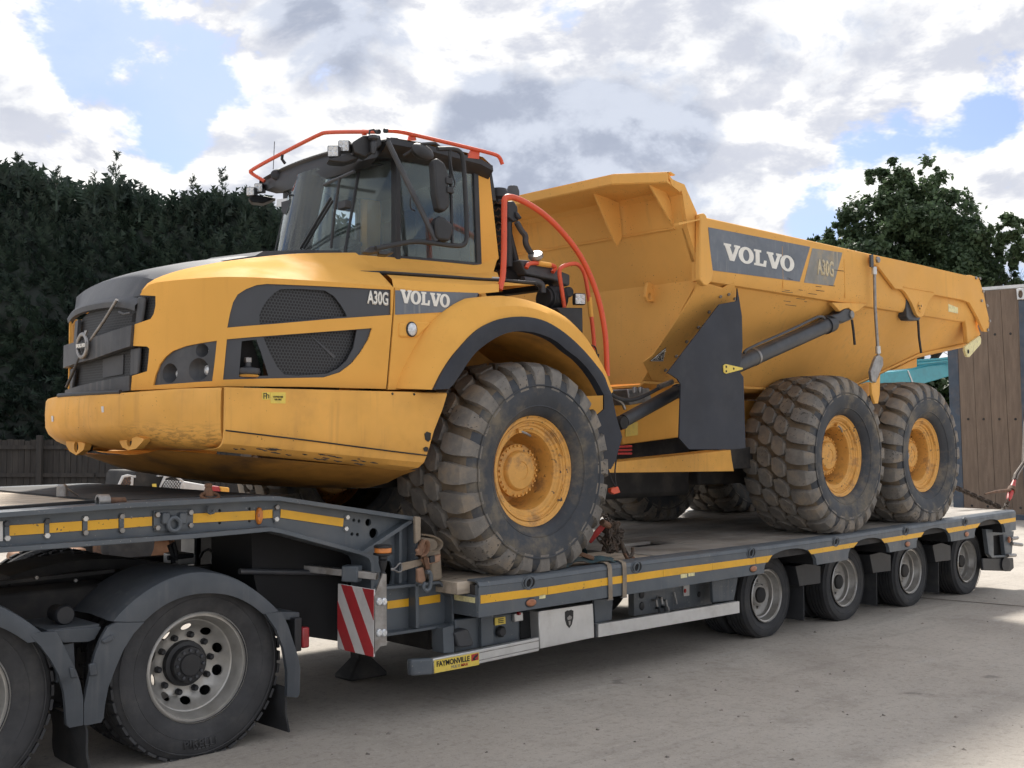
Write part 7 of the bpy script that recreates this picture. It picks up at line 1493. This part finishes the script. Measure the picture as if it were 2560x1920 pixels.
# ------------------------------------------------------------------ lashing gear on the trailer
def chain_links(path, ln=.052, r=.0075, wd=.017):
    mb = MB(); P_ = resample(path, max(2, int(sum((Vector(a)-Vector(b_)).length for a, b_ in zip(path, path[1:]))/(ln*.62))))
    for i in range(len(P_)-1):
        a, b_ = P_[i], P_[i+1]; d = (b_-a).normalized(); ref = Vector((0, 0, 1)) if abs(d.z) < .9 else Vector((1, 0, 0)); s_ = d.cross(ref).normalized(); u_ = s_.cross(d); q = s_ if i % 2 else u_; c = (a+b_)/2; h = ln*.5-wd*.6
        pts = [c+d*(h*(1 if abs(t_) < 3 else -1)) for t_ in ()]
        ring = []
        for k in range(10):
            an = 2*math.pi*k/10; ring.append(c+d*(math.cos(an)*wd+(h if math.cos(an) > 0 else -h))+q*math.sin(an)*wd)
        mb.tube(ring, r, 5, True)
    return mb
rgc = random.Random(17)
heap = thing('lashing_chain_heap', (.87, .05, .88), 'rusty tangled lashing chain heaped beside the front dump-truck wheel', 'chain')
top = at('I', 430, 140, y=.10); path = [at('I', 400, 190, y=.02), top, at('I', 470, 150, y=.08), at('I', 490, 200, y=.08)]
cxh = at('I', 525, 290, y=.06)
for i in range(46): an = i*2.4; rr = .035+.05*rgc.random(); path.append(cxh+Vector((math.cos(an)*rr, math.sin(an*1.3)*.06, math.sin(an)*rr*1.5-.03*rgc.random())))
path += [at('I', 590, 370, y=.05), at('I', 620, 420, y=.04), at('I', 640, 470, y=.02)]
obj('links', chain_links(path, .054, .0075, .017), 'chain', heap)
p2 = [at('I', 420, 320, y=.1), at('I', 470, 380, y=.08), at('I', 500, 430, y=.05), at('I', 530, 390, y=.03), at('I', 545, 330, y=.05)]; obj('links', chain_links(p2, .054, .0075, .017), 'chain', heap)
obj('hook', MB().tube(curve([at('I', a, b_, y=.0) for a, b_ in ((590, 330), (610, 420), (630, 470), (665, 470), (685, 430), (680, 395))], 2), [.016]*1+[.016]*99 if False else .014, 8), 'chain', heap)
obj('hook', MB().tube(curve([at('I', a, b_, y=-.02) for a, b_ in ((620, 440), (640, 480), (670, 500), (690, 470))], 2), .011, 8), 'rusty', heap)
lv = obj('binder_lever', MB().bar(at('I', 345, 350, y=.16), at('I', 470, 210, y=.06), .028, .045), 'red_paint', heap, bevel=.006); obj('clamp', MB().tube([at('I', 445, 200, y=.05), at('I', 500, 230, y=.05)], .026, 10), 'rusty', lv)
strap = thing('ratchet_strap_roll', (.5, .1, .88), 'dark teal webbing strap crumpled against the front dump-truck tyre', 'strap')
def ribbon(path, wv, th=.004):
    P_ = [Vector(p) for p in path]; return MB().rows([[p-Vector(wv)*.5 for p in P_], [p+Vector(wv)*.5 for p in P_]], (0, -th, th))
zd = dz(.5)
obj('webbing', ribbon(curve([(.30, .02, zd+.02), (.40, .05, zd+.10), (.52, .06, zd+.17), (.60, .06, zd+.10), (.55, .03, zd+.03), (.70, .0, zd+.02), (.85, -.02, zd+.015)], 2), (.02, .09, .02)), 'strap_teal', strap)
obj('webbing', ribbon(curve([(.28, -.03, zd+.015), (.42, -.02, zd+.06), (.55, -.03, zd+.02), (.66, -.05, zd+.045), (.80, -.06, zd+.012)], 2), (.01, .07, .03)), 'strap_teal', strap)
obj('handle', MB().bar(at('I', 270, 440, y=.0), at('I', 380, 480, y=-.04), .03, .03), 'rusty', strap, bevel=.006)
for i, (a0, a1) in enumerate(((500, 512), (612, 620))):
    pt = at('I', a0, 515, y=YD-.006); pb = at('I', a1, 775, y=YD-.006); x_ = pt.x; zt = dz(x_)
    s_ = thing('tie_down_strap', (x_, YD, .6), ('tan webbing strap over the deck edge, nearer the front wheel of the two' if i == 0 else 'tan webbing strap over the deck edge, nearer the chain heap of the two'), 'strap', 'straps hooked over the deck edge')
    pth = [(x_-.12+.14*i, .06, zt+.012), (x_-.05, -.02, zt+.014), (x_, YD+.03, zt+.010), (x_+.002, YD-.002, zt-.006), (x_+.004, YD-.007, zt-.035), (x_+.008, YD-.007, zt-.12), (pb.x-.005, YD-.007, zt-.235), (pb.x, YD-.004, zt-.262), (pb.x, YD+.02, zt-.268)]
    mb = MB(); P_ = [Vector(p) for p in pth]; mb.rows([[p-Vector((.022, 0, 0)) for p in P_], [p+Vector((.022, 0, 0)) for p in P_]], (0, -.004, .003)); obj('webbing', mb, 'strap_tan', s_)
    obj('hook', MB().tube([Vector((pb.x-.03, YD+.0, zt-.262)), Vector((pb.x+.03, YD+.0, zt-.262))], .006, 6), 'steel', s_)
# strap bundle on the neck foot
bun = thing('strap_bundle', (-.9, .05, .84), 'brown and tan webbing straps bundled with a buckle against the gooseneck', 'strap')
yb = .06
obj('webbing', ribbon(curve([at('H', a, b_, y=yb) for a, b_ in ((1060, 650), (1080, 560), (1100, 520), (1130, 560), (1110, 640), (1060, 650))], 2), (0, .06, 0), .01), 'strap_brown', bun)
obj('webbing', ribbon(curve([at('H', a, b_, y=yb) for a, b_ in ((1090, 485), (1160, 495), (1220, 530), (1232, 570), (1200, 615), (1130, 610))], 2), (0, .05, 0), .01), 'strap_tan', bun)
for pts, m_ in (([(1050, 600), (1130, 545), (1140, 600), (1080, 650)], 'strap_brown'), ([(1090, 670), (1240, 630), (1230, 690), (1120, 720)], 'strap_brown'), ([(1060, 745), (1105, 730), (1125, 830), (1100, 860), (1060, 845)], 'strap_brown'), ([(1040, 340), (1085, 345), (1085, 520), (1045, 555)], 'strap_tan')):
    obj('fold', MB().prism([at('H', a, b_, y=yb) for a, b_ in pts], (0, .03, 0)), m_, bun, bevel=.008)
obj('backing_sack', MB().prism([at('H', a, b_, y=.13) for a, b_ in ((1090, 500), (1235, 520), (1255, 830), (1170, 845), (1150, 700), (1070, 640))], (0, .06, 0)), 'strap_tan', bun, bevel=.02)
obj('tensioned_strap', MB().prism([at('H', a, b_, y=.09) for a, b_ in ((928, 700), (1085, 668), (1090, 715), (935, 762))], (0, .006, 0)), 'strap_tan', bun)
obj('wire_hook', MB().tube(curve([at('H', a, b_, y=.09) for a, b_ in ((850, 745), (885, 742), (915, 700), (935, 705), (935, 765), (905, 770), (880, 752), (852, 752))], 1), .006, 6), 'steel', bun)
obj('buckle', MB().prism([at('H', a, b_, y=.05) for a, b_ in ((1150, 650), (1190, 640), (1195, 690), (1155, 700))], (0, .02, 0)), 'black_plastic', bun, bevel=.004); obj('buckle', MB().bar(at('H', 1110, 650, y=.05), at('H', 1135, 745, y=.05), .016, .03), 'rusty', bun)
obj('snap_hook', MB().tube(curve([at('H', a, b_, y=.03) for a, b_ in ((1125, 770), (1150, 765), (1162, 820), (1150, 900), (1120, 915), (1095, 890), (1115, 850))], 2), .014, 8), 'trailer_grey', bun)
# rear chain with its lever
rc = thing('rear_lashing_chain', at('J', 2000, 400, y=.15), 'taut rusty chain from the rear dump-truck wheel to the deck corner', 'chain')
e0 = at('J', 2010, 405, y=.12); obj('links', chain_links([at('J', 1520, 190, y=.55), e0], .075, .010, .022), 'chain', rc)
rb_ = thing('chain_binder', at('J', 2040, 420, y=.1), 'red chain binder with a long dark lever at the rear deck corner', 'binder')
b0, b1 = at('J', 2068, 330, y=.12), at('J', 2125, 150, y=.2)
obj('binder_body', MB().tube([b0, b0.lerp(b1, .15), b0.lerp(b1, .3), b0.lerp(b1, .62), b1], [.022, .034, .034, .034, .020], 12), 'red_paint', rb_); obj('ratchet', MB().tube([b0.lerp(b1, .42), b0.lerp(b1, .58)], .05, 14), 'rusty', rb_)
obj('lever', MB().tube([b0.lerp(b1, .5), at('J', 1950, 255, y=.1), at('J', 1850, 278, y=.1)], [.022, .018, .008], 8), 'rusty', rb_)
obj('links', chain_links([b0, at('J', 2050, 390, y=.10), at('J', 2020, 415, y=.08)], .075, .010, .022), 'chain', rb_); obj('links', chain_links([b1, at('J', 2140, 100, y=.35), at('J', 2212, -10, y=1.6), Vector((19.25, 4.3, 2.4))], .085, .011, .025), 'chain', rb_)
# loose gear on the gooseneck
g0 = thing('steel_hook_bar', at('G', 850, 225, y=.3), 'rusty steel bar with a ringed end lying on the gooseneck edge', 'bar')
a_, b_ = at('G', 800, 226, y=.22), at('G', 960, 222, y=.22); obj('bar', MB().tube([a_, b_], .020, 12), 'rusty', g0); c_ = at('G', 790, 220, y=.22); obj('ring', MB().lathe([(.022, -.03), (.034, -.03), (.034, .03), (.022, .03)], c_, (1, 0, 0), 20, True), 'steel', g0)
g1_ = thing('lifting_shackle', at('G', 1600, 190, y=.24), 'rusty ring shackle standing on the gooseneck edge', 'shackle')
c_ = at('G', 1600, 185, y=.20); obj('ring', MB().tube([c_+Vector((math.cos(t_*math.pi/10)*.055, -.02+math.sin(t_*math.pi/10)*.02, math.sin(t_*math.pi/10)*.018)) for t_ in range(20)], .010, 8, True), 'rusty', g1_); obj('stem', MB().lathe([(.03, 0), (.03, .02), (.018, .05), (.022, .055), (.022, .07), (0, .075)], c_, (0, 0, 1), 14), 'rusty', g1_)
g2 = thing('deck_pin', at('G', 475, 180, y=.9), 'small steel locking pin on the far part of the gooseneck deck', 'pin')
c_ = at('G', 475, 186, y=.9); obj('body', MB().lathe([(.03, 0), (.03, .06), (.02, .07), (0, .07)], c_, (0, 0, 1), 12), 'steel', g2); obj('rod', MB().tube([c_+Vector((.02, 0, .05)), at('G', 600, 182, y=.9)], .006, 6), 'steel', g2)

# ------------------------------------------------------------------ things in the yard beyond
YMc = 9.0
mc = thing('site_machine', (1.7, 9.2, 0), 'small white and red building machine with mesh guards parked beyond the gooseneck', 'machine')
def mp(k, pts, dep, mat, nm, dy=0., bev=.02): return obj(nm, MB().prism([at(k, a, b_, y=YMc+dy) for a, b_ in pts], (0, dep, 0)), mat, mc, bevel=bev)
mp('G', [(880, 150), (1000, 148), (1370, 142), (1400, 150), (1400, 172), (880, 178)], 1.2, 'warn_white', 'bumper_bar', -.05)
for i in range(6): mp('G', [(885+i*90, 152-i*1), (925+i*90, 151-i*1), (905+i*90, 172-i*1), (865+i*90, 174-i*1)], .02, 'warn_red', 'chevron', -.075, 0)
mp('G', [(1018, 130), (1030, 20), (1050, -10), (1230, -12), (1258, 30), (1258, 125), (1230, 135), (1030, 138)], .9, 'under_dark', 'engine_cover')
mp('G', [(1170, 92), (1200, 90), (1205, 128), (1172, 132)], .01, 'sticker_yellow', 'sticker', -.03, 0)
mp('G', [(1015, 30), (1045, 25), (1045, 42), (1018, 46)], .05, 'lens', 'lamp', -.04, 0); mp('G', [(1210, 18), (1250, 14), (1250, 32), (1212, 36)], .05, 'lens', 'lamp', -.04, 0)
for pts in ([(890, 145), (945, 35), (985, 28), (1015, 30), (1010, 140)], [(1215, 145), (1265, 40), (1330, 20), (1400, 70), (1380, 148)]):
    fr__ = [at('G', a, b2, y=YMc-.02) for a, b2 in pts]; gd = obj('mesh_guard', MB().tube(fr__, .022, 6, True), 'warn_white', mc); x0m = min(p.x for p in fr__); x1m = max(p.x for p in fr__); z0m = min(p.z for p in fr__); z1m = max(p.z for p in fr__); gm = MB()
    def inp(x, z):
        c2 = False
        for p, q in zip(fr__, fr__[1:]+fr__[:1]):
            if (p.z > z) != (q.z > z) and x < (q.x-p.x)*(z-p.z)/(q.z-p.z)+p.x: c2 = not c2
        return c2
    for sg in (-1, 1):
        t_ = x0m-.6
        while t_ < x1m+.6:
            seg = []
            for k in range(25):
                z = z0m+(z1m-z0m)*k/24; x = t_+sg*(z-z0m)*.8
                if inp(x, z): seg.append(Vector((x, YMc-.02, z)))
            if len(seg) > 1: gm.tube([seg[0], seg[-1]], .006, 4)
            t_ += .042
    obj('wire_mesh', gm, 'rusty' if pts[0][0] == 890 else 'under_dark', gd)
mp('G', [(1390, 150), (1410, 70), (1500, 85), (1590, 100), (1620, 168), (1400, 168)], 1.0, 'warn_white', 'side_panel'); mp('G', [(1560, 98), (1690, 110), (1700, 165), (1600, 165)], .98, 'warn_red', 'side_panel', -.004); mp('G', [(1690, 112), (1765, 120), (1765, 162), (1700, 164)], .96, 'yellow', 'side_panel', -.008)
mp('G', [(1255, 18), (1275, 12), (1300, 30), (1265, 60)], .3, 'yellow', 'lifting_post')
obj('undercarriage', MB().box((1.0, 9.1, .42), (2.7, 10.2, 1.02)), 'under_dark', mc, bevel=.03)
for x_ in (1.2, 2.4):
    for y_ in (9.1, 10.2): obj('wheel', MB().lathe([(0, -.14), (.2, -.14), (.33, -.12), (.36, -.05), (.36, .05), (.33, .12), (.2, .14), (0, .14)], (x_, y_, .36), (0, 1, 0), 24), 'rubber', mc)
# rusty steel drums and plate behind the lorry
dr = thing('rusty_roller', (1.45, 9.7, 0), 'rust-brown steel roller drum lying on the ground beyond the lorry wheels', 'roller')
obj('drum', MB().lathe([(0, 0), (.22, 0), (.225, .02), (.225, .85), (.22, .87), (0, .87)], (1.0, 9.35, .225), (1, .12, 0), 32), 'rust_light', dr)
obj('flange', MB().lathe([(0, 0), (.28, 0), (.28, .03), (0, .03)], (.97, 9.346, .28), (1, .12, 0), 32), 'rusty', dr); obj('flange', MB().lathe([(0, 0), (.27, 0), (.27, .03), (0, .03)], (1.88, 9.455, .27), (1, .12, 0), 32), 'rusty', dr)
bk = thing('digger_bucket', (.1, 9.2, 0), 'tan rusty excavator bucket lying on the ground beyond the lorry', 'bucket')
pb_ = [at('G', a, b2, y=8.9) for a, b2 in ((115, 675), (130, 640), (230, 615), (330, 600), (480, 602), (660, 585), (670, 640), (560, 680), (330, 720), (140, 715))]
zmin = min(p.z for p in pb_)
obj('shell', MB().prism([p if p.z > zmin+.05 else Vector((p.x, p.y, 0.)) for p in pb_], (.1, .6, 0)), 'rust_light', bk, bevel=.02)
for i in range(4): obj('tooth', MB().prism([(-.42, 8.92+.14*i, 0), (-.28, 8.92+.14*i, .0), (-.28, 8.92+.14*i, .06)], (0, .06, 0)), 'rusty', bk)
# teal machine boom
tl = thing('teal_excavator_boom', at('D', 1500, 1000, y=7.6), 'bright teal excavator boom resting behind the tipper tail', 'excavator boom')
def tp(pts, dep, mat, nm, y_=7.6, bev=.02): return obj(nm, MB().prism([at('D', a, b2, y=y_) for a, b2 in pts], (0, dep, 0)), mat, tl, bevel=bev)
tp([(1000, 1060), (1115, 1020), (1320, 1000), (1480, 965), (1700, 945), (1700, 1040), (1630, 1050), (1440, 1105), (1200, 1100), (1000, 1110)], .6, 'teal', 'boom_section')
tp([(1318, 1003), (1326, 1000), (1366, 1100), (1356, 1103)], .012, 'aluminium', 'weld_line', 7.585, 0)
tp([(1380, 925), (1700, 900), (1700, 960), (1400, 975)], .3, 'teal', 'top_plate', 7.9)
for i in range(2): obj('hydraulic_pipe', MB().tube([at('D', 1390, 925+i*26, y=7.55), at('D', 1560, 915+i*18, y=7.55), at('D', 1720, 893+i*22, y=7.55)], .028, 8), 'teal', tl)
p0 = at('D', 1900, 1040, y=7.9); obj('boom_foot', MB().prism([Vector((p0.x-.3, 7.6, 0)), Vector((p0.x+.9, 7.6, 0)), Vector((p0.x+.3, 7.6, p0.z)), Vector((p0.x-.2, 7.6, p0.z))], (0, .6, 0)), 'teal', tl, bevel=.02)
# timber-floored flat rack stood on end
XF = 19.5
rk = thing('upright_flatrack', at('N', 2480, 1290, x=XF), 'tall timber-boarded steel flatrack standing on end at the right edge', 'flatrack')
def rp(k, a, b2, dx=0.): return at(k, a, b2, x=XF+dx)
def foot(p): return p
nb = 6
tl_, tr_p = rp('D', 1690, 405), rp('D', 2165, 372); bl_, br_ = rp('N', 2412, 1288), rp('N', 2580, 1288); bl_.z = .12; br_.z = .12
tr_p = tr_p+(tr_p-tl_)*.45; br_ = br_+(br_-bl_)*.45
rgk = random.Random(31)
for i in range(nb):
    f0, f1 = i/nb, (i+1)/nb-.0035; q = [bl_.lerp(br_, f0), bl_.lerp(br_, f1), tl_.lerp(tr_p, f1), tl_.lerp(tr_p, f0)]; e = rgk.uniform(-.012, .006)
    mids = [q[0].lerp(q[3], t_) for t_ in (0, .33, .66, 1)]
    bo = obj('plank', MB().prism([p+Vector((e, 0, 0)) for p in q], (.05, 0, 0)), 'board', rk)
    for f in (.03, .42, .80):
        c_ = q[0].lerp(q[3], f).lerp(q[1].lerp(q[2], f), .5); obj('screw', MB().lathe([(0, -.008), (.028, -.006), (.03, 0)], c_+Vector((e-.001, 0, 0)), (1, 0, 0), 8), 'under_dark', bo)
for f in (.16, .38, .62, .86): obj('cross_bearer', MB().bar(bl_.lerp(tl_, f)+Vector((.13, 0, 0)), br_.lerp(tr_p, f)+Vector((.13, 0, 0)), .12, .14), 'frame_blue', rk)
yy = (bl_-br_).normalized()*.26
obj('frame_post', MB().prism([bl_+yy*1.0-Vector((0, 0, .12)), bl_+yy*.04-Vector((0, 0, .12)), tl_+yy*.04, tl_+yy*1.0], (.2, 0, 0)), 'frame_blue', rk, bevel=.01)
obj('frame_post', MB().prism([br_-yy*1.0-Vector((0, 0, .12)), br_-yy*.04-Vector((0, 0, .12)), tr_p-yy*.04, tr_p-yy*1.0], (.2, 0, 0)), 'frame_blue', rk, bevel=.01)
obj('bottom_rail', MB().box((XF-.01, br_.y-.3, 0), (XF+.25, bl_.y+.3, .11)), 'frame_blue', rk); obj('top_rail', MB().bar(tl_+yy+Vector((.1, 0, .05)), tr_p-yy+Vector((.1, 0, .05)), .2, .07), 'aluminium', rk)
cA = rp('D', 2162, 375); cB = rp('D', 2215, 470)
hc = rp('D', 2192, 418)
obj('corner_casting', MB().sheet([(rp('D', 2160, 375).y, rp('D', 2160, 375).z), (rp('D', 2260, 366).y, rp('D', 2260, 366).z), (rp('D', 2260, 456).y, rp('D', 2260, 456).z), (rp('D', 2166, 460).y, rp('D', 2166, 460).z)], ([(hc.y+.05*math.cos(t_*.628), hc.z+.09*math.sin(t_*.628)) for t_ in range(10)],), lambda a, b2, o: Vector((XF-.06+o, a, b2)), .06, .3), 'aluminium', rk, bevel=.01)
obj('post_cladding', MB().prism([rp('D', a, b2, -.03) for a, b2 in ((2168, 462), (2260, 458), (2290, 1900), (2210, 1900))], (.06, 0, 0)), 'frame_blue', rk, bevel=.01)
ty_ = thing('old_tyre', (18.2, 3.6, 0), 'black tyre lying flat at the foot of the upright flatrack', 'tyre')
obj('tyre', MB().lathe([(.28, .02), (.34, 0), (.5, 0), (.55, .05), (.56, .15), (.55, .25), (.5, .3), (.34, .3), (.28, .28)], (18.0, 3.05, 0), (0, 0, 1), 40, True), 'rubber', ty_)
